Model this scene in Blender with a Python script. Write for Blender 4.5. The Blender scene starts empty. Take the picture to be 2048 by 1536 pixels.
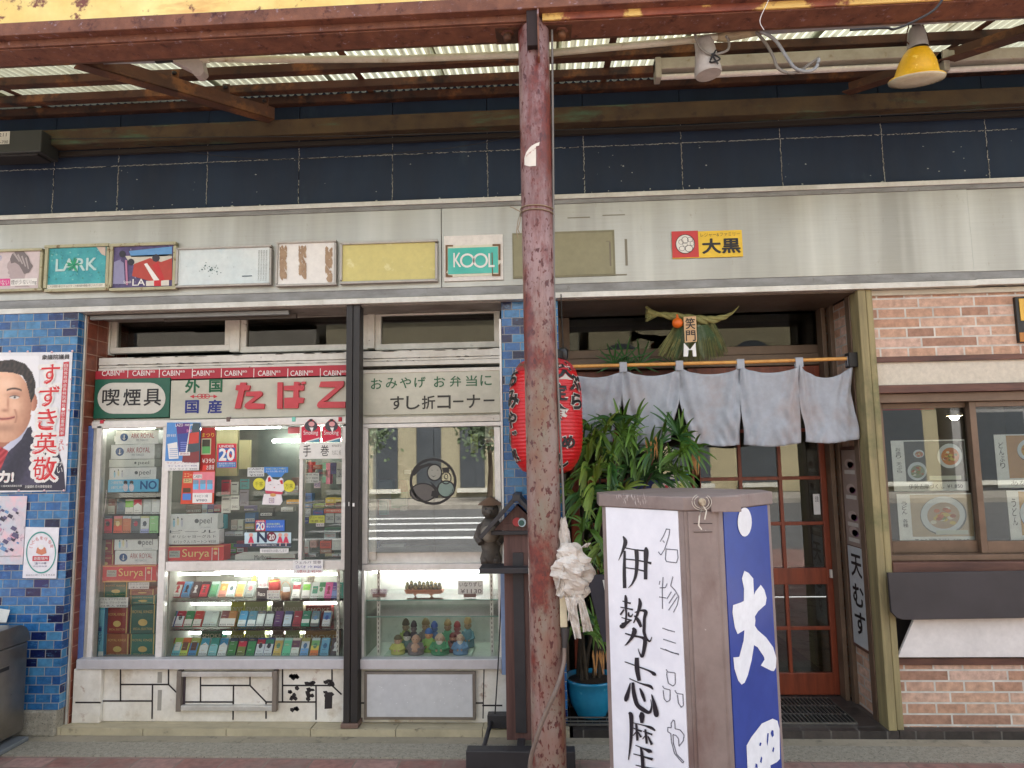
import bpy, math, random
from mathutils import Vector, Matrix, noise
random.seed(7)
R_ = math.radians
sc = bpy.context.scene
COL = sc.collection
# ---------------- camera ----------------
CAM = Vector((0, -3.9244, 1.62))
YAW, PITCH, ROLL = R_(3.0763), R_(6.047), R_(-0.9851)
def _axes():
    cy, sy, cp, sp = math.cos(YAW), math.sin(YAW), math.cos(PITCH), math.sin(PITCH)
    F = Vector((-sy*cp, cy*cp, sp)); Rt = Vector((cy, sy, 0)); U = Rt.cross(F)
    cr, sr = math.cos(ROLL), math.sin(ROLL)
    return F, cr*Rt+sr*U, -sr*Rt+cr*U
FW, RT, UP = _axes()
cd = bpy.data.cameras.new('camera'); cam = bpy.data.objects.new('camera', cd); COL.objects.link(cam)
cd.sensor_width = 36; cd.lens = 36*1365/2048; cd.clip_start = .05; cd.clip_end = 500
m = Matrix((RT, UP, -FW)).transposed().to_4x4(); m.translation = CAM
cam.matrix_world = m; sc.camera = cam
# ---------------- world, sun, exposure ----------------
w = bpy.data.worlds.new('World'); sc.world = w; w.use_nodes = True
nt = w.node_tree; nt.nodes.clear()
sky = nt.nodes.new('ShaderNodeTexSky'); sky.sky_type = 'NISHITA'; sky.sun_disc = False
sky.sun_elevation = R_(58); sky.sun_rotation = R_(20); sky.dust_density = 3.0; sky.air_density = 1.0
hs = nt.nodes.new('ShaderNodeHueSaturation'); hs.inputs['Saturation'].default_value = .42
bg = nt.nodes.new('ShaderNodeBackground'); bg.inputs['Strength'].default_value = .15
wo = nt.nodes.new('ShaderNodeOutputWorld')
nt.links.new(sky.outputs[0], hs.inputs['Color']); nt.links.new(hs.outputs[0], bg.inputs[0]); nt.links.new(bg.outputs[0], wo.inputs[0])
sl = bpy.data.lights.new('sun', 'SUN'); sl.energy = 3.2; sl.angle = R_(.6); sl.color = (1, .975, .94)
so = bpy.data.objects.new('sun', sl); COL.objects.link(so)
el, az = R_(58), R_(20)
sd = Vector((math.sin(az)*math.cos(el), math.cos(az)*math.cos(el), math.sin(el)))
so.rotation_euler = sd.to_track_quat('Z', 'Y').to_euler()
sc.view_settings.view_transform = 'Standard'; sc.view_settings.look = 'None'
sc.view_settings.gamma = 1; sc.view_settings.exposure = 2.15
sc.render.engine = 'CYCLES'; sc.cycles.max_bounces = 8; sc.cycles.transparent_max_bounces = 16
sc.cycles.glossy_bounces = 4; sc.cycles.diffuse_bounces = 4; sc.cycles.caustics_reflective = False; sc.cycles.caustics_refractive = False
# ---------------- measuring helpers (a point of the photo taken onto a plane of the place) ----------------
def ray(px, py): return FW + RT*((px-1024)/1365) - UP*((py-768)/1365)
def P(px, py, Y=0.): d = ray(px, py); return CAM + d*((Y-CAM.y)/d.y)
def G(px, py, Z): d = ray(px, py); return CAM + d*((Z-CAM.z)/d.z)
def PL(px, py, p, n): d = ray(px, py); return CAM + d*((p-CAM).dot(n)/d.dot(n))
def PX(px, py, X): d = ray(px, py); return CAM + d*((X-CAM.x)/d.x)
def Rc(a, b, c, d, Y):
    my, mx = (b+d)/2, (a+c)/2
    return P(a, my, Y).x, P(c, my, Y).x, P(mx, d, Y).z, P(mx, b, Y).z   # x0 x1 z0 z1
def S(*c):
    if len(c) == 1: c = (c[0],)*3
    return tuple(((v/255)/12.92 if v/255 <= .04045 else ((v/255+.055)/1.055)**2.4) for v in c)
# ---------------- materials ----------------
class N:
    def __init__(s, name):
        s.m = bpy.data.materials.new(name); s.m.use_nodes = True; s.t = s.m.node_tree
        s.b = s.t.nodes['Principled BSDF']; s.tc = s.t.nodes.new('ShaderNodeTexCoord')
    def n(s, t, **k):
        x = s.t.nodes.new(t)
        for a, v in k.items(): setattr(x, a, v)
        return x
    def l(s, a, b): s.t.links.new(a, b)
    def vec(s, sx=1, sy=1, sz=1, swz=None):
        o = s.tc.outputs['Object']
        if swz:
            se = s.n('ShaderNodeSeparateXYZ'); cb = s.n('ShaderNodeCombineXYZ'); s.l(o, se.inputs[0])
            for i, ch in enumerate(swz):
                if ch in 'xyz': s.l(se.outputs['xyz'.index(ch)], cb.inputs[i])
            o = cb.outputs[0]
        mp = s.n('ShaderNodeMapping'); mp.inputs['Scale'].default_value = (sx, sy, sz); s.l(o, mp.inputs[0]); return mp.outputs[0]
    def noise(s, scale, st=(1, 1, 1), detail=5, rough=.6, dist=0):
        x = s.n('ShaderNodeTexNoise'); s.l(s.vec(*st), x.inputs['Vector'])
        for k, v in (('Scale', scale), ('Detail', detail), ('Roughness', rough), ('Distortion', dist)): x.inputs[k].default_value = v
        return x.outputs[0]
    def ramp(s, f, lo, hi, a=(0, 0, 0), b=(1, 1, 1)):
        r = s.n('ShaderNodeValToRGB'); r.color_ramp.elements[0].position = lo; r.color_ramp.elements[1].position = hi
        r.color_ramp.elements[0].color = (*a, 1); r.color_ramp.elements[1].color = (*b, 1); s.l(f, r.inputs[0]); return r.outputs[0]
    def mix(s, f, a, b, mode='MIX'):
        x = s.n('ShaderNodeMix', data_type='RGBA', blend_type=mode)
        for i, v in ((0, f), (6, a), (7, b)):
            if hasattr(v, 'is_output'): s.l(v, x.inputs[i])
            else: x.inputs[i].default_value = v if i == 0 else (*v, 1)
        return x.outputs[2]
    def bump(s, h, st=.3, d=.01):
        x = s.n('ShaderNodeBump'); x.inputs['Strength'].default_value = st; x.inputs['Distance'].default_value = d
        s.l(h, x.inputs['Height']); s.l(x.outputs[0], s.b.inputs['Normal'])
_mc = {}
def M(c, c2=None, name='paint', sc_=6, lo=.35, hi=.65, rough=.55, metal=0, st=(1, 1, 1), bump=0, spots=None, spots2=None, spec=.5, emit=0, rvar=.12):
    key = (c, c2, name, sc_, lo, hi, rough, metal, st, bump, str(spots), str(spots2), emit)
    if key in _mc: return _mc[key]
    n = N(name); b = n.b
    if c2 is None: c2 = tuple(v*.82 for v in c)
    f = n.noise(sc_, st); col = n.mix(n.ramp(f, lo, hi), c, c2)
    f2 = n.noise(sc_*7, st); col = n.mix(.18, col, n.mix(n.ramp(f2, .3, .7), tuple(v*.6 for v in c), tuple(min(1, v*1.3) for v in c)))
    for sp in (spots, spots2):
        if sp:
            cc, ss, l, h = sp[:4]; stt = sp[4] if len(sp) > 4 else (1, 1, 1)
            col = n.mix(n.ramp(n.noise(ss, stt, 8, .65), l, h), col, cc)
    n.l(col, b.inputs['Base Color'])
    b.inputs['Metallic'].default_value = metal
    rr = n.n('ShaderNodeMapRange'); n.l(f2, rr.inputs[0]); rr.inputs[3].default_value = max(0.02, rough-rvar); rr.inputs[4].default_value = min(1, rough+rvar)
    n.l(rr.outputs[0], b.inputs['Roughness'])
    if bump: n.bump(n.noise(sc_*12, st, 6, .7), bump, .004)
    if emit:
        b.inputs['Emission Strength'].default_value = emit; b.inputs['Emission Color'].default_value = (*c, 1)
    _mc[key] = n.m; return n.m
_fc = {}
def F(c, rough=.5, name='print'):
    key = (c, rough)
    if key not in _fc:
        n = N(name); n.l(n.mix(n.ramp(n.noise(30), .3, .7), c, tuple(v*.88 for v in c)), n.b.inputs['Base Color']); n.b.inputs['Roughness'].default_value = rough
        _fc[key] = n.m
    return _fc[key]
def f8(*c, r=.5): return F(S(*c), r)
def brickmat(name, bw, bh, mortar, cols, mc, swz='xz-', squash=1, sqf=2, off=.5, rough=.2, offs=(0, 0), tex=None, bump=.5, rvar=None):
    n = N(name); v = n.vec(1, 1, 1, swz)
    ad = n.n('ShaderNodeVectorMath'); ad.inputs[1].default_value = (*offs, 0); n.l(v, ad.inputs[0])
    br = n.n('ShaderNodeTexBrick'); n.l(ad.outputs[0], br.inputs['Vector'])
    br.offset = off; br.squash = squash; br.squash_frequency = sqf; br.offset_frequency = 2
    for k, x in (('Color1', (0, 0, 0, 1)), ('Color2', (1, 1, 1, 1)), ('Mortar', (0, 0, 0, 1)), ('Scale', 1), ('Mortar Size', mortar), ('Mortar Smooth', .1), ('Bias', 0), ('Brick Width', bw), ('Row Height', bh)): br.inputs[k].default_value = x
    r = n.n('ShaderNodeValToRGB'); n.l(br.outputs[0], r.inputs[0]); e = r.color_ramp.elements
    while len(e) < len(cols): e.new(.5)
    for i, (p, c) in enumerate(cols): e[i].position = p; e[i].color = (*c, 1)
    col = r.outputs[0]
    col = n.mix(n.ramp(n.noise(26, (1, 1, 1)), .3, .75), col, n.mix(.5, col, (0, 0, 0)))
    if tex: col = n.mix(n.ramp(n.noise(tex[1], (1, 1, 3), 8, .7), tex[2], tex[3]), col, tex[0])
    col = n.mix(br.outputs['Fac'], col, n.mix(n.ramp(n.noise(9), .35, .7), mc, tuple(q*.6 for q in mc)))
    n.l(col, n.b.inputs['Base Color'])
    rr = n.n('ShaderNodeMapRange'); n.l(br.outputs['Fac'], rr.inputs[0]); rr.inputs[3].default_value = rough; rr.inputs[4].default_value = .9; n.l(rr.outputs[0], n.b.inputs['Roughness'])
    inv = n.n('ShaderNodeMath', operation='MULTIPLY_ADD'); n.l(br.outputs['Fac'], inv.inputs[0]); inv.inputs[1].default_value = -1; n.l(n.noise(18), inv.inputs[2])
    n.bump(inv.outputs[0], bump, .004)
    return n.m
def glassmat(name, tint=(.93, .96, .95), base=.02, k=1.4, rough=0.0):
    n = N(name); n.t.nodes.remove(n.b); o = n.t.nodes['Material Output']
    fr = n.n('ShaderNodeFresnel'); fr.inputs[0].default_value = 1.5
    ma = n.n('ShaderNodeMath', operation='MULTIPLY_ADD', use_clamp=True); ma.inputs[1].default_value = k; ma.inputs[2].default_value = base; n.l(fr.outputs[0], ma.inputs[0])
    tr = n.n('ShaderNodeBsdfTransparent'); tr.inputs[0].default_value = (*tint, 1)
    gl = n.n('ShaderNodeBsdfGlossy'); gl.inputs['Roughness'].default_value = rough
    bp = n.n('ShaderNodeBump'); bp.inputs['Strength'].default_value = .02; bp.inputs['Distance'].default_value = .002; n.l(n.noise(1.2, (1, 1, 1), 1), bp.inputs['Height']); n.l(bp.outputs[0], gl.inputs['Normal'])
    mx = n.n('ShaderNodeMixShader'); n.l(ma.outputs[0], mx.inputs[0]); n.l(tr.outputs[0], mx.inputs[1]); n.l(gl.outputs[0], mx.inputs[2]); n.l(mx.outputs[0], o.inputs[0])
    return n.m
# ---------------- mesh building ----------------
_gly = {}
def glyph(s, off):
    k = (s, off)
    if k not in _gly:
        c = bpy.data.curves.new('t', 'FONT'); c.body = s; c.size = 1; c.offset = off; c.resolution_u = 3
        o = bpy.data.objects.new('t', c); COL.objects.link(o); bpy.context.view_layer.update()
        me = bpy.data.meshes.new_from_object(o.evaluated_get(bpy.context.evaluated_depsgraph_get()))
        v = [(p.co.x, p.co.y) for p in me.vertices]; f = [tuple(p.vertices) for p in me.polygons]
        bpy.data.objects.remove(o); bpy.data.curves.remove(c); bpy.data.meshes.remove(me)
        if v:
            x0, x1 = min(a for a, _ in v), max(a for a, _ in v); y0, y1 = min(b for _, b in v), max(b for _, b in v)
            v = [((a-x0)/max(1e-6, x1-x0), (b-y0)/max(1e-6, y1-y0)) for a, b in v]
        _gly[k] = (v, f)
    return _gly[k]
class MB:
    def __init__(s): s.v = []; s.f = []; s.mi = []; s.sm = []; s.mats = []
    def m(s, mt):
        if mt not in s.mats: s.mats.append(mt)
        return s.mats.index(mt)
    def add(s, vs, fs, mt, smooth=False):
        o = len(s.v); s.v += [tuple(v) for v in vs]; i = s.m(mt)
        for f in fs: s.f.append(tuple(o+k for k in f)); s.mi.append(i); s.sm.append(smooth)
        return s
    def box(s, x0, x1, y0, y1, z0, z1, mt):
        v = [(x, y, z) for z in (z0, z1) for y in (y0, y1) for x in (x0, x1)]
        return s.add(v, [(0, 2, 3, 1), (4, 5, 7, 6), (0, 1, 5, 4), (2, 6, 7, 3), (0, 4, 6, 2), (1, 3, 7, 5)], mt)
    def obox(s, o, ux, uy, uz, mt):     # oriented box from a corner
        o, ux, uy, uz = map(Vector, (o, ux, uy, uz)); v = [o+ux*a+uy*b+uz*c for c in (0, 1) for b in (0, 1) for a in (0, 1)]
        return s.add(v, [(0, 2, 3, 1), (4, 5, 7, 6), (0, 1, 5, 4), (2, 6, 7, 3), (0, 4, 6, 2), (1, 3, 7, 5)], mt)
    def pbox(s, a, b, c, d, Y, dep, mt):
        x0, x1, z0, z1 = Rc(a, b, c, d, Y); return s.box(x0, x1, Y, Y+dep, z0, z1, mt)
    def poly(s, pts, mt): return s.add(pts, [tuple(range(len(pts)))], mt)
    def pg(s, pts, Y, mt): return s.poly([P(x, y, Y) for x, y in reversed(pts)], mt)   # flat print on plane Y facing the street
    def prism(s, pts, Y0, Y1, mt):      # (x,z) outline between two depths
        n = len(pts); v = [(x, Y0, z) for x, z in pts]+[(x, Y1, z) for x, z in pts]
        return s.add(v, [tuple(range(n)), tuple(range(2*n-1, n-1, -1))]+[(i, i+n, (i+1) % n+n, (i+1) % n) for i in range(n)], mt)
    def ppr(s, pts, Y, dep, mt): return s.prism([(P(x, y, Y).x, P(x, y, Y).z) for x, y in pts], Y, Y+dep, mt)
    def vprism(s, pts, z0, z1, mt):     # (x,y) outline extruded up
        n = len(pts); v = [(x, y, z0) for x, y in pts]+[(x, y, z1) for x, y in pts]
        return s.add(v, [tuple(range(n-1, -1, -1)), tuple(range(n, 2*n))]+[(i, (i+1) % n, (i+1) % n+n, i+n) for i in range(n)], mt)
    def tube(s, pts, r, mt, n=10, cap=True):
        pts = [Vector(p) for p in pts]; rr = r if isinstance(r, (list, tuple)) else [r]*len(pts); v = []; f = []
        ref = Vector((0, 0, 1))
        for i, p in enumerate(pts):
            t = (pts[min(i+1, len(pts)-1)]-pts[max(i-1, 0)]).normalized()
            if abs(t.dot(ref)) > .95: ref = Vector((1, 0, 0)) if abs(t.x) < .9 else Vector((0, 1, 0))
            a = t.cross(ref).normalized(); b = t.cross(a)
            for k in range(n):
                q = 2*math.pi*k/n; v.append(p+(a*math.cos(q)+b*math.sin(q))*rr[i])
        for i in range(len(pts)-1):
            for k in range(n): f.append((i*n+k, i*n+(k+1) % n, (i+1)*n+(k+1) % n, (i+1)*n+k))
        s.add(v, f, mt, True)
        if cap: o = len(pts)*n; s.add(v[:n], [tuple(range(n))], mt); s.add(v[-n:], [tuple(range(n-1, -1, -1))], mt)
        return s
    def lathe(s, c, prof, mt, n=24, sq=1.0):     # prof: (r, z)
        c = Vector(c); v = []; f = []
        for r, z in prof:
            for k in range(n): q = 2*math.pi*k/n; v.append(c+Vector((r*math.cos(q), r*math.sin(q)*sq, z)))
        for i in range(len(prof)-1):
            for k in range(n): f.append((i*n+k, i*n+(k+1) % n, (i+1)*n+(k+1) % n, (i+1)*n+k))
        return s.add(v, f, mt, True)
    def ball(s, c, r, mt, n=14, sc=(1, 1, 1)):
        pr = [(r*math.sin(math.pi*i/10), -r*math.cos(math.pi*i/10)) for i in range(11)]
        o = len(s.v); s.lathe((0, 0, 0), pr, mt, n)
        for i in range(o, len(s.v)): p = s.v[i]; s.v[i] = (c[0]+p[0]*sc[0], c[1]+p[1]*sc[1], c[2]+p[2]*sc[2])
        return s
    def txt(s, t, fn, mt, u0=0, v0=0, u1=1, v1=1, off=.0, vert=False, sk=0):
        if vert:
            n = len(t); h = (v1-v0)/n
            for i, ch in enumerate(t):
                if ch == ' ': continue
                hh = h*.9 if ch not in 'ー一・' else h*.3
                cy = v1-h*(i+.5); s.txt(ch, fn, mt, u0, cy-hh/2, u1, cy+hh/2, off, False, sk)
            return s
        if off <= .012:
            v, f = glyph(t, off if off < 0 else 0)
            if off <= 0: return s.add([fn(u0+(u1-u0)*a, v0+(v1-v0)*b+sk*a) for a, b in v], f, mt)
        v, f = glyph(t, 0); du, dv = off*1.15*(u1-u0)/len(t), off*1.15*(v1-v0)
        um, vm = (u0+u1)/2, (v0+v1)/2; p = Vector(fn(um, vm)); e = 1e-3; n = (Vector(fn(um+e, vm))-p).cross(Vector(fn(um, vm+e))-p).normalized()
        k = 0
        for rr, cnt in ((1, 10), (.5, 6)) if off > .05 else ((1, 8),):
            for q in range(cnt):
                a_ = 6.2832*q/cnt; k += 1; du_, dv_ = du*rr*math.cos(a_), dv*rr*math.sin(a_)
                s.add([Vector(fn(u0+du_+(u1-u0-0*du)*a, v0+dv_+(v1-v0)*b))+n*(.00009*k) for a, b in v], f, mt)
        return s
    def pt(s, t, a, b, c, d, Y, mt, off=.0, vert=False, sk=0):   # writing filling a rectangle on plane Y
        x0, x1, z0, z1 = Rc(a, b, c, d, Y)
        return s.txt(t, lambda u, q: (x0+(x1-x0)*u, Y, z0+(z1-z0)*q), mt, off=off, vert=vert, sk=sk)
    def build(s, name, parent=None, bevel=0, solid=0):
        me = bpy.data.meshes.new(name); me.from_pydata(s.v, [], s.f)
        for mt in s.mats: me.materials.append(mt)
        me.polygons.foreach_set('material_index', s.mi); me.polygons.foreach_set('use_smooth', s.sm); me.update()
        o = bpy.data.objects.new(name, me); COL.objects.link(o)
        if parent is not None:
            o.parent = parent
            if parent.type == 'EMPTY': o.location = -Vector(parent.location)
        if solid: md = o.modifiers.new('s', 'SOLIDIFY'); md.thickness = solid
        if bevel: md = o.modifiers.new('b', 'BEVEL'); md.width = bevel; md.segments = 2; md.limit_method = 'ANGLE'; md.angle_limit = R_(50)
        return o
def tag(o, label, cat, group=None):
    o['label'] = label; o['category'] = cat
    if group: o['group'] = group
    return o
def thing(name, label, cat, loc=(0, 0, 0), group=None):
    o = bpy.data.objects.new(name, None); COL.objects.link(o); o.location = loc; o.empty_display_size = .05
    return tag(o, label, cat, group)
def struct(o): o['kind'] = 'structure'; return o
_pm = None
def paint(a, b, c, d, Y, nx, ny, fn, name, parent):     # a printed colour photograph: one coloured grid on a flat sheet
    global _pm
    if not _pm:
        n = N('photo print'); at = n.n('ShaderNodeAttribute'); at.attribute_name = 'col'; n.l(at.outputs['Color'], n.b.inputs['Base Color']); n.b.inputs['Roughness'].default_value = .4; _pm = n.m
    m_ = MB(); vs = []; cs = []
    for j in range(ny+1):
        for i in range(nx+1): x = a+(c-a)*i/nx; y = d+(b-d)*j/ny; vs.append(P(x, y, Y)); cs += [*S(*fn(x, y)), 1]
    m_.add(vs, [(j*(nx+1)+i, j*(nx+1)+i+1, (j+1)*(nx+1)+i+1, (j+1)*(nx+1)+i) for j in range(ny) for i in range(nx)], _pm)
    o = m_.build(name, parent); ca = o.data.color_attributes.new('col', 'FLOAT_COLOR', 'POINT'); ca.data.foreach_set('color', cs); return o
def inpoly(x, y, pts):
    r = False; j = len(pts)-1
    for i in range(len(pts)):
        (xi, yi), (xj, yj) = pts[i], pts[j]
        if (yi > y) != (yj > y) and x < (xj-xi)*(y-yi)/(yj-yi)+xi: r = not r
        j = i
    return r
def mixc(c, k, t): t = max(0, min(1, t)); return tuple(p+(q-p)*t for p, q in zip(c, k))
def ell(x, y, cx, cy, rx, ry): return (math.hypot((x-cx)/rx, (y-cy)/ry)-1)*min(rx, ry)
# ================= setting: ground, road =================
ZG, ZF = .105, .145     # pavement level, tiled step level
m_pave = brickmat('paving', .225, .112, .005, [(0, S(142, 98, 88)), (.5, S(158, 116, 106)), (1, S(172, 136, 126))], S(140, 124, 112), 'xy-', rough=.75, tex=(S(120, 112, 104), 3, .45, .75), bump=.3)
m_conc = M(S(160, 150, 130), S(130, 124, 106), 'concrete', 3, .3, .7, rough=.85, bump=.5, spots=(S(78, 74, 62), 9, .55, .72), spots2=(S(176, 170, 152), 60, .62, .7))
m_gran = M(S(166, 160, 144), S(128, 122, 108), 'granite', 45, .3, .7, rough=.8, bump=.7, spots=(S(70, 66, 58), 120, .55, .68), spots2=(S(185, 180, 165), 90, .62, .7))
m_step = M(S(188, 176, 146), S(150, 142, 118), 'step stone', 3, .3, .7, rough=.8, bump=.25, spots=(S(84, 80, 66), 14, .6, .75), st=(1, 4, 1))
m_dtile = brickmat('dark floor tile', .145, .145, .004, [(0, S(52, 48, 46)), (1, S(78, 70, 66))], S(100, 96, 90), 'xy-', off=0, rough=.45, bump=.25)
struct(MB().box(-7, 7, -6.2, -.325, -.3, ZG, m_pave).build('pavement'))
struct(MB().box(-7, 7, -.322, -.153, -.3, ZG+.006, m_gran).build('kerb_strip'))
struct(MB().box(-7, 7, -.151, -.06, -.3, ZG+.003, m_conc).build('kerb_strip'))
stp = MB()
for i in range(9): stp.box(-4.2+i*.475, -4.2+i*.475+.471, -.058, .3, -.3, ZF+(i % 3)*.0015, m_step)
stp.box(1.804, 4.5, -.055, .1, -.3, ZF+.003, m_dtile).box(.09, 1.80, -.055, 3.4, -.3, ZF+.002, m_dtile)
struct(stp.build('doorstep'))
struct(MB().box(-4.5, .085, .31, 3.4, -.3, ZF-.01, m_conc).box(1.81, 4.6, .12, 3.4, -.3, ZF-.01, m_conc).build('floor'))
m_asph = M(S(104, 103, 102), S(84, 83, 82), 'asphalt', 2, rough=.9, bump=.3)
struct(MB().box(-60, 60, -17.5, -6.2, -.4, 0, m_asph).build('road'))
m_line = M(S(235, 235, 230), None, 'road paint', 8, rough=.7, spots=(S(130, 130, 128), 18, .6, .7))
mk = MB()
for i in range(4): mk.box(-5.5, 2.5, -14.6+i*1.5, -14.25+i*1.5, .001, .004, m_line)
mk.box(-60, 60, -6.65, -6.5, .001, .004, m_line)
struct(mk.build('road_markings'))
m_pav2 = M(S(168, 160, 148), S(130, 124, 114), 'far paving', 3, rough=.9)
struct(MB().box(-60, 60, -21, -17.5, -.4, .14, m_pav2).build('far_pavement'))
struct(MB().box(-150, 150, -150, 150, -.9, -.5, m_asph).build('ground'))
# buildings across the street (seen in the window glass)
_x = 0
def far_building(x0, x1, h, wall, label, bays, arch=False):
    t = thing('building', label, 'building', ((x0+x1)/2, -24, .14))
    mw = M(wall, None, 'far wall', 2, rough=.8); md = M(S(84, 88, 92), None, 'far glass', 2, rough=.15); mr = M(S(230, 225, 210), None, 'far trim', 3, rough=.7)
    b = MB().box(x0, x1, -30, -21.4, .14, h, mw); b.build('wall', t)
    wd = (x1-x0)/bays
    for k in range(int(h//3.2)):
        for i in range(bays):
            a = x0+wd*(i+.22); c = x0+wd*(i+.78); z0 = .5+k*3.2; z1 = z0+(2.4 if k == 0 else 1.7)
            wn = MB().box(a, c, -21.39, -21.33, z0, z1, md)
            if arch:
                n = 10; cx = (a+c)/2; rr = (c-a)/2
                wn.prism([(cx+rr*math.cos(math.pi*q/n), z1+rr*.7*math.sin(math.pi*q/n)) for q in range(n+1)], -21.39, -21.33, md)
            wn.box(a-.12, c+.12, -21.38, -21.25, z0-.18, z0-.02, mr); wn.build('window', t)
    MB().box(x0-.2, x1+.2, -30.2, -21.2, h, h+.5, mr).box(x0-.1, x1+.1, -21.38, -21.2, 3.35, 3.6, mr).build('roof', t)
far_building(-22, -9, 9.5, S(150, 144, 132), 'pale brown three storey block across the street, seen only in reflections', 5)
far_building(-8.6, 1.2, 7, S(176, 166, 138), 'cream pillared building across the street, seen only in reflections', 6)
far_building(1.6, 14, 8, S(190, 176, 140), 'yellow building with arched windows across the street, seen only in reflections', 5, True)
far_building(14.5, 30, 10, S(170, 165, 160), 'grey block across the street, seen only in reflections', 5)
m_bark = M(S(84, 70, 56), None, 'bark', 14, rough=.9, bump=.5); m_leafd = M(S(84, 100, 72), S(104, 118, 84), 'leaf', 3, rough=.6)
for i, (tx, ty) in enumerate([(-6.2, -18.2), (-2.0, -18.4), (3.6, -18.3)]):
    t = thing('street_tree', ['round street tree before the pale block, seen only in reflections', 'round street tree before the cream building, seen only in reflections', 'round street tree before the yellow building, seen only in reflections'][i], 'tree', (tx, ty, .14), 'street trees across the road')
    MB().tube([(tx, ty, .14), (tx+.05, ty, 1.2), (tx, ty, 2.4)], [.11, .08, .05], m_bark).build('trunk', t)
    cr = MB()
    for k in range(900):
        q = Vector((random.gauss(0, .45), random.gauss(0, .45), random.gauss(0, .45)))
        c = Vector((tx, ty, 2.7))+q; a = Vector((random.uniform(-1, 1), random.uniform(-1, 1), random.uniform(-1, 1))).normalized()*.09; b = a.cross(Vector((random.random(), 1, .3))).normalized()*.06
        cr.poly([c-a, c+b, c+a, c-b], m_leafd)
    cr.build('crown', t)
# ================= the shop building =================
XL = P(172, 700).x; XM0 = P(1003, 700).x; XM1 = P(1116, 640).x; XP0 = P(1708, 600).x; XP1 = P(1738, 600).x
ZB, ZT = 2.6, P(1024, 400).z
bld = thing('shop_building', 'shopfront with navy panels above a steel fascia, blue tiled pillars and brick at right', 'building', (-.3, 1.5, ZF))
m_navy = M(S(27, 46, 68), S(19, 33, 52), 'navy panel', 2.2, .35, .65, rough=.75, spots=(S(60, 78, 90), 3, .6, .85, (1, 1, .4)), spots2=(S(84, 98, 106), 60, .72, .8), st=(1, 1, .35), bump=.12)
m_gap = F(S(14, 16, 20), .9)
m_chip = F(S(170, 172, 165), .9)
jx = [P(x, 330, 0).x for x in (-75, 109, 237.5, 415, 598, 785, 975, 1168, 1364, 1563, 1767, 1977, 2180)]
jz = P(1024, 300, 0).z
cl = MB(); ys = 0.0
cl.box(jx[0], jx[-1], .03, .3, ZT-.02, 4.02, m_gap)
for i in range(len(jx)-1):
    for z0, z1 in ((ZT-.02, jz), (jz, jz+.62), (jz+.62, 4.02)):
        cl.box(jx[i]+.0025, jx[i+1]-.0025, 0, .028, z0+.002, z1-.002, m_navy)
clo = cl.build('upper_cladding', bld)
ck = MB()
def crack(a, b, horizontal):
    L = (b-a).length; n = int(L/.008); d = (b-a)/n; on = 0
    for i in range(n):
        if on <= 0: on = random.randint(3, 10) if random.random() < .5 else -random.randint(2, 10)
        if on > 0:
            on -= 1; p = a+d*i; j = random.uniform(-.0035, .0035); wv = random.uniform(.0006, .0024)
            pr = Vector((0, 0, 1)) if horizontal else Vector((1, 0, 0))
            ck.poly([p+pr*(j-wv), p+d*1.2+pr*(j*.5-wv), p+d*1.2+pr*(j*.5+wv), p+pr*(j+wv)], m_chip)
        else: on += 1
for i, x in enumerate(jx):
    if i not in (0, len(jx)-1): crack(Vector((x, -.0015, ZT+.02)), Vector((x, -.0015, jz)), False); crack(Vector((x, -.0015, jz)), Vector((x, -.0015, jz+.25)), False)
crack(Vector((jx[0], -.0015, jz)), Vector((jx[-1], -.0015, jz)), True)
for i in range(320):        # chipped paint along the fascia top
    x = random.uniform(-3.6, 2.9) if i % 3 else random.choice((-.55, .45, 1.0, 2.35, -2.6, -1.9))+random.gauss(0, .09); z = ZT+abs(random.gauss(0, .012)); r = random.uniform(.003, .012)
    if random.random() < .2: z += random.random()*.3; r *= .6
    ck.poly([(x+r*math.cos(q)*random.uniform(.5, 1.3), -.0022, z+r*.7*math.sin(q)*random.uniform(.4, 1.2)) for q in (0, 1.2, 2.1, 3.3, 4.2, 5.3)], m_chip)
ck.build('joint_crack', clo)
# fascia
def steelmat():
    n = N('brushed fascia'); b = n.b
    c = n.mix(n.ramp(n.noise(1.6, (1, 1, .12), 4), .3, .7), S(178, 177, 168), S(140, 138, 130))
    c = n.mix(n.ramp(n.noise(5, (1.1, 1, .05), 3), .45, .95), c, S(196, 195, 186))
    c = n.mix(n.ramp(n.noise(22, (1, 1, .4), 8, .7), .62, .8), c, S(120, 112, 96))
    c = n.mix(.10, c, n.mix(n.ramp(n.noise(120, (.03, 1, 1), 3), .3, .7), S(150, 146, 132), S(200, 196, 184)))
    n.l(c, b.inputs['Base Color']); b.inputs['Metallic'].default_value = .7
    n.l(n.ramp(n.noise(4, (1, 1, .2)), .2, .8, (.3,)*3, (.5,)*3), b.inputs['Roughness']); n.bump(n.noise(1.4, (1, 1, .3), 2), .25, .02); return n.m
m_steel = steelmat()
m_zinc = M(S(140, 140, 138), S(112, 110, 106), 'zinc trim', 6, rough=.5, metal=.5, st=(1, 1, 3), spots=(S(96, 88, 76), 18, .6, .75))
m_alu = M(S(205, 203, 196), S(176, 172, 162), 'aluminium', 6, rough=.38, metal=.45, spots=(S(140, 132, 118), 20, .66, .8))
fa = MB(); xs = [-4.2, P(883, 510, -.05).x, P(1943, 480, -.05).x, 4.6]
zb0 = P(1024, 571, -.05).z
for i in range(3): fa.box(xs[i]+.0015, xs[i+1]-.0015, -.05+.006*(i == 2), 0.02, zb0, ZT-.055, m_steel)
fao = fa.build('fascia', bld, bevel=.002)
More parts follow.
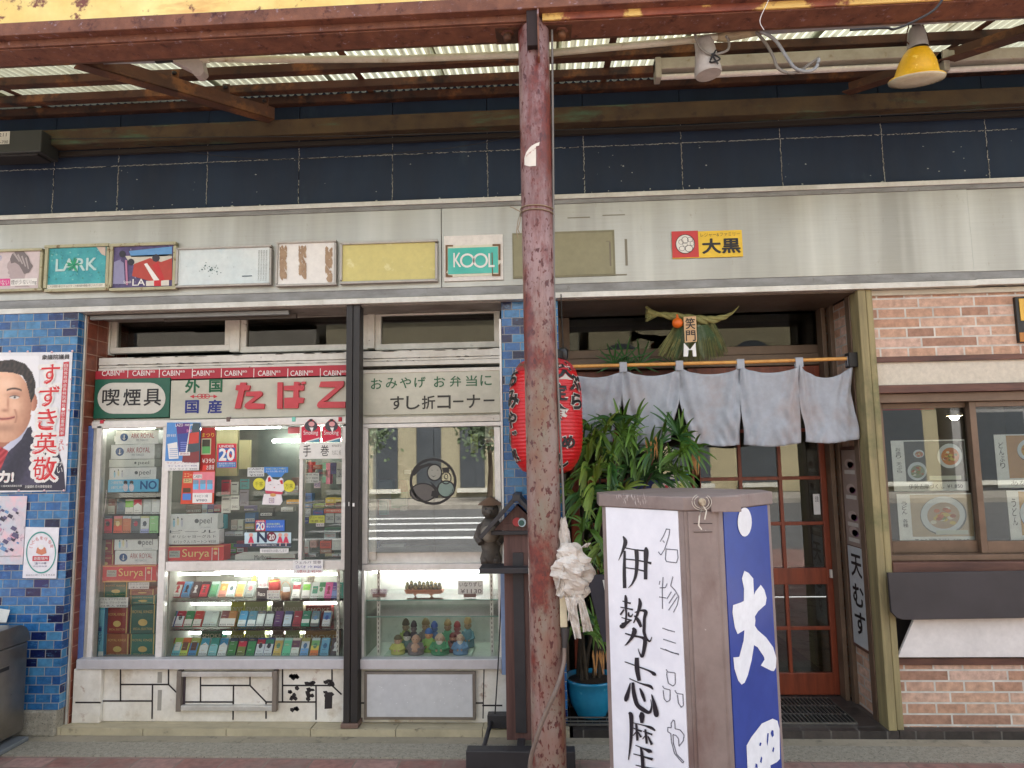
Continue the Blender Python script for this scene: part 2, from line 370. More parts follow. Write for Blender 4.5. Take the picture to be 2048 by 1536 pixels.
MB().box(-4.2, 4.6, -.054, .0, ZT-.055, ZT-.028, m_zinc).box(-4.2, 4.6, -.062, .03, ZT-.028, ZT, m_alu).build('top_trim', fao, bevel=.002)
tb = MB().box(-4.2, xs[2], -.056, .02, zb0-.05, zb0-.002, m_zinc).box(-4.2, xs[2], -.066, .02, zb0-.085, zb0-.052, m_alu)
tb.box(xs[2]+.002, 4.6, -.05, .02, zb0-.045, zb0-.002, m_zinc).box(xs[2]+.002, 4.6, -.06, .02, zb0-.08, zb0-.047, m_alu).build('bottom_trim', fao, bevel=.002)
ZH = zb0-.085
# structure wall behind the cladding and soffits
m_soff = M(S(150, 145, 136), S(112, 106, 96), 'soffit', 4, rough=.6, spots=(S(80, 70, 58), 12, .6, .75), st=(1, 1, 1))
m_brown = M(S(112, 98, 84), S(86, 74, 62), 'brown metal', 4, rough=.45, metal=.25)
sf = MB().box(-2.79, XM0, -.02, .40, ZH-.006, ZH, m_soff).box(XM1, XP0, -.02, .80, ZH-.008, ZH, m_brown)
sf.build('soffit', bld)
MB().box(-4.5, 4.7, .3, .5, ZH+.01, 4.02, F(S(60, 60, 60), .9)).box(-4.5, 4.7, -.01, 4.0, 4.02, 4.12, F(S(90, 90, 88), .9)).box(-4.6, -4.5, 0, 4, -.2, 4.02, F(S(90, 90, 88), .9)).box(4.7, 4.8, 0, 4, -.2, 4.02, F(S(90, 90, 88), .9)).build('wall', bld)
MB().box(-4.5, 4.7, 3.4, 3.6, ZF, ZH+.2, M(S(96, 88, 76), None, 'inner wall', 2, rough=.8)).box(-4.5, 4.7, .52, 3.4, ZH+.1, ZH+.2, M(S(80, 76, 70), None, 'inner ceiling', 2)).box(.02, .08, .56, 3.4, ZF, ZH+.1, M(S(90, 84, 76), None, 'inner wall', 2, rough=.8)).build('inner_wall', bld)
# tile pillars
tc = [(0, S(26, 32, 72)), (.10, S(30, 48, 108)), (.16, S(40, 94, 158)), (.55, S(58, 122, 176)), (.8, S(84, 148, 190)), (1, S(50, 102, 164))]
m_bt = brickmat('blue glazed tile', .0925, .0487, .0022, tc, S(158, 160, 158), 'xz-', rough=.08, tex=(S(90, 150, 190), 24, .55, .8), offs=(.02, .01), bump=.6)
m_bt2 = brickmat('blue glazed tile side', .0925, .0487, .0022, tc, S(158, 160, 158), 'yz-', rough=.08, tex=(S(90, 150, 190), 24, .55, .8), offs=(.02, .01), bump=.6)
YP = -.062; XPL = XL-.012; zgr = P(100, 1420, YP).z
def pillar(x0, x1, y0, y1, z0, z1, par, nm='tile_pillar'):
    b = MB(); b.m(m_bt); b.box(x0, x1, y0, y1, z0, z1, m_bt); i = b.m(m_bt2)
    b.mi[-1] = i; b.mi[-2] = i; return b.build(nm, par, bevel=.003)
pillar(-4.2, XPL, YP, -.002, zgr, ZH, bld)
MB().box(-4.2, XPL-.005, YP-.02, .0, ZG, zgr, m_gran).build('plinth', bld, bevel=.012)
MB().box(XPL+.001, XL, -.012, .0, ZF, ZH, m_alu).build('corner_trim', bld, bevel=.003)
pillar(XM0+.002, XM1, 0.0, .56, ZF+.004, ZH, bld)
MB().box(XM0-.012, XM0, -.004, .3, ZF+.3, ZH-.1, F(S(230, 228, 220), .5)).build('corner_trim', bld)
# reddish tiled reveal at the left of the tobacco window
m_red = brickmat('red tile', .095, .095, .0025, [(0, S(128, 66, 48)), (1, S(150, 84, 62))], S(180, 150, 130), 'yz-', off=0, rough=.35)
MB().box(-4.2, XL+.004, .001, .4, ZF, ZH-.01, m_red).build('reveal', bld)
# entrance reveal on the right, brick
bt = [(0, S(206, 164, 136)), (.35, S(214, 176, 150)), (.6, S(220, 186, 166)), (.8, S(202, 158, 130)), (1, S(174, 134, 112))]
m_bk = brickmat('orange brick', .305, .0565, .005, bt, S(214, 210, 200), 'xz-', squash=.5, sqf=2, rough=.7, tex=(S(120, 84, 56), 7, .58, .78), offs=(.03, .012), bump=.5)
m_bk2 = brickmat('orange brick side', .305, .0565, .005, bt, S(190, 184, 172), 'yz-', squash=.5, sqf=2, rough=.7, tex=(S(120, 84, 56), 7, .58, .78), offs=(.05, .012), bump=.5)
MB().box(XP0+.02, XP1+.02, .06, .56, ZF, ZH-.01, m_bk2).build('reveal', bld)
# olive weathered timber post
m_post = M(S(158, 146, 104), S(118, 108, 78), 'weathered post', 4, rough=.7, st=(6, 6, .5), bump=.3, spots=(S(92, 98, 62), 3, .55, .75), spots2=(S(112, 112, 108), 2.2, .58, .7))
xm = (XP0+XP1)/2+.004
MB().box(XP0, xm-.002, -.05, .06, ZF, ZH, m_post).box(xm+.002, XP1, -.042, .06, ZF, ZH, m_post).build('post', bld, bevel=.004)
# right brick wall with window opening
XR = 4.6
def zz(y, x=1900): return P(x, y, 0).z
z_w1, z_s1, z_s0, z_w0 = zz(711), zz(722), zz(768), zz(784)     # wood strip, stucco band, wood strip, window head
z_sl, z_sb, z_k1, z_k0 = zz(1118), zz(1146), zz(1315), zz(1329)
m_woodd = M(S(112, 76, 62), S(78, 50, 42), 'dark wood', 5, rough=.55, st=(.6, 1, 6), bump=.2, spots=(S(60, 38, 34), 4, .5, .7, (.5, 1, 3)))
m_stuc = M(S(216, 208, 190), None, 'stucco', 40, rough=.9, bump=.5)
MB().box(XP1, XR, 0, .2, z_w1, ZH, m_bk).build('brick_wall', bld); MB().box(XP1, XR, 0, .2, ZF+.003, z_k0, m_bk).build('brick_wall', bld)
MB().box(XP1, XR, -.02, .2, ZH-.03, ZH-.002, M(S(196, 188, 168), None, 'cream trim', 5)).build('top_trim', bld)
MB().box(XP1, XR, .004, .2, z_s0, z_s1, m_stuc).build('stucco_band', bld)
for q in ((z_s1, z_w1), (z_w0, z_s0), (z_k0, z_k1)): MB().box(XP1, XR, -.013, .2, *q, m_woodd).build('wood_rail', bld, bevel=.003)
MB().box(XP1, XR, -.05, .2, z_sb, z_sl-.01, m_woodd).build('window_sill', bld, bevel=.004)
MB().box(XP1, XR, .10, .2, z_k1, z_sb, M(S(48, 46, 46), None, 'dark board', 8, rough=.6)).build('wall_panel', bld)
# sliding windows at the right
m_brf = M(S(120, 98, 80), S(98, 80, 64), 'brown window frame', 5, rough=.45, metal=.2)
m_glass = glassmat('window glass', base=.03, k=1.1)
wx = MB()
xa = XP1+.002; zt, zbm = z_w0-.002, z_sl-.008
wx.box(xa, XR, .02, .12, zt-.05, zt, m_brf).box(xa, XR, .0, .12, zbm, zbm+.03, m_brf).box(xa, xa+.03, .02, .12, zbm+.03, zt-.05, m_brf)
wo_ = wx.build('window', bld, bevel=.002)
def sash(x0, x1, y, nm):
    zz0, zz1 = zbm+.031, zt-.051; sx = .035
    s_ = MB().box(x0, x0+sx, y, y+.028, zz0, zz1, m_brf).box(x1-sx, x1, y, y+.028, zz0, zz1, m_brf).box(x0+sx, x1-sx, y, y+.028, zz0, zz0+.065, m_brf).box(x0+sx, x1-sx, y, y+.028, zz1-.03, zz1, m_brf)
    s_.build('sash', wo_, bevel=.002)
    MB().box(x0+sx, x1-sx, y+.012, y+.016, zz0+.065, zz1-.03, m_glass).build('pane', wo_)
xs1 = P(1945, 900, .05).x
sash(xa+.032, xs1+.04, .082, 'a'); sash(xs1, XR-.3, .045, 'b')
# window/sign at the far right edge of the brick wall
q = MB().pbox(2034, 592, 2130, 684, -.02, .04, F(S(30, 28, 26), .4)); qo = q.build('wall_box', bld, bevel=.003)
MB().pbox(2040, 596, 2130, 640, -.024, .004, f8(222, 176, 70)).pbox(2040, 664, 2130, 682, -.024, .004, f8(180, 120, 50)).build('colour_band', qo)
# ---- tobacco side: transom windows, beams
m_white = M(S(214, 210, 198), S(186, 180, 166), 'old white paint', 5, rough=.55, spots=(S(120, 108, 90), 16, .66, .74), spots2=(S(90, 78, 62), 45, .72, .76), bump=.1)
m_dglass = glassmat('dark transom glass', (.6, .58, .54), .02, .7)
YT = .21
def frame(a, b, c, d, Y, bar, mt, nm, par, gl, dep=.05, recess=.02, bars=None):
    x0, x1, z0, z1 = Rc(a, b, c, d, Y); l, r, t, bo = bars or (bar,)*4
    f = MB().box(x0, x1, Y, Y+dep, z1-t, z1, mt).box(x0, x1, Y, Y+dep, z0, z0+bo, mt).box(x0, x0+l, Y, Y+dep, z0+bo, z1-t, mt).box(x1-r, x1, Y, Y+dep, z0+bo, z1-t, mt)
    o = f.build(nm, par, bevel=.003); MB().box(x0+l, x1-r, Y+recess, Y+recess+.004, z0+bo, z1-t, gl).build('pane', o); return o
frame(222, 625, 461, 704, YT, .037, m_white, 'transom_window', bld, m_dglass)
frame(481, 622, 735, 702, YT, .037, m_white, 'transom_window', bld, m_dglass)
frame(750, 617, 1000, 697, YT, .037, m_white, 'transom_window', bld, m_dglass)
z_t = Rc(300, 625, 400, 704, YT)
hd = MB().box(XL+.012, XM0, YT+.03, YT+.1, z_t[2]-.03, ZH-.008, m_white)
hd.box(XL+.012, XM0, YT-.05, YT+.03, z_t[3]+.004, z_t[3]+.045, m_white)
for a, c in ((461, 481), (735, 750)): x0, x1, _, _ = Rc(a, 622, c, 704, YT); hd.box(x0+.001, x1-.001, YT-.01, YT+.03, z_t[2]-.01, z_t[3]+.004, m_white)
MB_h = hd
# header boards with the window openings cut (the board stands behind the frames, so leave it only above and below)
hd.v = []; hd.f = []; hd.mi = []; hd.sm = []
hd.box(XL+.012, XM0, YT-.05, YT+.1, z_t[3]+.004, ZH-.008, m_soff)
for a, c in ((180, 222), (461, 481), (735, 750)): x0, x1, _, _ = Rc(a, 622, c, 704, YT); hd.box(x0+.001, x1-.001, YT-.012, YT+.05, z_t[2]-.01, z_t[3]+.003, m_white)
hd.build('window_header', bld, bevel=.003)
sl_ = MB()
for a, b, y, d in ((z_t[3]+.02, z_t[3]+.035, -.012, .06), (z_t[3]+.055, z_t[3]+.065, -.02, .05)): sl_.box(XL+.014, XM0-.002, YT-.07, YT-.051, a, b, m_alu)
sl_.box(XL+.014, P(590, 600, .1).x, .0, .03, ZH-.035, ZH-.012, m_zinc).box(P(340, 600, .1).x, P(600, 600, .1).x, .04, .06, ZH-.05, ZH-.025, F(S(70, 62, 54), .7))
sl_.build('slide_rail', bld)
x0, x1, zb_, zt_ = Rc(205, 706, 1000, 736, .10)
m_beamw = M(S(212, 210, 200), S(186, 182, 168), 'white beam', 4, rough=.6, spots=(S(70, 62, 50), 30, .66, .7), spots2=(S(110, 100, 84), 8, .64, .72, (.4, 1, 4)), bump=.15)
bm = MB().box(XL+.014, XM0-.002, .10, .26, zb_+.047, zt_+.0, m_beamw).box(XL+.014, XM0-.002, .104, .26, zb_+.03, zb_+.044, m_beamw).box(XL+.014, XM0-.002, .098, .26, zb_, zb_+.027, m_beamw)
bmo = bm.build('window_beam', bld, bevel=.002)
dk = MB(); mdk = F(S(50, 42, 32), .8)
for i in range(70):
    x = random.uniform(XL+.05, XM0-.05); z = random.choice((zb_+.028, zb_+.046, zt_-.004)); L = random.uniform(.01, .09)
    dk.poly([(x, .0965, z-.0015), (x+L, .0965, z-.001+random.uniform(-.002, .002)), (x+L*.9, .0965, z+.0015), (x+L*.3, .0965, z+random.uniform(.001, .005))], mdk)
dk.build('dirt_line', bmo)
# base of white stone panels under the cases
m_stone = M(S(226, 222, 212), S(206, 198, 182), 'white stone panel', 5, rough=.45, spots=(S(150, 112, 92), 9, .63, .73), spots2=(S(170, 150, 120), 3, .6, .75))
m_jnt = F(S(44, 38, 38), .8)
YB = .04; xb0, xb1, zb0_, zb1_ = Rc(155, 1338, 1003, 1443, YB)
st = MB().box(XL+.013, XM0-.002, YB, .3, ZF, zb1_+.01, m_stone).box(XL+.013, P(200, 1400, .01).x, .01, YB, ZF+.0, zb1_+.01, m_stone)
sto = st.build('stone_base', bld, bevel=.006)
jt = MB()
def jl(pts, w_=.0045, Y=None):
    y = (Y or YB)-.0015
    for (a, b), (c, d) in zip(pts, pts[1:]):
        p, r = P(a, b, y), P(c, d, y); t = (r-p).normalized(); nn = Vector((-t.z, 0, t.x))*w_
        jt.poly([p-nn-t*w_, r-nn+t*w_, r+nn+t*w_, p+nn-t*w_], m_jnt)
jl([(152, 1405), (200, 1405)], Y=.01); jl([(203, 1402), (303, 1402)]); jl([(241, 1340), (241, 1402)]); jl([(241, 1369), (337, 1369), (352, 1384)]); jl([(337, 1340), (337, 1369)]); jl([(305, 1371), (304, 1436)])
jl([(370, 1404), (466, 1404)]); jl([(401, 1355), (401, 1402)]); jl([(402, 1371), (500, 1371), (532, 1404), (632, 1404)]); jl([(500, 1354), (500, 1371)]); jl([(467, 1371), (466, 1438)]); jl([(532, 1404), (532, 1436)])
jl([(565, 1340), (565, 1402)]); jl([(566, 1371), (664, 1371), (682, 1388)]); jl([(664, 1340), (664, 1371)]); jl([(632, 1374), (632, 1438)])
jl([(715, 1406), (728, 1406)]); jl([(952, 1406), (965, 1406)]); jl([(966, 1411), (1003, 1411)]); jl([(968, 1340), (966, 1436)], .003)
for a, b, c, d in ((579, 1374, 595, 1404), (613, 1374, 628, 1402), (649, 1383, 665, 1418), (649, 1361, 665, 1370), (579, 1352, 595, 1356), (613, 1364, 628, 1369), (579, 1416, 595, 1422)):
    for k in range(7):
        u, v = random.uniform(a, c), random.uniform(b, d)
        jt.pg([(u-random.uniform(2, 6), v-3), (u+2, v-random.uniform(2, 6)), (u+5, v+1), (u+1, v+random.uniform(2, 6)), (u-4, v+2)], YB-.001, m_jnt)
jt.pg([(650, 1385), (665, 1384), (664, 1417), (649, 1418)], YB-.0012, m_jnt)
for a, b, c, d in ((315, 1380, 323, 1421), (315, 1344, 324, 1366)): jt.pbox(a, b, c, d, YB-.001, .001, f8(160, 156, 146))
jt.build('stone_joint', sto)
# framed vent panel in the stone base
m_gfr = M(S(128, 118, 108), None, 'grey metal', 6, rough=.5, metal=.3)
v = MB().pbox(352, 1342, 361, 1424, YB-.035, .034, m_gfr).pbox(544, 1342, 553, 1424, YB-.035, .034, m_gfr).pbox(361, 1344, 544, 1354, YB-.03, .029, m_alu).pbox(361, 1412, 544, 1422, YB-.03, .029, m_alu).pbox(361, 1354, 370, 1412, YB-.008, .007, F(S(74, 62, 66), .6))
v.build('vent_frame', sto, bevel=.002)
v = MB().pbox(728, 1344, 951, 1440, YB-.03, .02, m_gfr); vo = v.build('access_panel', sto, bevel=.003)
bd = MB().pbox(734, 1349, 945, 1434, YB-.034, .003, M(S(198, 198, 198), S(184, 184, 186), 'grey board', 3, rough=.6))
for i in range(26): u, q = 745+random.random()*190, 1356+random.random()*60; bd.pbox(u, q, u+2, q+1, YB-.0345, .0004, f8(225, 225, 225))
bd.build('board', vo)
# ================= advertising panels on the fascia =================
WHT = f8(232, 230, 224); BLK = f8(26, 24, 24); RED = f8(196, 34, 42); 
YS = -.052
def panel(a, b, c, d, label, fmat, bar=5, dep=.03, face=None, name='advertising_panel', cat='advert', grp='old advertising panels along the fascia'):
    p = P((a+c)/2, d, YS); t = thing(name, label, cat, p, grp)
    y = YS-dep
    f = MB().pbox(a, b, c, b+bar, y, dep, fmat).pbox(a, d-bar, c, d, y, dep, fmat).pbox(a, b+bar, a+bar, d-bar, y, dep, fmat).pbox(c-bar, b+bar, c, d-bar, y, dep, fmat)
    f.build('frame', t, bevel=.002)
    pi = MB().pbox(a+bar, b+bar, c-bar, d-bar, y+.012, dep-.013, face)
    return t, pi, y+.0105
m_fr1 = M(S(176, 172, 140), None, 'rusty cream frame', 14, rough=.6, spots=(S(110, 84, 50), 22, .58, .68), bump=.2)
m_fr2 = M(S(178, 174, 166), None, 'grey frame', 10, rough=.5, metal=.2, spots=(S(110, 98, 84), 20, .66, .76))
# 1 woman profile
t, p, y = panel(-60, 498, 83, 583, 'faded pink cigarette advert with a woman in profile, leftmost on the fascia', m_fr1, 5, face=f8(206, 192, 192))
hair = f8(118, 108, 108); skin = f8(176, 160, 160)
p.pg([(14, 535), (15, 527), (20, 520), (30, 517), (42, 522), (50, 530), (52, 545), (47, 566), (60, 574), (30, 574), (30, 562), (22, 558), (18, 553), (20, 550), (15, 546), (17, 541)], y, skin)
p.pg([(20, 518), (24, 508), (34, 501), (48, 503), (57, 514), (60, 524), (66, 532), (58, 545), (48, 548), (44, 540), (38, 530), (30, 525), (22, 527)], y-.001, hair)
for k in range(4): p.pg([(26+k*8, 507+k*3), (29+k*8, 505+k*3), (40+k*6, 522+k*5), (38+k*6, 524+k*5)], y-.0015, f8(170, 160, 158))
p.pg([(-40, 559), (20, 557), (20, 571), (-40, 574)], y-.001, f8(214, 70, 140)); p.pt('少ない', -6, 559, 18, 571, y-.0016, WHT)
p.pg([(21, 558), (74, 556), (74, 570), (21, 572)], y-.001, WHT); p.pt('煙が少ない1mg', 22, 559, 73, 570, y-.0016, f8(110, 104, 104))
p.pt('コンパクト', -6, 510, 4, 522, y-.0012, f8(60, 120, 190)); p.build('poster', t)
# 2 teal LARK
t, p, y = panel(88, 488, 217, 582, 'teal cigarette advert with white LARK lettering and a leaf splash', m_fr1, 6, face=M(S(72, 168, 172), S(50, 140, 150), 'teal print', 14, spots=(S(30, 100, 110), 40, .62, .7), spots2=(S(170, 210, 205), 30, .66, .74)))
p.pt('LARK', 112, 517, 193, 541, y-.001, f8(186, 214, 210), off=.025)
for k in range(60): u, v = random.uniform(100, 205), random.uniform(500, 560); r = random.uniform(.6, 2.6); p.pg([(u-r, v), (u, v-r), (u+r, v), (u, v+r*.8)], y-.0013-k*.000004, f8(*random.choice([(70, 165, 168), (120, 190, 188), (60, 140, 130)])))
for k in range(26):
    a = random.random()*6.28; r = random.uniform(8, 19); cx, cy = 148, 530
    p.pg([(cx, cy), (cx+r*.5*math.cos(a-.2), cy+r*.5*math.sin(a-.2)), (cx+r*math.cos(a), cy+r*math.sin(a)), (cx+r*.5*math.cos(a+.2), cy+r*.5*math.sin(a+.2))], y-.0016-k*.0001, f8(40, 130+random.randint(0, 40), 110))
p.pbox(94, 568, 211, 576, y-.001, .001, f8(222, 220, 204)); p.pt('これは喫煙の害を示すものです 二十歳未満の喫煙は禁じられています', 97, 569, 205, 574, y-.0016, f8(90, 80, 80))
p.pg([(193, 494), (211, 494), (211, 512), (203, 508)], y-.001, f8(200, 180, 165)); p.build('poster', t)
# 3 beach photo
t, p, y = panel(218, 485, 351, 580, 'purple and red cigarette advert with a beach photograph, third from the left', m_fr1, 6, face=M(S(96, 84, 128), S(60, 52, 84), 'purple print', 20, spots=(S(160, 150, 180), 30, .6, .7)))
p.pg([(258, 502), (344, 493), (344, 512), (262, 514)], y-.001, f8(96, 150, 200)); p.pg([(250, 512), (344, 508), (344, 524), (262, 530)], y-.001, f8(200, 196, 180))
p.pg([(268, 528), (300, 516), (322, 524), (344, 516), (344, 560), (300, 562), (264, 552)], y-.0014, f8(176, 62, 48)); p.pg([(288, 528), (294, 526), (320, 562), (308, 562)], y-.0018, WHT); p.pg([(304, 530), (316, 524), (330, 560), (322, 562)], y-.0018, f8(190, 40, 40))
for cx, cy, r in ((312, 516, 8), (245, 508, 7), (262, 524, 7)): p.pg([(cx+r*math.cos(q/8*6.28), cy+r*math.sin(q/8*6.28)) for q in range(8)], y-.002, f8(44, 40, 50))
p.pg([(228, 524), (238, 520), (248, 526), (250, 568), (226, 568)], y-.0018, f8(140, 138, 170)); p.pg([(250, 520), (254, 520), (256, 570), (252, 570)], y-.0019, f8(180, 120, 150))
p.pt('Speak', 247, 561, 263, 568, y-.0022, WHT); p.pt('LA', 265, 558, 290, 571, y-.0022, WHT, off=.01); p.pg([(292, 562), (338, 560), (338, 571), (292, 572)], y-.0018, f8(214, 208, 196)); p.pg([(308, 561), (322, 560), (322, 572), (308, 572)], y-.0021, RED); p.build('poster', t)
# 4 faded
m_fade = M(S(214, 222, 220), S(196, 212, 214), 'sun faded print', 4, spots=(S(120, 140, 140), 50, .66, .72), spots2=(S(150, 200, 215), 2.5, .6, .75))
t, p, y = panel(351, 492, 542, 572, 'sun-bleached pale blue advert with specks and a column of small print', m_fr2, 4, face=m_fade)
for k in range(26): u, v = 420+random.gauss(0, 9), 538+random.gauss(0, 5); r = random.uniform(.6, 2.4); p.pg([(u, v), (u+r, v-r), (u+2*r, v), (u+r, v+r*.7)], y-.001, f8(50, 92, 92))
for k in range(4): p.pt('健康を損なう恐れがありますので吸いすぎに', 516+k*5, 500, 519+k*5, 562, y-.001, f8(120, 124, 120), vert=True)
p.pbox(484, 551, 504, 553, y-.001, .001, f8(80, 100, 110)); p.build('poster', t)
# 5 white with torn strips
t, p, y = panel(551, 481, 672, 571, 'white panel with three torn brown paper strips', m_fr2, 4, face=WHT)
mt_ = M(S(176, 152, 126), S(150, 124, 100), 'torn paper', 30, rough=.9)
for x0, x1, y0, y1 in ((559, 573, 493, 557), (597, 612, 493, 554), (650, 664, 496, 562)):
    for k in range(60):
        u, v = random.uniform(x0, x1), random.uniform(y0, y1); r = random.uniform(2, 4.5)
        p.pg([(max(x0, u-r), v), (u, v-r*1.6), (min(x1+1, u+r), v+random.uniform(-3, 3)), (u+1, v+r*1.7)], y-.001-k*.00002, mt_)
p.build('poster', t)
# 6 yellow blank
t, p, y = panel(679, 481, 875, 565, 'blank yellow panel in a silver frame beside the white KOOL board', m_fr2, 5, face=M(S(206, 196, 124), S(196, 186, 118), 'yellow print', 5, spots=(S(222, 216, 160), 9, .6, .68), spots2=(S(150, 140, 96), 30, .7, .76))); p.build('poster', t)
# 7 KOOL board
t = thing('advertising_panel', 'white board with a teal KOOL cigarette advert and rusty corners', 'advert', P(946, 560, YS), 'old advertising panels along the fascia')
p = MB().pbox(888, 470, 1006, 561, -.062, .01, M(S(224, 220, 212), None, 'white board', 8, spots=(S(150, 120, 90), 30, .7, .76))); p.build('board', t, bevel=.001)
p = MB().pbox(891, 490, 1000, 552, -.066, .003, f8(216, 214, 190)).pbox(896, 495, 996, 547, -.068, .003, M(S(64, 178, 162), S(110, 200, 186), 'teal print', 3, st=(.8, 1, 1)))
p.pt('K', 907, 506, 922, 534, -.0695, WHT, off=.012); p.pt('L', 977, 507, 989, 534, -.0695, WHT, off=.012)
x0, x1, z0, z1 = Rc(921, 506, 951, 535, -.0695)
for a, c in ((920, 949), (946, 976)):
    x0, x1, z0, z1 = Rc(a, 506, c, 536, -.0695); cx, cz, r = (x0+x1)/2, (z0+z1)/2, (x1-x0)/2
    vs = [(cx+rr*math.cos(q/28*6.2832), -.0698, cz+rr*math.sin(q/28*6.2832)) for rr in (r, r*.72) for q in range(28)]
    p.add(vs, [(k, (k+1) % 28, 28+(k+1) % 28, 28+k) for k in range(28)], WHT)
rs = f8(112, 78, 44)
for q in ([(891, 490), (906, 490), (906, 493), (895, 493), (895, 540), (891, 548)], [(985, 488), (1001, 488), (1001, 520), (997, 520), (997, 492), (985, 492)], [(891, 546), (895, 546), (896, 550), (905, 551), (905, 554), (891, 554)], [(984, 548), (997, 548), (997, 530), (1001, 526), (1001, 552), (984, 552)], [(983, 505), (985, 505), (986, 548), (984, 548)]): p.pg(q, -.0692, rs)
p.build('poster', t)
# 8 khaki recess panel
t = thing('advertising_panel', 'plain khaki panel in the fascia with torn tape marks, behind the rusty post', 'advert', P(1128, 553, YS), 'old advertising panels along the fascia')
MB().pbox(1025, 463, 1230, 554, -.056, .006, M(S(128, 124, 96), None, 'khaki rim', 8)).build('frame', t)
p = MB().pbox(1028, 467, 1226, 550, -.058, .003, M(S(142, 138, 108), S(132, 128, 98), 'khaki', 4)); mk_ = f8(120, 114, 96)
for q in ((1250, 478, 1255, 531), (1212, 482, 1221, 483), (1219, 484, 1222, 532), (1205, 429, 1250, 431), (1135, 434, 1180, 436), (1228, 548, 1254, 551)): p.pbox(*q, -.0592 if q[0] < 1225 and q[1] > 460 else -.0512, .001, mk_)
p.build('board', t)
# 9 round logo sign
t = thing('shop_sign', 'small red and yellow restaurant sign with a round emblem, on the steel fascia', 'sign', P(1414, 513, YS))
MB().pbox(1344, 462, 1485, 515, -.058, .006, f8(230, 190, 30, r=.35)).build('board', t)
p = MB().pbox(1344, 462, 1397, 515, -.0595, .001, f8(196, 40, 36, r=.35))
def disc(b, cx, cy, rx, ry, Y, mt, n=24, ring=None):
    if ring:
        vs = [P(cx+a*rx*math.cos(q/n*6.2832), cy+a*ry*math.sin(q/n*6.2832), Y) for a in (1, ring) for q in range(n)]
        b.add(vs, [(k, n+k, n+(k+1) % n, (k+1) % n) for k in range(n)], mt)
    else: b.pg([(cx+rx*math.cos(q/n*6.2832), cy+ry*math.sin(q/n*6.2832)) for q in range(n)], Y, mt)
disc(p, 1370.5, 488, 19.5, 19.5, -.061, f8(228, 226, 216)); disc(p, 1370.5, 488, 19.5, 19.5, -.0616, BLK, ring=.93)
for cx, cy, rx, ry in ((1370, 480, 7, 7), (1380, 479, 6, 5), (1362, 484, 5, 5), (1364, 497, 6, 5), (1378, 497, 8, 7), (1370, 489, 5, 4), (1384, 487, 4, 5)): disc(p, cx, cy, rx, ry, -.0617, BLK, 16, .86)
p.pt('レジャー&ファミリー', 1401, 465, 1480, 473, -.0595, f8(120, 100, 40)); p.pt('大黒', 1405, 477, 1480, 506, -.0595, BLK, off=.03); p.build('emblem', t)
# ================= signs over the tobacco window =================
t = thing('sign_strip', 'thin red strip with CABIN repeated in white above the tobacco signs', 'sign', P(440, 756, .09))
MB().pbox(191, 736, 694, 756, .085, .012, M(S(176, 44, 58), S(160, 36, 50), 'red strip', 6)).build('board', t)
l = MB()
for i, cx in enumerate((229, 290, 349.5, 409, 474, 541, 606, 672)):
    l.pt('CABIN', cx-25, 741, cx+10, 751.5, .0835, WHT, off=.004); l.pt('85', cx+11, 741, cx+20, 745, .0835, WHT)
for cx in (255, 318, 384, 442, 507, 575, 640): l.pbox(cx, 737, cx+1.2, 755, .0838, .001, WHT)
l.build('lettering', t)
t = thing('shop_sign', 'green framed sign for smoking goods with black characters in a white oval', 'sign', P(263, 836, .09))
MB().pbox(188, 757, 339, 836, .075, .03, f8(20, 86, 66, r=.35)).build('board', t, bevel=.003)
p = MB(); a, b, c, d = 195, 765, 331, 828; r = 31
pts = [(a+r+r*math.cos(q), (b+d)/2+r*math.sin(q)) for q in [math.pi/2+math.pi*k/12 for k in range(13)]]+[(c-r+r*math.cos(q), (b+d)/2+r*math.sin(q)) for q in [-math.pi/2+math.pi*k/12 for k in range(13)]]
p.pg(pts, .0735, f8(196, 194, 182, r=.35)); [p.pt(ch, x-17, 778, x+17, 811, .072, BLK, off=.012) for ch, x in zip('喫煙具', (222, 264, 305))]; p.build('lettering', t)
m_sg = M(S(188, 186, 168), S(170, 168, 152), 'aged sign board', 2.5, rough=.4, spots=(S(150, 146, 126), 20, .66, .76), st=(1, 1, 1.5))
t = thing('shop_sign', 'long grey-green sign with big red raised tobacco characters', 'sign', P(515, 836, .09))
MB().pbox(341, 757, 694, 835, .075, .03, m_sg).build('board', t, bevel=.003)
p = MB(); GR = f8(14, 92, 56); BL = f8(36, 48, 120); RE = f8(186, 48, 60)
for ch, a, b, c, d, mt in (('外', 371, 760, 399, 785, GR), ('国', 419, 759, 444, 784, GR), ('国', 371, 801, 397, 826, BL), ('産', 416, 800, 443, 826, BL)): p.pt(ch, a, b, c, d, .0735, mt, off=.03)
p.pbox(380, 792, 433, 793.5, .0735, .001, RE); [disc(p, cx, 792.5, 6, 5, .0733, RE, 14, .75) for cx in (400, 407, 414)]
p.pg([(380, 793), (388, 789), (388, 797)], .0732, RE); p.pg([(435, 793), (427, 789), (427, 797)], .0732, RE); p.build('small_lettering', t)
p = MB(); mr_ = f8(190, 62, 70, r=.45)
def big(pts): p.ppr([(430+x/7.06, 740+y/7.06) for x, y in pts], .058, .017, mr_)
big([(355, 175), (440, 175), (432, 210), (495, 218), (480, 290), (412, 290), (358, 545), (272, 545), (330, 290), (285, 282), (300, 212), (348, 212)])
big([(437, 305), (640, 298), (668, 318), (660, 360), (520, 465), (700, 478), (688, 550), (450, 552), (412, 520), (420, 480), (560, 372), (425, 368)])
big([(880, 172), (955, 172), (950, 545), (872, 545)])
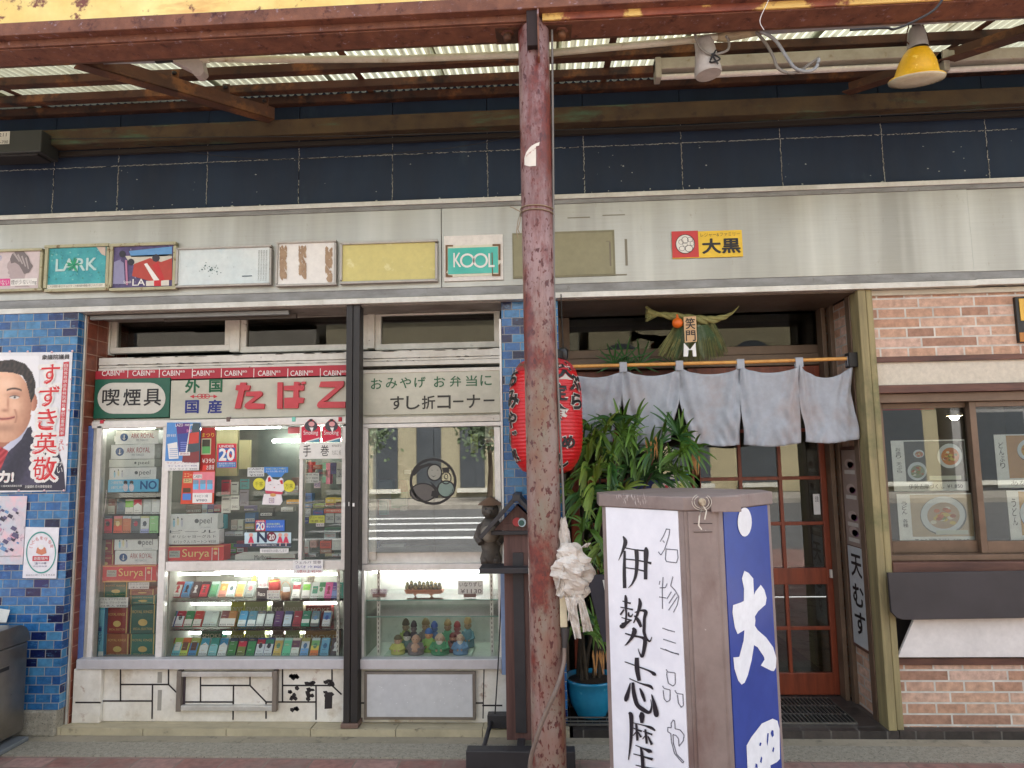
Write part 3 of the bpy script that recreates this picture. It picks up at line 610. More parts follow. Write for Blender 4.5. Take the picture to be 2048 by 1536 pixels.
big([(970, 222), (1110, 218), (1112, 165), (1180, 165), (1178, 215), (1258, 215), (1250, 290), (1178, 290), (1180, 388), (1256, 392), (1245, 468), (1180, 470), (1170, 540), (975, 540), (975, 392), (1100, 388), (1105, 290), (972, 288)])
big([(1180, 170), (1198, 170), (1200, 210), (1185, 212)]); big([(1214, 168), (1276, 160), (1270, 200), (1220, 208)])
big([(1490, 162), (1820, 155), (1815, 225), (1580, 430), (1530, 448), (1840, 445), (1840, 535), (1460, 535), (1435, 505), (1450, 460), (1700, 245), (1465, 240)])
p.build('raised_lettering', t, bevel=.002)
t = thing('shop_sign', 'grey sign with green and black lunch-box and sushi lettering right of the black post', 'sign', P(860, 828, .09))
MB().pbox(722, 742, 1000, 828, .075, .03, m_sg).build('board', t, bevel=.003)
p = MB(); G2 = f8(50, 98, 66); D2 = f8(48, 46, 40)
for ch, x, c0 in zip('おみやげお弁当に', (753, 783, 811, 840, 879, 911, 943, 972), range(8)): p.pt(ch, x-11, 750+7*(7-c0)/7, x+11, 771+7*(7-c0)/7, .0735, G2, off=.012)
for ch, x, c0 in zip('すし折コ ナ ', (794, 826, 857, 888, 0, 947, 0), range(7)):
    if x: p.pt(ch, x-13, 789+4*(6-c0)/6, x+13, 815+4*(6-c0)/6, .0735, D2, off=.016)
p.pbox(906, 801, 927, 804.5, .0732, .001, D2); p.pbox(967, 799, 989, 802.5, .0732, .001, D2); p.build('lettering', t)
MB_ = MB().pbox(724, 737, 1000, 744, .07, .04, m_white).pbox(186, 838, 1000, 850, .055, .05, m_white).pbox(186, 831, 1000, 838, .095, .03, m_white)
# ================= tobacco display case =================
m_shelf = glassmat('shelf glass', (.86, .94, .91), .06, 1.5)
m_cg = glassmat('case glass', (.96, .98, .97), .004, .7)
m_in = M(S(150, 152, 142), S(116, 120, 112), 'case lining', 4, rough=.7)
m_alw = M(S(222, 218, 212), S(202, 198, 190), 'pale aluminium', 5, rough=.4, metal=.15, spots=(S(160, 150, 136), 16, .66, .78))
m_tube = M((1, 1, .96), None, 'lit tube', emit=11); m_tube2 = M((1, 1, .95), None, 'soft lit tube', emit=7)
YC = .06; YI = .42
tc_ = thing('tobacco_display_case', 'glazed tobacco display case with white frames left of the black post', 'display case', (P(430, 1340, YC).x, .15, P(430, 1338, YC).z))
fr = MB()
for q in ((184, 838, 694, 852), (183, 852, 193, 1318), (318, 852, 331, 1318), (598, 852, 605, 1122), (331, 1122, 694, 1141), (683, 852, 694, 1122)): fr.pbox(*q, .045, .05, m_alw)
fr.pbox(160, 852, 176, 1318, .05, .04, M(S(84, 112, 168), S(70, 92, 140), 'blue tape', 30, spots=(S(30, 40, 90), 90, .62, .68)))
fr.pbox(176, 852, 183, 1318, .055, .04, m_alu)
fro = fr.build('frame', tc_, bevel=.002)
def sill(x0, x1, par):
    a, c, z0, z1 = Rc(x0, 1319, x1, 1339, .0); MB().box(a, c, .0, .06, z0, z1, M(S(196, 194, 196), S(186, 184, 186), 'sill', 3, rough=.4, metal=.2)).build('sill', par, bevel=.003); return z1
zsl = sill(152, 694, tc_)
def backing(px0, px1, y0, y1, par, mt=m_in, yi=YI, nm='back_panel'):
    x0, x1, z0, z1 = Rc(px0, y0, px1, y1, YC); b = MB().box(x0, x1, yi, yi+.01, z0, z1, mt).box(x0-.01, x0, YC+.03, yi, z0, z1, mt).box(x1, x1+.01, YC+.03, yi, z0, z1, mt).box(x0, x1, YC+.03, yi, z1, z1+.01, mt).box(x0, x1, YC-.0, yi, z0-.01, z0, mt); b.build(nm, par); return x0, x1, z0, z1
cL = backing(192, 319, 852, 1318, tc_); 
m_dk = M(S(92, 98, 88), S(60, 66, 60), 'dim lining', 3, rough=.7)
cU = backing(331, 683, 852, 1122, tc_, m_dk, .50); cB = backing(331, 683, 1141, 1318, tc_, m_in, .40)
g = MB()
for q in ((193, 852, 318, 1318), (331, 852, 598, 1122), (605, 852, 683, 1122), (331, 1141, 683, 1318)): x0, x1, z0, z1 = Rc(*q, YC); g.box(x0, x1, YC, YC+.003, z0, z1, m_cg)
g.build('pane', tc_)
sh = MB()
for py in (985, 1067): x0, x1, z0, z1 = Rc(193, py, 318, py+11, .14); sh.box(x0, x1, .12, YI-.005, z0, z1, F(S(52, 50, 48), .5))
sh.build('shelf', tc_)
sh = MB(); 
for py in (1201, 1259): z = P(500, py, YC+.05).z; sh.box(cB[0], cB[1], YC+.05, .39, z-.006, z, m_shelf)
for py in (1010, 1062): z = P(640, py, .2).z; sh.box(P(608, 1000, .2).x, cU[1], .16, .48, z-.005, z, m_shelf)
sh.build('glass_shelf', tc_)
for cx in (372, 545): x = P(cx, 1200, .38).x; MB().box(x-.006, x+.006, .375, .388, cB[2], cB[3], m_alu).build('shelf_upright', tc_)
x = P(676, 1200, .12).x; u = MB().box(x-.007, x+.007, .12, .128, cB[2], cB[3], m_alw)
for k in range(22): z = cB[2]+.02+k*.026; u.box(x-.0015, x+.0015, .1193, .12, z, z+.014, BLK)
u.build('shelf_upright', tc_)
def tube_lamp(a, b, py, Y, par, r=.011, mt=None): p0, p1 = P(a, py, Y), P(b, py, Y); p1.z = p0.z; MB().tube([p0, p1], r, mt or m_tube).build('fluorescent_tube', par)
tube_lamp(430, 598, 1145.5, .10, tc_, .008, m_tube2); tube_lamp(546, 682, 882, .44, tc_); tube_lamp(345, 560, 858, .20, tc_, .009); tube_lamp(606, 676, 859, .16, tc_, .008); tube_lamp(205, 310, 857, .14, tc_, .007); tube_lamp(340, 440, 1148, .2, tc_, .007, m_tube2); tube_lamp(470, 676, 1150, .34, tc_, .007, m_tube2); tube_lamp(345, 676, 1208, .36, tc_, .006, m_tube2); tube_lamp(345, 676, 1266, .34, tc_, .006, m_tube2)  # tubes below the two glass shelves are added to brighten the lower packs
# ---- packs ----
def pack(cx, wpx, yb, hpx, Y, bands, label, grp, tilt=0, mark=None, d=.022, name='cigarette_pack', cat='cigarette pack', txt_=None, base=None):
    p0 = P(cx-wpx/2, yb, Y); p1 = P(cx+wpx/2, yb, Y); w_ = p1.x-p0.x; h = (p0.z-P(cx-wpx/2, yb+hpx, Y).z)/max(.5, math.cos(tilt))
    b = MB(); b.box(-w_/2, w_/2, 0, d, 0, h, base or f8(*bands[0][2]))
    for f0, f1, c in bands: b.add([(-w_/2+.0004, -.0006, h*(1-f1)), (w_/2-.0004, -.0006, h*(1-f1)), (w_/2-.0004, -.0006, h*(1-f0)), (-w_/2+.0004, -.0006, h*(1-f0))], [(0, 1, 2, 3)], f8(*c, r=.35))
    fn = lambda u, q: (-w_/2+w_*u, -.0012, h*q)
    if mark:
        k, mc = mark
        if k == 'disc': n = 10; b.add([fn(.5+.24*math.cos(q/n*6.28), .55+.16*math.sin(q/n*6.28)) for q in range(n)], [tuple(range(n))], f8(*mc))
        if k == 'chev': b.add([fn(0, .98), fn(0, .55), fn(.5, .74), fn(1, .55), fn(1, .98)], [(0, 1, 2, 3, 4)], f8(*mc))
        if k == 'head': n = 10; b.add([fn(.5+.2*math.cos(q/n*6.28), .6+.17*math.sin(q/n*6.28)) for q in range(n)]+[fn(.25, .25), fn(.75, .25), fn(.6, .45), fn(.4, .45)], [tuple(range(n)), (n, n+1, n+2, n+3)], f8(*mc))
        if k == 'win': b.add([fn(.15, .28), fn(.85, .28), fn(.85, .75), fn(.15, .75)], [(0, 1, 2, 3)], f8(*mc))
    if txt_: v0, v1, tcx = txt_[1:]; b.txt(txt_[0], lambda u, q: (-w_/2+w_*u, -.0016, h*q), f8(*tcx), .08, v0, .92, v1, .0)
    for q in range(3): z_ = random.uniform(.2, .9); b.add([fn(.18, z_), fn(.18+random.uniform(.3, .62), z_), fn(.6, z_+.018), fn(.18, z_+.018)], [(0, 1, 2, 3)], f8(*random.choice([(226, 226, 220), (60, 56, 60), (200, 170, 110)])))
    o = b.build(name); o.location = P(cx, yb, Y); o.rotation_euler = (-tilt, 0, 0)
    return tag(o, label, cat, grp)
def desc(b0, b1): return b0
ORD = ['first', 'second', 'third', 'fourth', 'fifth', 'sixth', 'seventh', 'eighth', 'ninth', 'tenth', 'eleventh', 'twelfth', 'thirteenth', 'fourteenth', 'fifteenth', 'sixteenth', 'seventeenth', 'eighteenth', 'nineteenth']
W_, K_, PRC = (226, 224, 218), (40, 38, 40), ('¥500', .04, .14, (30, 30, 30))
def row(lst, yb, hpx, Y, wpx, shelf, tilt, grp):
    for i, (cx, nm, bands, mark) in enumerate(lst):
        pack(cx, wpx, yb, hpx, Y, bands, f'{nm} cigarette pack, {ORD[i]} from left {shelf}', grp, tilt, mark, txt_=PRC)
row([(333, 'black', [(0, .2, (60, 150, 130)), (.2, 1, (50, 56, 58))], ('head', (200, 200, 195))), (351, 'red and white', [(0, .22, (170, 30, 40)), (.22, 1, W_)], ('head', (190, 50, 60))), (369, 'blue', [(0, .15, (120, 170, 210)), (.15, 1, (60, 150, 200))], ('head', (20, 20, 40))), (387, 'charcoal', [(0, 1, (62, 52, 56))], ('head', (220, 220, 220))), (405, 'bright red', [(0, .2, (50, 40, 44)), (.2, 1, (206, 40, 60))], ('head', (120, 60, 60))), (424, 'green', [(0, .18, (190, 215, 205)), (.18, 1, (90, 165, 120))], ('win', (110, 180, 130))), (443, 'gold and pink', [(0, .15, (225, 210, 190)), (.15, .6, (190, 150, 80)), (.6, 1, (220, 150, 130))], ('disc', (235, 200, 120))), (459, 'pale green', [(0, 1, (205, 222, 215))], ('disc', (60, 80, 90))), (477, 'orange', [(0, .15, (215, 225, 215)), (.15, 1, (228, 160, 90))], ('win', (240, 150, 70))), (497, 'grey', [(0, .2, (200, 214, 206)), (.2, 1, (130, 140, 136))], ('disc', (196, 90, 90)))], 1193, 27, .13, 15.5, 'on the upper glass shelf', R_(32), 'cigarette packs on the upper glass shelf')
row([(590, 'red topped white', [(0, .15, W_), (.15, .45, (170, 30, 44)), (.45, 1, W_)], None), (610, 'lime topped white', [(0, .12, W_), (.12, .5, (110, 190, 40)), (.5, 1, W_)], None), (628, 'white striped', [(0, 1, (214, 224, 218))], ('win', (60, 150, 120))), (640, 'green and white', [(0, .3, (40, 140, 90)), (.3, 1, (200, 220, 205))], ('disc', (60, 150, 90))), (655, 'pink', [(0, 1, (226, 90, 160))], ('head', (150, 30, 80))), (668, 'purple', [(0, .5, (90, 60, 150)), (.5, 1, (110, 140, 200))], None), (679, 'teal', [(0, 1, (60, 160, 140))], None)], 1196, 29, .13, 15, 'beside the basket', R_(26), 'cigarette packs right of the small basket')
b2 = [(0, .35, (30, 130, 90)), (.35, 1, (220, 222, 224))]; b3 = [(0, .35, (170, 20, 50)), (.35, 1, (220, 222, 224))]
row([(338, 'green topped white', [(0, .15, (40, 80, 150))]+b2, ('disc', (50, 50, 60))), (356, 'crimson topped white', b3, ('disc', (50, 50, 60))), (374, 'green labelled cream', [(0, .55, (40, 130, 70)), (.55, 1, (226, 222, 210))], None), (392, 'red labelled cream', [(0, .55, (190, 50, 40)), (.55, 1, (226, 222, 210))], None), (412, 'pale grey', [(0, 1, (208, 216, 208))], None), (424, 'pale green', [(0, 1, (214, 224, 214))], None), (445, 'brown and red', [(0, .5, (120, 50, 50)), (.5, 1, (226, 220, 214))], None), (460, 'brown and gold', [(0, .5, (180, 120, 60)), (.5, 1, (226, 220, 214))], None), (482, 'sky blue', [(0, .6, (90, 170, 215)), (.6, 1, (222, 226, 226))], None), (501, 'slate blue', [(0, .6, (90, 140, 160)), (.6, 1, (222, 226, 226))], None), (518, 'silver', [(0, .2, (90, 90, 96)), (.2, 1, (200, 206, 204))], ('win', (214, 218, 216))), (536, 'silver grey', [(0, .2, (60, 60, 64)), (.2, 1, (190, 196, 194))], ('win', (206, 210, 210))), (554, 'dark purple', [(0, 1, (84, 40, 96))], None), (573, 'navy and white', [(0, .25, (60, 80, 120)), (.25, 1, (200, 214, 226))], None), (592, 'crimson', [(0, 1, (150, 36, 50))], None), (609, 'emerald', [(0, .55, (30, 120, 90)), (.55, .8, W_), (.8, 1, (40, 140, 110))], None), (628, 'steel blue', [(0, .55, (90, 120, 130)), (.55, .8, W_), (.8, 1, (130, 130, 126))], ('disc', (90, 130, 170))), (651, 'white and cobalt', [(0, .1, W_), (.1, .55, (80, 130, 180)), (.55, 1, (214, 214, 216))], ('disc', (30, 70, 140)))], 1252, 27, .13, 15.5, 'on the middle shelf', R_(30), 'cigarette packs on the middle glass shelf')
row([(328.5+4, 'red and green', [(0, .3, (170, 60, 50)), (.3, 1, (120, 170, 130))], ('win', (84, 50, 40))), (350, 'lime and white', [(0, .35, (160, 190, 90)), (.35, 1, (110, 190, 200))], ('win', (226, 226, 220))), (365, 'orange and yellow', [(0, .3, (220, 110, 50)), (.3, 1, (200, 215, 90))], ('win', (110, 70, 50))), (383, 'olive and blue', [(0, .3, (160, 170, 80)), (.3, 1, (70, 140, 190))], ('win', (90, 60, 50))), (404, 'white with teal roof', [(0, 1, (224, 226, 226))], ('chev', (50, 150, 175))), (423, 'teal', [(0, .35, (60, 150, 130)), (.35, 1, (140, 200, 205))], ('chev', (50, 140, 130))), (442, 'white with blue roof', [(0, 1, (224, 226, 226))], ('chev', (40, 130, 170))), (461, 'forest green', [(0, .2, (34, 50, 70)), (.2, 1, (60, 130, 60))], None), (480, 'scarlet and olive', [(0, .2, (40, 40, 60)), (.2, .5, (200, 30, 60)), (.5, 1, (120, 130, 60))], None), (499, 'dark green', [(0, .2, (34, 50, 70)), (.2, 1, (50, 140, 80))], None), (517, 'red banded white', [(0, .1, (50, 70, 130)), (.1, .35, (170, 30, 50)), (.35, 1, (216, 218, 226))], ('disc', (60, 60, 70))), (534, 'green banded white', [(0, .1, (50, 70, 130)), (.1, .35, (40, 130, 100)), (.35, 1, (216, 218, 226))], ('disc', (60, 60, 70))), (553, 'mustard', [(0, .15, (190, 210, 205)), (.15, 1, (210, 180, 100))], ('disc', (110, 150, 120))), (571, 'mint', [(0, .15, (170, 210, 200)), (.15, 1, (110, 205, 160))], None), (588, 'plum', [(0, .15, (215, 205, 190)), (.15, .55, (110, 70, 90)), (.55, 1, (228, 228, 222))], None), (607, 'white and azure', [(0, .2, (170, 165, 100)), (.2, .6, (206, 210, 214)), (.6, 1, (120, 170, 220))], ('disc', (80, 120, 160))), (627, 'rainbow', [(0, .15, (190, 205, 205)), (.15, .45, (120, 180, 110)), (.45, .7, (225, 205, 90)), (.7, 1, (235, 130, 70))], ('disc', (90, 140, 110))), (647, 'light blue', [(0, 1, (110, 170, 200))], ('disc', (60, 110, 150))), (668, 'dark brown', [(0, 1, (78, 64, 66))], ('head', (220, 220, 220)))], 1311, 31, .12, 16.3, 'on the case floor', R_(30), 'cigarette packs on the bottom of the case')
row([(188+4, 'white and red', [(0, .35, (190, 60, 60)), (.35, 1, W_)], ('disc', (60, 50, 50))), (203, 'tan', [(0, 1, (170, 150, 120))], ('disc', (190, 120, 50))), (221, 'maroon topped', [(0, .45, (130, 60, 56)), (.45, 1, (190, 190, 175))], None), (241, 'slate blue', [(0, 1, (86, 112, 128))], ('win', (60, 90, 120))), (258, 'lime topped', [(0, .12, W_), (.12, .55, (110, 190, 40)), (.55, 1, (224, 224, 214))], None), (275, 'red roofed white', [(0, 1, (226, 226, 222))], ('chev', (200, 30, 60))), (294, 'silver', [(0, 1, (190, 198, 200))], None), (311, 'pale silver', [(0, 1, (206, 212, 214))], None)], 1028, 30, .16, 16, 'in the narrow case, upper row', 0, 'packs standing in two rows in the left case')
row([(195, 'blue', [(0, .12, (200, 215, 225)), (.12, 1, (80, 160, 200))], ('disc', (225, 210, 215))), (215, 'red', [(0, .15, (90, 100, 110)), (.15, 1, (206, 50, 70))], ('disc', (60, 30, 40))), (235, 'orange red', [(0, .15, (220, 130, 130)), (.15, .55, (190, 130, 70)), (.55, 1, (226, 90, 60))], ('disc', (235, 210, 150))), (253, 'copper', [(0, .15, (190, 200, 205)), (.15, 1, (206, 120, 80))], None), (271, 'dark grey', [(0, .15, (190, 196, 196)), (.15, 1, (96, 104, 108))], ('disc', (190, 60, 80))), (289, 'white and lilac', [(0, .12, (200, 200, 150)), (.12, .75, (216, 220, 220)), (.75, 1, (170, 180, 225))], ('disc', (80, 90, 100))), (307, 'pale green', [(0, 1, (150, 205, 140))], None)], 1066, 34, .13, 17, 'in the narrow case, lower row', 0, 'packs standing in two rows in the left case')
# ---- cartons, cards and posters of the tobacco case ----
def carton(a, b, c, d, Y, dep, col, label, cat='carton', grp=None, draw=None, name=None, rough=.45):
    x0, x1, z0, z1 = Rc(a, b, c, d, Y); mt = col if not isinstance(col, tuple) else f8(*col, r=rough)
    m_ = MB().box(x0, x1, Y, Y+dep, z0, z1, mt)
    if draw: draw(m_, Y-.0012)
    return tag(m_.build(name or cat.replace(' ', '_'), bevel=0), label, cat, grp)
def ark(a, b, c, d):
    def f(m_, y):
        cx, cy = a+(c-a)*.2, (b+d)/2; r = (d-b)*.29; disc(m_, cx, cy, r, r, y, f8(30, 76, 130)); m_.pbox(cx-.8, cy-r*.6, cx+.8, cy+r*.6, y-.0004, .0003, WHT); m_.pg([(cx-r*.5, cy+r*.2), (cx, cy+r*.7), (cx+r*.5, cy+r*.2), (cx, cy+r*.45)], y-.0005, WHT)
        m_.pt('ARK ROYAL', a+(c-a)*.36, b+(d-b)*.2, a+(c-a)*.9, b+(d-b)*.56, y, f8(170, 76, 76)); m_.pt('PIPE TOBACCO', a+(c-a)*.48, b+(d-b)*.64, a+(c-a)*.76, b+(d-b)*.78, y, f8(130, 140, 150))
    return f
def peel(a, b, c, d, pic=True):
    def f(m_, y):
        w_, h = c-a, d-b; disc(m_, a+w_*.58, b+h*.45, h*.15, h*.15, y, f8(110, 112, 112)); m_.pt('peel', a+w_*.64, b+h*.2, a+w_*.88, b+h*.75, y, f8(96, 98, 98))
        if pic:
            for k, (u, v) in enumerate(((.12, .62), (.2, .5), (.28, .6))): disc(m_, a+w_*u, b+h*v, h*.08, h*.26, y, f8(*((150, 200, 220), (220, 210, 170), (200, 200, 210))[k])); disc(m_, a+w_*u, b+h*(v-.28), h*.05, h*.07, y, f8(90, 96, 100))
        m_.pt('3 in 1 natural tobacco', a+w_*.66, b+h*.82, a+w_*.86, b+h*.92, y, f8(150, 155, 160))
    return f
def surya(a, b, c, d):
    def f(m_, y):
        w_, h = c-a, d-b; m_.pt('Surya', a+w_*.3, b+h*.18, a+w_*.76, b+h*.78, y, f8(232, 206, 130), off=.0); m_.pbox(a+w_*.08, b+h*.28, a+w_*.26, b+h*.68, y, .0005, f8(190, 196, 186))
        m_.pt('WARNING', a+w_*.1, b+h*.32, a+w_*.24, b+h*.46, y-.0006, BLK); m_.pt('SMOKING KILLS', a+w_*.09, b+h*.5, a+w_*.25, b+h*.62, y-.0006, BLK)
        m_.pbox(a+w_*.8, b+h*.1, a+w_*.81, b+h*.9, y, .0005, WHT); m_.pbox(a+w_*.91, b+h*.1, a+w_*.92, b+h*.9, y, .0005, WHT); m_.pbox(a+w_*.83, b+h*.1, a+w_*.9, b+h*.22, y, .0005, f8(226, 190, 100)); disc(m_, a+w_*.865, b+h*.42, w_*.03, h*.1, y, f8(230, 190, 150)); m_.pt('by GUDANG GARAM', a+w_*.08, b+h*.86, a+w_*.5, b+h*.93, y, f8(226, 160, 90))
        m_.pbox(a, b, c, b+h*.05, y, .0005, f8(220, 176, 110)); m_.pbox(a, d-h*.07, c, d, y, .0005, f8(220, 176, 110))
    return f
CW = (226, 226, 222)
carton(231, 861, 317, 888, .13, .06, CW, 'white carton with an anchor badge, topmost of the stack in the left case', draw=ark(231, 861, 317, 888))
carton(222, 889, 309, 918, .12, .07, CW, 'white anchor-badge carton just under the topmost one in the left case', draw=ark(222, 889, 309, 918))
carton(218, 919, 309, 934, .12, .07, (214, 216, 206), 'thin pale green-white carton under the two anchor cartons', draw=peel(218, 919, 309, 934, False))
carton(218, 935, 312, 984, .12, .07, CW, 'white carton with three fruit cups above the light blue age notice', draw=peel(218, 935, 312, 958))
carton(229, 1073, 316, 1100, .13, .06, CW, 'white fruit-cup carton on top of the lower stack in the left case', draw=peel(229, 1073, 316, 1100))
carton(230, 1101, 313, 1129, .13, .06, CW, 'white anchor-badge carton resting on the red carton in the left case', draw=ark(230, 1101, 313, 1129))
carton(205, 1131, 312, 1164, .11, .09, (204, 36, 50), 'red carton with gold script lettering in the left case', draw=surya(205, 1131, 312, 1164))
def no20(m_, y):
    m_.pt('NO', 281, 962, 313, 978, y-.0002, f8(20, 90, 150), off=.03); m_.pt('二十歳未満の喫煙は', 222, 962, 246, 968, y-.0002, WHT); m_.pt('お断りします', 222, 972, 246, 978, y-.0002, WHT)
    for u in (251, 263): disc(m_, u, 965, 4, 4, y-.0002, f8(70, 60, 60)); disc(m_, u, 975, 5, 8, y-.0002, f8(225, 215, 220))
carton(216, 959, 317, 984, .105, .003, (96, 182, 222), 'light blue age limit notice leaning on the stack in the left case', 'notice', draw=no20)
bcs = [(194, 878, 214, 900, (86, 120, 86)), (194, 901, 214, 921, (140, 50, 50)), (193, 922, 214, 941, (150, 66, 60)), (193, 942, 213, 962, (70, 110, 80)), (193, 963, 216, 985, (140, 60, 40))]
for i, (a, b, c, d, col) in enumerate(bcs):
    carton(a, b, c, d, .2, .1, col, f'{("dark green", "deep red", "brick red", "grey green", "rust red")[i]} tin, {ORD[i]} from the top of the narrow stack in the left case', 'tin', 'tins stacked at the left edge of the case', lambda m_, y, a=a, b=b, c=c, d=d: (m_.pbox(a+3, (b+d)/2-3, c-3, (b+d)/2+3, y, .0005, f8(190, 170, 120)), m_.pbox(a, b, c, b+1.2, y, .0005, f8(180, 170, 140))))
carton(203, 872, 231, 884, .19, .003, (222, 214, 206), 'small white name card above the tins in the left case', 'card', draw=lambda m_, y: m_.pt('ARK ROYAL', 206, 875, 228, 880, y, f8(170, 90, 90)))
def foil(a, b, c, d, tc=(206, 180, 110)):
    def f(m_, y):
        m_.pt('ROYAL KINGS', a+5, b+(d-b)*.2, c-6, b+(d-b)*.3, y, f8(*tc)); disc(m_, (a+c)/2, b+(d-b)*.62, (c-a)*.18, (d-b)*.12, y, f8(*tc)); m_.pbox(a+1, b, a+2.5, d, y, .0005, f8(190, 160, 90)); m_.pbox(c-4, b, c-2, d, y, .0005, f8(200, 176, 110)); m_.pt('SPECIAL SELECTION', a+6, d-(d-b)*.2, c-7, d-(d-b)*.12, y, f8(*tc))
    return f
for a, b, c, d, col, lb in ((190, 1079, 228, 1108, (150, 36, 44), 'dark red cigar box beside the fruit-cup carton'), (190, 1109, 228, 1138, (160, 32, 40), 'red cigar box with a torn label under the dark red one'), (186, 1139, 204, 1163, (120, 84, 78), 'brown cigar box left of the red script carton'), (180, 1165, 196, 1208, (36, 84, 78), 'narrow dark green box at the left edge of the case'),
                            (207, 1164, 256, 1194, (26, 104, 76), 'green cigar box under the red script carton'), (260, 1178, 309, 1190, (140, 88, 72), 'tan cigar box behind the small price card'), (260, 1191, 311, 1208, (44, 116, 100), 'teal cigar box on top of the tall green ones'), (212, 1216, 256, 1267, (140, 46, 44), 'tall maroon cigar box in the left case'), (260, 1209, 311, 1267, (24, 94, 84), 'tall dark green cigar box in the left case'), (211, 1268, 258, 1317, (150, 88, 60), 'bronze cigar box standing on the case floor'), (260, 1268, 310, 1317, (30, 110, 96), 'green cigar box with a pale band standing on the case floor')):
    carton(a, b, c, d, .15, .09, col, lb, 'cigar box', 'cigar boxes in the left case', foil(a, b, c, d))
def cy(m_, y): m_.pbox(173+3, 1208, 208, 1218, y, .0005, f8(70, 180, 170)); m_.pbox(193, 1220, 207, 1314, y-.0003, .0005, f8(120, 190, 210)); m_.pt('MAZE', 180, 1232, 186, 1272, y-.001, f8(40, 80, 150), vert=True); m_.pt('LIGHT', 196, 1245, 203, 1290, y-.001, f8(40, 80, 140), vert=True); m_.pbox(196, 1303, 206, 1313, y-.001, .0005, WHT); m_.pbox(176, 1286, 189, 1315, y-.001, .0005, f8(200, 220, 230))
carton(175, 1207, 208, 1316, .12, .08, (84, 160, 206), 'tall sky blue carton at the bottom left of the case', draw=cy)
def note(lines, a, b, c, d, col=(60, 60, 70)):
    def f(m_, y):
        n = len(lines); h = (d-b)/n
        for i, t_ in enumerate(lines):
            cl_ = col if not isinstance(t_, tuple) else t_[1]; s_ = t_ if isinstance(t_, str) else t_[0]
            m_.pt(s_, a+(c-a)*(.06+.04*i), b+h*(i+.18), c-(c-a)*.06, b+h*(i+.82), y, f8(*cl_))
    return f
def card(lines, a, b, c, d, Y, label, col=(60, 60, 70), bgc=(228, 226, 222), name='price_card', cat='price card'): return carton(a, b, c, d, Y, .002, bgc, label, cat, 'handwritten price cards', note(lines, a, b, c, d, col), name, .7)
card(['ガラム スリヤマイルド', 'ガラム ブラック ¥570', '16本入 ¥480'], 195, 1195, 256, 1215, .11, 'handwritten card with three lines over the maroon cigar box')
card(['ミニシガリロ', '5本入 ¥1000'], 257, 1165, 298, 1178, .10, 'small handwritten card hanging under the red script carton')
tag(MB().tube([P(206, 1035, .11), P(211, 1010, .11), P(213, 980, .1)], .0022, f8(230, 214, 220)).build('string'), 'short pale string hanging before the left case packs', 'string')
# posters on the main glass
def poster(pts, Y, mt, name, label, cat, draw=None, dep=.002, grp=None):
    m_ = MB().ppr(pts, Y, dep, mt)
    if draw: draw(m_, Y-.0012)
    return tag(m_.build(name), label, cat, grp)
def d1(m_, y):
    m_.pg([(352, 847), (380, 846), (372, 905), (358, 905)], y, f8(96, 50, 120)); m_.pg([(355, 868), (376, 866), (371, 905), (360, 905)], y-.0003, f8(60, 80, 150)); m_.pg([(386, 846), (400, 846), (399, 925), (368, 925)], y, f8(70, 84, 90)); m_.pg([(379, 866), (398, 864), (397, 886), (377, 888)], y-.0003, f8(200, 70, 60)); m_.pg([(366, 908), (398, 902), (398, 924), (364, 924)], y-.0004, f8(130, 60, 60))
    m_.pt('LAZO', 351, 847, 366, 853, y-.0006, WHT); m_.pt('new', 370, 848, 386, 852, y-.0006, WHT); m_.pt('500', 373, 859, 384, 864, y-.0006, f8(230, 150, 190)); m_.pg([(335, 888), (354, 884), (357, 917), (338, 918)], y-.0006, WHT)
    for k in range(5): m_.pbox(339, 897+k*4, 355, 898.2+k*4, y-.0008, .0003, f8(90, 130, 190)); m_.pbox(361, 884+k*4, 376, 885.6+k*4, y-.0008, .0003, f8(130, 140, 200))
    m_.pt('軽快 新発売', 334, 868, 352, 874, y-.0006, WHT); m_.pg([(380, 850), (381, 850), (374, 905), (371, 905)], y-.0008, WHT); m_.pbox(358, 904, 380, 911, y-.001, .0003, WHT); m_.pt('新発売', 360, 905, 378, 910, y-.0015, f8(150, 60, 90))
poster([(334, 845), (401, 845), (399, 922), (330, 922)], .035, f8(84, 140, 200), 'poster', 'blue and purple cigarette poster at the top left of the main glass', 'poster', d1, grp='posters on the tobacco case glass')
card([('ラゾ メンソール ¥480', (170, 70, 90)), ('ラゾ レギュラー ¥500', (90, 80, 150)), ('ラゾ ライト ¥450', (80, 80, 90))], 329, 922, 398, 941, .034, 'handwritten card with three prices under the blue poster')
def d2(m_, y):
    m_.pt('まつり', 404, 866, 428, 874, y, f8(226, 196, 60)); m_.pbox(403, 877, 422, 909, y, .0004, f8(190, 186, 150)); m_.pbox(404.5, 879, 420, 893, y-.0005, .0004, f8(60, 56, 40)); m_.pbox(404.5, 893, 420, 907, y-.0005, .0004, f8(90, 160, 90)); m_.pt('¥390', 404, 917, 429, 926, y, f8(232, 220, 210)); m_.pg([(406, 930), (416, 930), (412, 941), (404, 941)], y, f8(220, 60, 50)); m_.pt('お買得', 413, 930, 428, 940, y-.0004, WHT)
poster([(402, 855), (431, 855), (430, 944), (400, 944)], .05, f8(160, 32, 26), 'poster', 'dark red poster with a green pack and the price 390', 'poster', d2, grp='posters on the tobacco case glass')
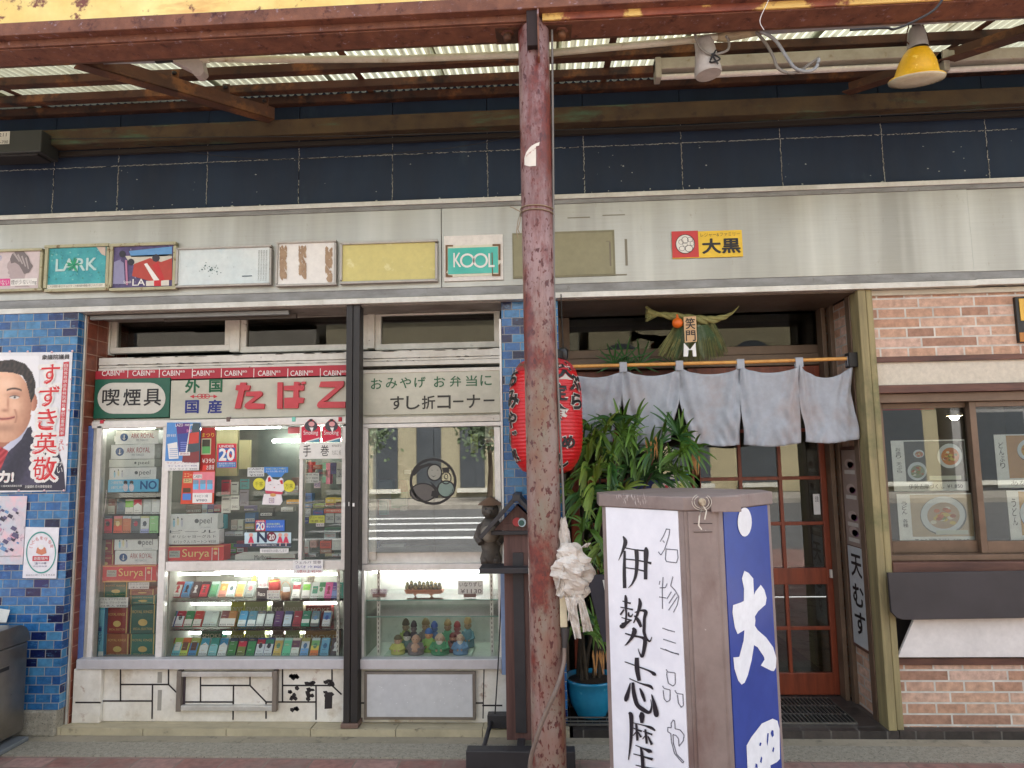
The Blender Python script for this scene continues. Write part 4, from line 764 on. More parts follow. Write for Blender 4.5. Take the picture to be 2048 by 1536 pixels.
def d3(m_, y):
    m_.pt('エコー', 368, 947, 384, 954, y, f8(236, 200, 140)); m_.pbox(367, 957, 384, 966, y, .0004, f8(196, 176, 120)); m_.pt('エコー', 369, 958, 382, 964, y-.0006, BLK); m_.pbox(366, 976, 381, 985, y, .0004, f8(80, 60, 40)); m_.pbox(365, 987, 382, 1000, y, .0004, f8(80, 130, 200))
    m_.pbox(386, 944, 429, 986, y-.0006, .0004, f8(226, 130, 140)); m_.pbox(386, 949, 404, 957, y-.001, .0004, WHT); m_.pt('CABIN', 387, 950, 403, 956, y-.0015, BLK)
    for k in range(3): m_.pbox(386+k*14, 960, 397+k*14, 968, y-.001, .0004, f8(120, 150, 170)); m_.pbox(386+k*14, 968, 397+k*14, 979, y-.001, .0004, f8(110, 180, 220))
    m_.pbox(385, 986, 424, 1006, y-.001, .0004, WHT); m_.pt('キャビン 2箱', 389, 989, 416, 995, y-.0015, f8(70, 70, 90)); m_.pt('¥980', 392, 998, 414, 1003, y-.0015, f8(70, 70, 90))
poster([(366, 942), (430, 942), (427, 1008), (361, 1008)], .048, f8(206, 74, 48), 'poster', 'orange-red poster with small pack pictures and a white handwritten slip', 'poster', d3, grp='posters on the tobacco case glass')
def u20(a, b, c, d, small=False):
    def f(m_, y):
        w_, h = c-a, d-b; m_.pbox(a+w_*.06, b+h*.22, c-w_*.06, d-h*.06, y, .0003, f8(50, 100, 170)); m_.pt('UNDER', a+w_*.1, b+h*.06, c-w_*.1, b+h*.19, y, WHT, off=.02); m_.pt('20', a+w_*.1, b+h*.27, c-w_*.1, d-h*.1, y-.0005, WHT, off=.05); m_.pg([(a+w_*.42, b+h*.4), (a+w_*.52, b+h*.3), (c-w_*.05, d-h*.12), (c-w_*.14, d-h*.03)], y-.0008, RED)
    return f
def dU(m_, y): u20(435, 888, 472, 924)(m_, y); m_.pbox(434, 924, 472, 935, y, .0004, f8(60, 120, 180)); m_.pt('未成年者の喫煙は', 437, 925, 470, 929, y-.0006, WHT); m_.pt('法律で禁じられています', 437, 930, 470, 933, y-.0006, WHT)
poster([(434, 887), (473, 887), (473, 936), (433, 936)], .052, f8(206, 40, 60), 'notice', 'red and blue age limit sticker with a crossed out number on the main glass', 'notice', dU)
card(['CABIN', 'MENTHOL', '¥500'], 495, 935, 528, 953, .05, 'grey handwritten card left of the blue banner', (70, 74, 80), (206, 208, 204))
poster([(528, 934), (576, 934), (576, 945), (569, 946), (563, 954), (540, 954), (534, 946), (528, 945)], .05, f8(64, 130, 200), 'notice', 'light blue pointed banner above the waving cat cut-out', 'notice', lambda m_, y: (m_.pt('たばこは二十歳に', 532, 935.5, 572, 939, y, f8(220, 220, 120)), m_.pt('なってから吸いましょう', 532, 941, 572, 944.5, y, WHT)))
# paper cat cut-out
t = thing('cat_cutout', 'white paper beckoning cat with two yellow paddles on the glass', 'cut-out', P(545, 1009, .05))
p = MB(); y = .048; CWt = f8(228, 222, 222)
p.ppr([(531, 962), (536, 952), (540, 951), (545, 958), (556, 960), (562, 955), (566, 958), (567, 970), (568, 980), (560, 987), (538, 986), (530, 980)], y, .004, CWt)
p.ppr([(528, 988), (562, 988), (565, 1003), (560, 1010), (524, 1009), (526, 996)], y+.001, .004, CWt); p.pg([(530, 981), (566, 984), (564, 989), (532, 987)], y-.0006, f8(196, 70, 90)); p.build('figure', t)
p = MB(); p.pg([(536, 955), (540, 954), (543, 962), (536, 964)], y-.0006, RED); p.pg([(559, 961), (565, 960), (566, 968), (562, 968)], y-.0006, RED)
for u in (538, 554): p.pg([(u, 970), (u+3, 968.8), (u+6, 970), (u+3, 969.6)], y-.0008, f8(90, 60, 70))
p.pg([(547, 974), (550, 974), (548.5, 976.5)], y-.0008, RED); disc(p, 546, 990, 6, 3.4, y-.0008, f8(210, 160, 90)); p.pbox(538, 996, 548, 1006, y-.0012, .0005, f8(120, 60, 130)); p.pbox(539, 997, 547, 1005, y-.0016, .0005, WHT); p.pt('福', 540, 998, 546, 1004, y-.002, f8(120, 40, 80)); p.build('face_print', t)
for cx, cy_, tx in ((518, 968, '千客'), (578, 972, '万来')): p = MB(); n = 20; p.ppr([(cx+12*math.cos(-q/n*6.283), cy_+12*math.sin(-q/n*6.283)) for q in range(n)], y+.002, .003, f8(214, 206, 60)); p.pt(tx, cx-8, cy_-5, cx+8, cy_+5, y+.001, f8(120, 120, 40)); p.build('paddle', t)
def dN(m_, y):
    m_.pbox(467, 1087, 582, 1094, y, .0004, f8(60, 66, 84)); m_.pt('N', 515, 1065, 533, 1084, y-.0006, f8(40, 56, 84), off=.05); disc(m_, 543, 1073.5, 9.5, 9.5, y-.0006, f8(120, 40, 60)); m_.pt('20', 538, 1069, 549, 1079, y-.001, WHT, off=.04); m_.pt('未成年者喫煙防止にご協力を', 513, 1088, 553, 1092, y-.0012, WHT)
    for cx in (502, 560, 572): disc(m_, cx, 1070, 4, 4, y-.0012, f8(226, 170, 150)); m_.pg([(cx-2, 1073), (cx+2, 1073), (cx+6, 1086), (cx-6, 1086)], y-.0012, f8(206, 60, 90)); m_.pbox(cx-1, 1085, cx+1, 1092, y-.0016, .0003, f8(226, 190, 180))
poster([(489, 1065), (582, 1065), (582, 1094), (489, 1094)], .052, f8(196, 220, 226), 'notice', 'wide pale banner reading NO with a crossed out number and three small dancing figures', 'notice', dN)
poster([(511, 1040), (569, 1040), (569, 1062), (511, 1062)], .052, f8(60, 110, 196), 'notice', 'blue sticker with a small crossed out number, above the pale NO banner', 'notice', lambda m_, y: (m_.pbox(511, 1040, 531, 1062, y, .0003, f8(200, 40, 60)), u20(511, 1040, 531, 1062)(m_, y-.0006), m_.pt('未成年者の喫煙は', 533, 1046, 560, 1050, y, f8(210, 225, 150)), m_.pt('禁じられています', 533, 1051, 566, 1055, y, WHT)))
card(['年齢確認をお願いします'], 520, 1097, 577, 1106, .05, 'long white strip card below the pale banner', (120, 120, 124))
card(['ピール', '  ギリシャヨーグルト', '6パック入 1カートン ¥550'], 333, 1058, 438, 1088, .08, 'large handwritten card leaning on the white carton above the red one', (80, 80, 84))
carton(336, 1029, 435, 1058, .09, .07, CW, 'white fruit-cup carton above the large handwritten card', draw=peel(336, 1029, 435, 1058))
carton(333, 1060, 437, 1089, .09, .07, (216, 214, 214), 'white carton hidden behind the large handwritten card')
carton(329, 1092, 447, 1126, .08, .09, (212, 40, 36), 'bright red carton with gold script lettering on the main case ledge', draw=surya(329, 1092, 447, 1126))
carton(470, 1109, 590, 1127, .12, .12, (210, 206, 200), 'long white tray with black lettering on the main case ledge', 'tray', draw=lambda m_, y: (m_.pt('Marlboro', 509, 1110, 542, 1119, y, BLK), m_.pg([(520, 1121), (535, 1116), (590, 1116), (590, 1127), (522, 1127)], y, f8(110, 44, 46))))
card(['ウェルバ 笠巻', ('□バオ 1ケ ¥420', (60, 60, 150)), ('5巻以上 ¥2100', (180, 50, 60))], 586, 1120, 646, 1147, .03, 'large handwritten card taped over the rail below the packs', (90, 80, 100), name='price_card')
# things deep in the upper case
BGc = [(346, 945, 362, 963, (150, 156, 120)), (334, 964, 356, 982, (206, 170, 160)), (336, 984, 352, 996, (56, 50, 46)), (334, 998, 345, 1028, (170, 130, 120)), (346, 998, 360, 1028, (196, 190, 170)), (366, 1010, 402, 1027, (96, 60, 44)), (404, 1008, 414, 1028, (150, 176, 190)), (415, 1009, 427, 1027, (86, 66, 130)), (428, 1010, 440, 1024, (150, 50, 70)), (440, 1030, 448, 1058, (60, 150, 160)), (450, 1064, 468, 1072, (190, 190, 200)), (469, 1063, 486, 1072, (206, 214, 214)), (455, 1088, 472, 1106, (90, 160, 60)), (473, 1082, 488, 1108, (150, 60, 70)), (462, 1040, 474, 1060, (180, 170, 160)), (475, 1040, 486, 1060, (200, 206, 190)), (488, 1012, 508, 1022, (90, 86, 130)), (490, 1026, 510, 1046, (70, 110, 150)), (490, 1048, 508, 1058, (190, 170, 110)), (573, 1000, 598, 1008, (226, 160, 40)), (520, 1016, 545, 1034, (40, 44, 44)), (562, 1015, 586, 1023, (226, 226, 222)), (552, 962, 568, 976, (60, 80, 120)), (583, 955, 597, 985, (110, 80, 70)), (455, 1108, 470, 1122, (130, 60, 60)), (430, 1098, 455, 1118, (176, 50, 50))]
CN = ['olive', 'pink cream', 'black brown', 'dusty rose', 'cream', 'dark brown', 'pale blue', 'violet', 'wine red', 'turquoise', 'lilac white', 'ice white', 'grass green', 'brick pink', 'beige', 'pale lime', 'slate violet', 'denim blue', 'sand', 'orange yellow', 'near black', 'plain white', 'navy', 'cocoa', 'maroon', 'scarlet']
for (a, b, c, d, col), nm in zip(BGc, CN): carton(a, b, c, d, .3, .05, col, f'small {nm} packet deep inside the main tobacco case', 'packet', 'small packets inside the main tobacco case', lambda m_, y, a=a, b=b, c=c, d=d: (m_.pbox(a+1, b+(d-b)*.55, c-1, b+(d-b)*.85, y, .0004, f8(214, 212, 206)), m_.pt('¥480', a+2, b+(d-b)*.6, c-2, b+(d-b)*.8, y-.0006, BLK)))
tag(MB().pbox(576, 852, 599, 867, .3, .02, f8(150, 24, 36)).build('red_plaque'), 'plain dark red plaque under the case ceiling', 'plaque')
for a, b, c, d, col, nm in ((443, 960, 460, 989, (190, 60, 74), 'red framed'), (462, 964, 476, 989, (186, 190, 180), 'grey white'), (480, 958, 497, 978, (50, 140, 140), 'teal'), (479, 980, 496, 1012, (130, 126, 136), 'grey striped'), (443, 993, 460, 1026, (224, 222, 212), 'cream'), (461, 991, 478, 1020, (230, 230, 220), 'shiny white')): carton(a, b, c, d, .16, .012, col, f'{nm} pouch hanging inside the main glass right of the orange poster', 'pouch', 'pouches hung in two rows', lambda m_, y, a=a, b=b, c=c, d=d: (m_.pbox(a+2, b+4, c-2, b+6, y, .0004, f8(90, 80, 84)), m_.pt('SHAG', a+3, d-9, c-3, d-4, y, f8(70, 60, 70))))
tag(MB().pbox(432, 858, 475, 952, .35, .02, M(S(150, 142, 96), None, 'straw blind', 60, st=(6, 1, .2))).pbox(478, 880, 500, 938, .35, .02, M(S(150, 142, 96), None, 'straw blind', 60, st=(6, 1, .2))).build('blind'), 'straw coloured blind hanging at the back of the main case', 'blind')
# right compartment of the main case
def smk(cx):
    t_ = 0
    pts = [(cx-19, 884), (cx-19, 855)]+[(cx-14+28*k/10, 852-14*math.sin(math.pi*k/10)) for k in range(11)]+[(cx+19, 855), (cx+19, 884)]
    def f(m_, y):
        disc(m_, cx, 852, 13, 11, y, f8(64, 60, 66)); disc(m_, cx+1, 848, 6, 5, y-.0004, f8(214, 150, 150)); m_.pbox(cx-3, 838, cx+3, 843, y-.0006, .0003, BLK); m_.pg([(cx-3, 855), (cx+5, 855), (cx+2, 865)], y-.0006, WHT); m_.pt('Smoking', cx-15, 861, cx+14, 872, y-.001, WHT); m_.pg([(cx-10, 884), (cx+17, 876), (cx+17, 884)], y-.0006, f8(80, 140, 160)); m_.pg([(cx-12, 883), (cx+17, 875), (cx+17, 877), (cx-8, 884)], y-.0008, WHT)
    return pts, f
for cx, lb in ((622, 'red arched display card with a top-hatted head, the left of the pair'), (663, 'red arched display card with a top-hatted head, beside the black post')):
    pts, f = smk(cx); poster(pts, .038, f8(200, 30, 62), 'display_card', lb, 'display card', f, grp='red arched display cards')
poster([(600, 887), (690, 885), (690, 917), (598, 918)], .036, f8(222, 220, 212), 'notice', 'white sign with two brushed characters for rolling by hand', 'notice', lambda m_, y: (m_.pt('手', 606, 890, 622, 913, y, BLK), m_.pt('巻', 641, 890, 658, 912, y, BLK), m_.pt('¥750ヨリ', 664, 889, 682, 894, y, f8(100, 90, 80)), m_.pt('たばこ 紙', 664, 900, 682, 910, y, f8(150, 150, 140))))
for a, b, c, d, col, nm in ((606, 921, 617, 945, (206, 196, 170), 'cream striped'), (613, 924, 625, 945, (206, 50, 56), 'red'), (626, 930, 642, 938, (176, 90, 70), 'rust'), (636, 940, 654, 952, (80, 90, 110), 'slate'), (645, 926, 652, 965, (90, 180, 150), 'mint'), (652, 926, 660, 968, (226, 110, 150), 'rose'), (661, 926, 672, 948, (84, 76, 120), 'indigo'), (673, 924, 690, 968, (190, 190, 180), 'grey'), (604, 987, 624, 1003, (70, 120, 190), 'blue and lime'), (604, 1008, 624, 1016, (90, 140, 200), 'blue'), (626, 1008, 648, 1016, (170, 190, 80), 'lime'), (651, 996, 668, 1006, (232, 196, 60), 'yellow'), (669, 996, 690, 1006, (224, 196, 80), 'gold'), (651, 1007, 668, 1012, (190, 100, 50), 'amber'), (672, 1004, 690, 1015, (140, 60, 80), 'plum'), (626, 1021, 646, 1030, (60, 100, 180), 'cobalt'), (603, 1037, 617, 1047, (36, 50, 130), 'dark blue'), (648, 1018, 690, 1026, (214, 90, 70), 'salmon'), (651, 1027, 668, 1046, (200, 202, 196), 'red topped grey'), (670, 1027, 690, 1046, (196, 198, 196), 'pale grey'), (649, 1055, 690, 1064, (50, 110, 80), 'dark green'), (648, 1065, 672, 1077, (190, 206, 212), 'powder blue'), (620, 1081, 633, 1095, (214, 170, 160), 'peach'), (640, 1082, 662, 1097, (206, 80, 60), 'vermilion'), (664, 1078, 690, 1100, (206, 206, 200), 'off white'), (600, 1082, 618, 1120, (214, 214, 208), 'milk white'), (640, 1098, 663, 1107, (160, 110, 84), 'caramel'), (604, 1107, 632, 1120, (226, 226, 226), 'chalk white'), (650, 1107, 664, 1121, (206, 190, 150), 'straw yellow'), (664, 1108, 682, 1121, (216, 216, 210), 'ivory')):
    carton(a, b, c, d, .17 if b < 970 else .22, .05, col, f'{nm} tobacco pouch in the narrow right part of the main case', 'tobacco pouch', 'pouches and papers in the narrow right compartment', lambda m_, y, a=a, b=b, c=c, d=d: m_.pt('TOBACCO', a+(c-a)*.1, b+(d-b)*.3, c-(c-a)*.1, b+(d-b)*.7, y, f8(*random.choice([(230, 230, 220), (60, 60, 70), (200, 60, 60)]))))
card(['喫煙具 40g', 'コルツ ¥640', 'チョイス ¥600'], 602, 946, 638, 966, .10, 'handwritten card hanging before the red pouch')
card(['セブン', '¥560'], 602, 1017, 621, 1034, .12, 'small grey card before the blue packs', (70, 70, 84), (206, 208, 208)); card(['ブルー ¥500', '手巻 紙'], 618, 1031, 649, 1046, .12, 'bright yellow card in the narrow right compartment', (90, 80, 30), (222, 220, 70))
card([('¥500', (60, 70, 150))], 628, 962, 641, 976, .11, 'tiny red and blue tag under the card before the red pouch', bgc=(226, 200, 204)); card(['¥430'], 632, 1046, 648, 1053, .12, 'tiny pinkish card under the bright yellow card', bgc=(230, 216, 216))
tag(MB().pbox(600, 1122, 690, 1139, .05, .1, f8(226, 220, 214)).pbox(600, 1131, 690, 1132.5, .049, .01, f8(190, 130, 130)).build('tray'), 'flat white cardboard trays stacked beside the handwritten card', 'tray')
for px_, cl_, lb in ((203, (190, 40, 60), 'red square clip on the white band under the green sign'), (456, (110, 90, 84), 'brown clip on the white band under the raised red lettering'), (587, (120, 200, 180), 'pale green clip on the white band'), (680, (190, 30, 50), 'red square clip on the white band beside the black post')):
    tag(MB().pbox(px_-3.5, 834+(px_ < 250)*6, px_+3.5, 843+(px_ < 250)*4, .04, .02, f8(*cl_)).build('clip', bevel=.002), lb, 'clip', 'small clips along the white band')
# bits on the shelves of the lower case
carton(513, 1176, 537, 1198, .15, .03, (36, 36, 44), 'dark box with white lettering on the upper shelf', 'box', draw=lambda m_, y: m_.pt('Peace', 516, 1184, 530, 1192, y, WHT))
card(['ピース', '¥1100'], 517, 1153, 534, 1174, .14, 'white price card standing above the dark box', (180, 100, 130))
p = MB().lathe(P(549, 1181, .16), [(0, 0), (.03, 0), (.034, .01), (.034, .05), (.028, .06), (.028, .062)], f8(176, 60, 56)).lathe(P(549, 1165, .16), [(0, 0), (.031, 0), (.031, .012), (0, .012)], f8(206, 196, 90)); tag(p.build('jar'), 'red jar with a yellow lid on the upper shelf', 'jar')
card([('ピース缶 50本', (190, 70, 60)), '紺 ピース', '¥2,300'], 534, 1181, 559, 1198, .11, 'white card with red heading before the red jar', (70, 60, 120))
t = thing('basket', 'small wicker basket with a looped handle and papers on the upper shelf', 'basket', P(571, 1198, .14)); m_wk = M(S(176, 128, 90), S(130, 90, 60), 'wicker', 60, bump=.6, rough=.8)
p0 = P(571, 1198, .14); MB().lathe(p0, [(0, 0), (.024, 0), (.032, .045), (.029, .045), (.02, .004)], m_wk).build('bowl', t); MB().tube([p0+Vector((.032*math.cos(q), 0, .045+.055*math.sin(q))) for q in [math.pi*k/10 for k in range(11)]], .0022, m_wk).build('handle', t)
MB().pbox(566, 1174, 580, 1184, .135, .002, f8(214, 220, 226)).build('paper', t)
card(['サービス'], 583, 1156, 602, 1166, .2, 'grey green card behind the small basket', bgc=(170, 196, 180)); card(['喫煙具'], 614, 1151, 629, 1169, .2, 'beige card behind the lime pack', bgc=(206, 200, 180))
tag(MB().lathe(P(508, 1164, .2), [(0, 0), (.012, 0), (.018, .01), (.012, .022), (.014, .03), (.008, .042), (0, .045)], f8(196, 196, 110)).build('ornament'), 'tiny yellow-green bell ornament on the upper shelf', 'ornament')
for a, b, c, d, col, nm in ((462, 1203, 488, 1255, (170, 166, 50), 'mustard and blue'), (490, 1203, 534, 1255, (170, 180, 130), 'pale green'), (544, 1203, 566, 1258, (110, 104, 96), 'grey printed'), (568, 1203, 606, 1257, (176, 176, 150), 'khaki'), (612, 1210, 662, 1240, (150, 60, 56), 'red'), (462, 1262, 488, 1300, (150, 140, 40), 'olive yellow'), (490, 1262, 530, 1300, (160, 166, 110), 'sage'), (544, 1262, 568, 1300, (120, 96, 84), 'brown printed'), (570, 1262, 600, 1300, (150, 160, 120), 'moss grey'), (610, 1262, 676, 1300, (170, 130, 80), 'cardboard'), (402, 1262, 445, 1290, (36, 90, 76), 'deep green')):
    carton(a, b, c, d, .33, .06, col, f'{nm} carton standing at the back of the lower tobacco case', 'carton', 'cartons at the back of the lower case', lambda m_, y, a=a, b=b, c=c, d=d: m_.pt('SMOKE', a+3, b+(d-b)*.2, c-3, b+(d-b)*.5, y, f8(214, 206, 190)))
# ================= food display case =================
fc = thing('food_display_case', 'glazed food display case with an emblem on its window, right of the black post', 'display case', (P(860, 1340, YC).x, .15, P(860, 1338, YC).z))
fr = MB()
for q in ((720, 846, 1002, 854), (722, 854, 735, 1128), (990, 854, 1002, 1128), (720, 1128, 1002, 1141), (722, 1141, 728, 1318), (997, 1141, 1002, 1318)): fr.pbox(*q, .045, .05, m_alw)
fr.pbox(735, 856, 752, 1120, .08, .03, m_alu).pbox(735, 1104, 1000, 1127, .10, .3, m_alw).build('frame', fc, bevel=.002)
MB_.build('case_header', fc, bevel=.002)
sill(720, 1003, fc)
x0, x1, z0, z1 = Rc(728, 1141, 998, 1318, YC)
m_mir = M(S(200, 202, 200), S(186, 188, 186), 'case back', 3, rough=.3)
MB().box(x0, x1, .42, .43, z0, z1, m_mir).box(x0-.008, x0, .1, .42, z0, z1, m_in).box(x1, x1+.008, .1, .42, z0, z1, m_in).box(x0, x1, YC, .42, z0-.01, z0, m_alw).build('back_panel', fc)
m_glass2 = glassmat('food window glass', (.88, .9, .88), .09, 1.6)
g = MB()
for q in ((735, 854, 868, 1104), (868, 854, 990, 1104), (728, 1141, 997, 1318)): a, c, e, f_ = Rc(*q, YC); g.box(a+.001, c-.001, YC, YC+.003, e, f_, m_glass2 if q[3] < 1200 else m_cg)
g.build('pane', fc)
sh = MB()
for py in (1199, 1232): z = P(860, py, YC+.03).z; sh.box(x0, x1, YC+.03, .40, z-.006, z, m_shelf).box(x0, x1, YC+.027, YC+.03, z-.006, z, f8(120, 160, 150, r=.2))
sh.build('glass_shelf', fc)
for cx in (757, 983):
    x = P(cx, 1200, .12).x; u = MB().box(x-.009, x+.009, .12, .128, z0, z1, m_alw)
    for k in range(22): z = z0+.02+k*.026; u.box(x-.002, x+.002, .1193, .12, z, z+.014, BLK)
    u.build('shelf_upright', fc)
tube_lamp(745, 985, 1144, .22, fc, .008, m_tube2); tube_lamp(760, 980, 1143, .36, fc, .007, m_tube2)
# emblem painted on the window
em = MB(); cx, cy_, y = 866, 963, YC-.0015
disc(em, cx, cy_, 47, 47, y, BLK, 40, .89); disc(em, 869, 945, 15, 17, y-.0004, f8(150, 150, 138)); disc(em, 869, 945, 15.5, 17.5, y-.0006, BLK, 22, .84)
disc(em, 846, 985, 26, 18, y, f8(92, 88, 84), 24); disc(em, 846, 985, 27, 19, y-.0002, BLK, 24, .88); disc(em, 892, 978, 18, 17, y, f8(120, 140, 130), 22); disc(em, 892, 978, 18.5, 17.5, y-.0002, BLK, 22, .84); disc(em, 892, 956, 11, 13, y-.0002, BLK, 18, .82); disc(em, 892, 953, 4, 6, y-.0002, BLK, 12, .7)
for pts in ([(823, 946), (838, 932), (858, 926), (870, 929), (858, 932), (842, 938), (828, 952)], [(884, 936), (898, 934), (899, 944), (886, 944)], [(860, 962), (874, 976), (880, 966), (876, 980), (870, 982)], [(864, 982), (872, 980), (880, 988), (874, 996), (862, 992)]): em.pg(pts, y-.0006, BLK)
for u in (862, 873): em.pg([(u, 941), (u+2, 939.6), (u+4, 941), (u+2, 940.6)], y-.001, BLK)
em.pg([(862, 950), (867, 953), (873, 950), (867, 954.4)], y-.001, BLK); em.build('emblem', fc)
# sliding rear objects behind the upper window
for a, b, c, d, Y, col, lb, nm in ((738, 1085, 756, 1107, .3, (50, 90, 150), 'blue tub on the ledge behind the food window', 'tub'), (762, 1088, 808, 1106, .35, (196, 200, 196), 'low white box behind the food window', 'box'), (782, 984, 812, 1016, .6, (60, 110, 80), 'green and red box behind the food window', 'box'), (752, 960, 785, 1000, .7, (90, 130, 150), 'blue grey box behind the food window', 'box'), (758, 1000, 774, 1030, .6, (80, 140, 134), 'teal box low behind the food window', 'box'), (797, 960, 812, 984, .6, (140, 40, 50), 'crimson box behind the food window', 'box'), (800, 1014, 811, 1022, .5, (226, 226, 222), 'tiny white card behind the food window', 'card')):
    tag(MB().pbox(a, b, c, d, Y, .06, f8(*col)).build(nm, bevel=.004), lb, nm)
carton(941, 868, 956, 906, .075, .002, (150, 160, 60), 'olive green strip notice inside the food window', 'notice', draw=lambda m_, y: m_.pt('お持ち帰りできます', 944, 871, 953, 903, y, f8(80, 90, 40), vert=True))
carton(970, 852, 998, 886, .072, .002, (224, 216, 210), 'white paper with a faint maple leaf inside the food window corner', 'notice', draw=lambda m_, y: (disc(m_, 984, 866, 8, 8, y, f8(222, 190, 150), 8), m_.pt('みやげ処', 972, 880, 996, 885, y, f8(190, 80, 90))))
carton(809, 940, 821, 948, .072, .002, (216, 216, 214), 'tiny square sticker left of the window emblem', 'sticker', draw=lambda m_, y: m_.pt('回', 811, 941.5, 819, 946.5, y, f8(70, 70, 70)))
# wooden stand with tiny glazed figures
t = thing('ornament_stand', 'brown wooden stand carrying a row of tiny glazed figures on the glass shelf', 'ornament', P(850, 1190, .2))
b = MB().ppr([(808, 1180), (885, 1180), (886, 1185), (880, 1188), (812, 1188)], .17, .05, M(S(150, 92, 60), None, 'wood', 10, rough=.5)).ppr([(826, 1188), (834, 1188), (830, 1193)], .18, .02, f8(130, 80, 50)).ppr([(858, 1188), (868, 1188), (862, 1193)], .18, .02, f8(130, 80, 50)); b.build('base', t, bevel=.002)
b = MB(); mg = M(S(110, 110, 70), S(60, 80, 90), 'glaze', 60, rough=.2, spots=(S(190, 170, 120), 90, .55, .62), spots2=(S(60, 50, 30), 70, .6, .66))
for k in range(9): u = 815+k*8; q_ = P(u, 1180, .19); h = .06*random.uniform(.75, 1); b.lathe(q_, [(0, 0), (.013, 0), (.015, h*.4), (.009, h*.65), (.011, h*.8), (0, h)], mg, 10)
b.build('tiny_figures', t)
card(['いわき煮', '¥350'], 741, 1178, 775, 1188, .12, 'blurry price card on the left of the glass shelf', (140, 90, 140), (236, 232, 238)); card(['いなりずし', '¥1130'], 916, 1162, 966, 1189, .12, 'white handwritten price card standing on the glass shelf at the right', (50, 50, 54), (242, 242, 240))
for a, c, lb in ((745, 770, 'dark wooden card holder at the left of the shelf'), (927, 952, 'dark wooden card holder at the right of the shelf')): tag(MB().pbox(a, 1188, c, 1195, .11, .03, f8(96, 66, 60)).build('card_holder', bevel=.002), lb, 'card holder', 'wooden card holders')
# clay figurines
tag(MB().add([P(770, 1316, .09)+Vector((0, 0, k)) for k in (0,)], [], m_alw).box(P(768, 1316, .09).x, P(944, 1316, .09).x, .08, .32, z0+.001, z0+.012, M(S(196, 204, 190), None, 'tray', 6)).build('tray', bevel=.003), 'shallow pale tray carrying the clay figurines', 'tray')
def figurine(cx, hpx, Y, robe, face, hat, label, wpx=26, beard=None, base=None, belly=None):
    zb = z0+.0125; top = P(cx, 1313-0, Y).x; q_ = Vector((P(cx, 1300, Y).x, Y, zb)); h = hpx/1365*(3.92+Y)*1.0; r = wpx/2/1365*(3.92+Y)
    t = thing('clay_figurine', label, 'figurine', q_, 'clay figurines of smiling old gods')
    robe = tuple(v*.78+48 for v in robe); face = tuple(v*.8+44 for v in face); mr = M(S(*robe), None, 'clay robe', 30, rough=.65, bump=.2); mf = M(S(*face), None, 'clay face', 20, rough=.6)
    b = MB().lathe(q_, [(0, 0), (r*.95, 0), (r, h*.08), (r*.9, h*.3), (r*.72, h*.48), (r*.5, h*.58), (0, h*.6)], mr, 18, .8)
    for s_ in (-1, 1): b.tube([q_+Vector((s_*r*.62, -.003, h*.5)), q_+Vector((s_*r*.95, -r*.35, h*.3)), q_+Vector((s_*r*.3, -r*.8, h*.26))], [r*.24, r*.26, r*.2], mr, 8)
    b.build('robe', t)
    b = MB().ball(q_+Vector((0, -r*.12, h*.7)), r*.5, mf, 14, (1, .95, 1.15)); b.ball(q_+Vector((0, -r*.62, h*.69)), r*.09, mf, 8)
    for s_ in (-1, 1): b.ball(q_+Vector((s_*r*.5, 0, h*.69)), r*.12, mf, 8, (.6, .8, 1.6)); b.ball(q_+Vector((s_*r*.2, -r*.57, h*.73)), r*.05, BLK, 6); b.ball(q_+Vector((s_*r*.25, -r*.86, h*.25)), r*.13, mf, 8)
    if belly: b.ball(q_+Vector((0, -r*.35, h*.32)), r*.6, mf, 12)
    b.build('head', t)
    if beard: MB().lathe(q_+Vector((0, -r*.45, h*.38)), [(0, 0), (r*.2, h*.08), (r*.38, h*.2), (r*.3, h*.26)], M(S(*beard), None, 'clay beard', 30), 10, .6).build('beard', t)
    if hat: MB().lathe(q_+Vector((0, -.001, h*.78)), [(r*.56, 0), (r*.6, h*.03), (r*.5, h*.12), (r*.3, h*.2), (0, h*.24)], M(S(*hat), None, 'clay hat', 30), 14).build('hat', t)
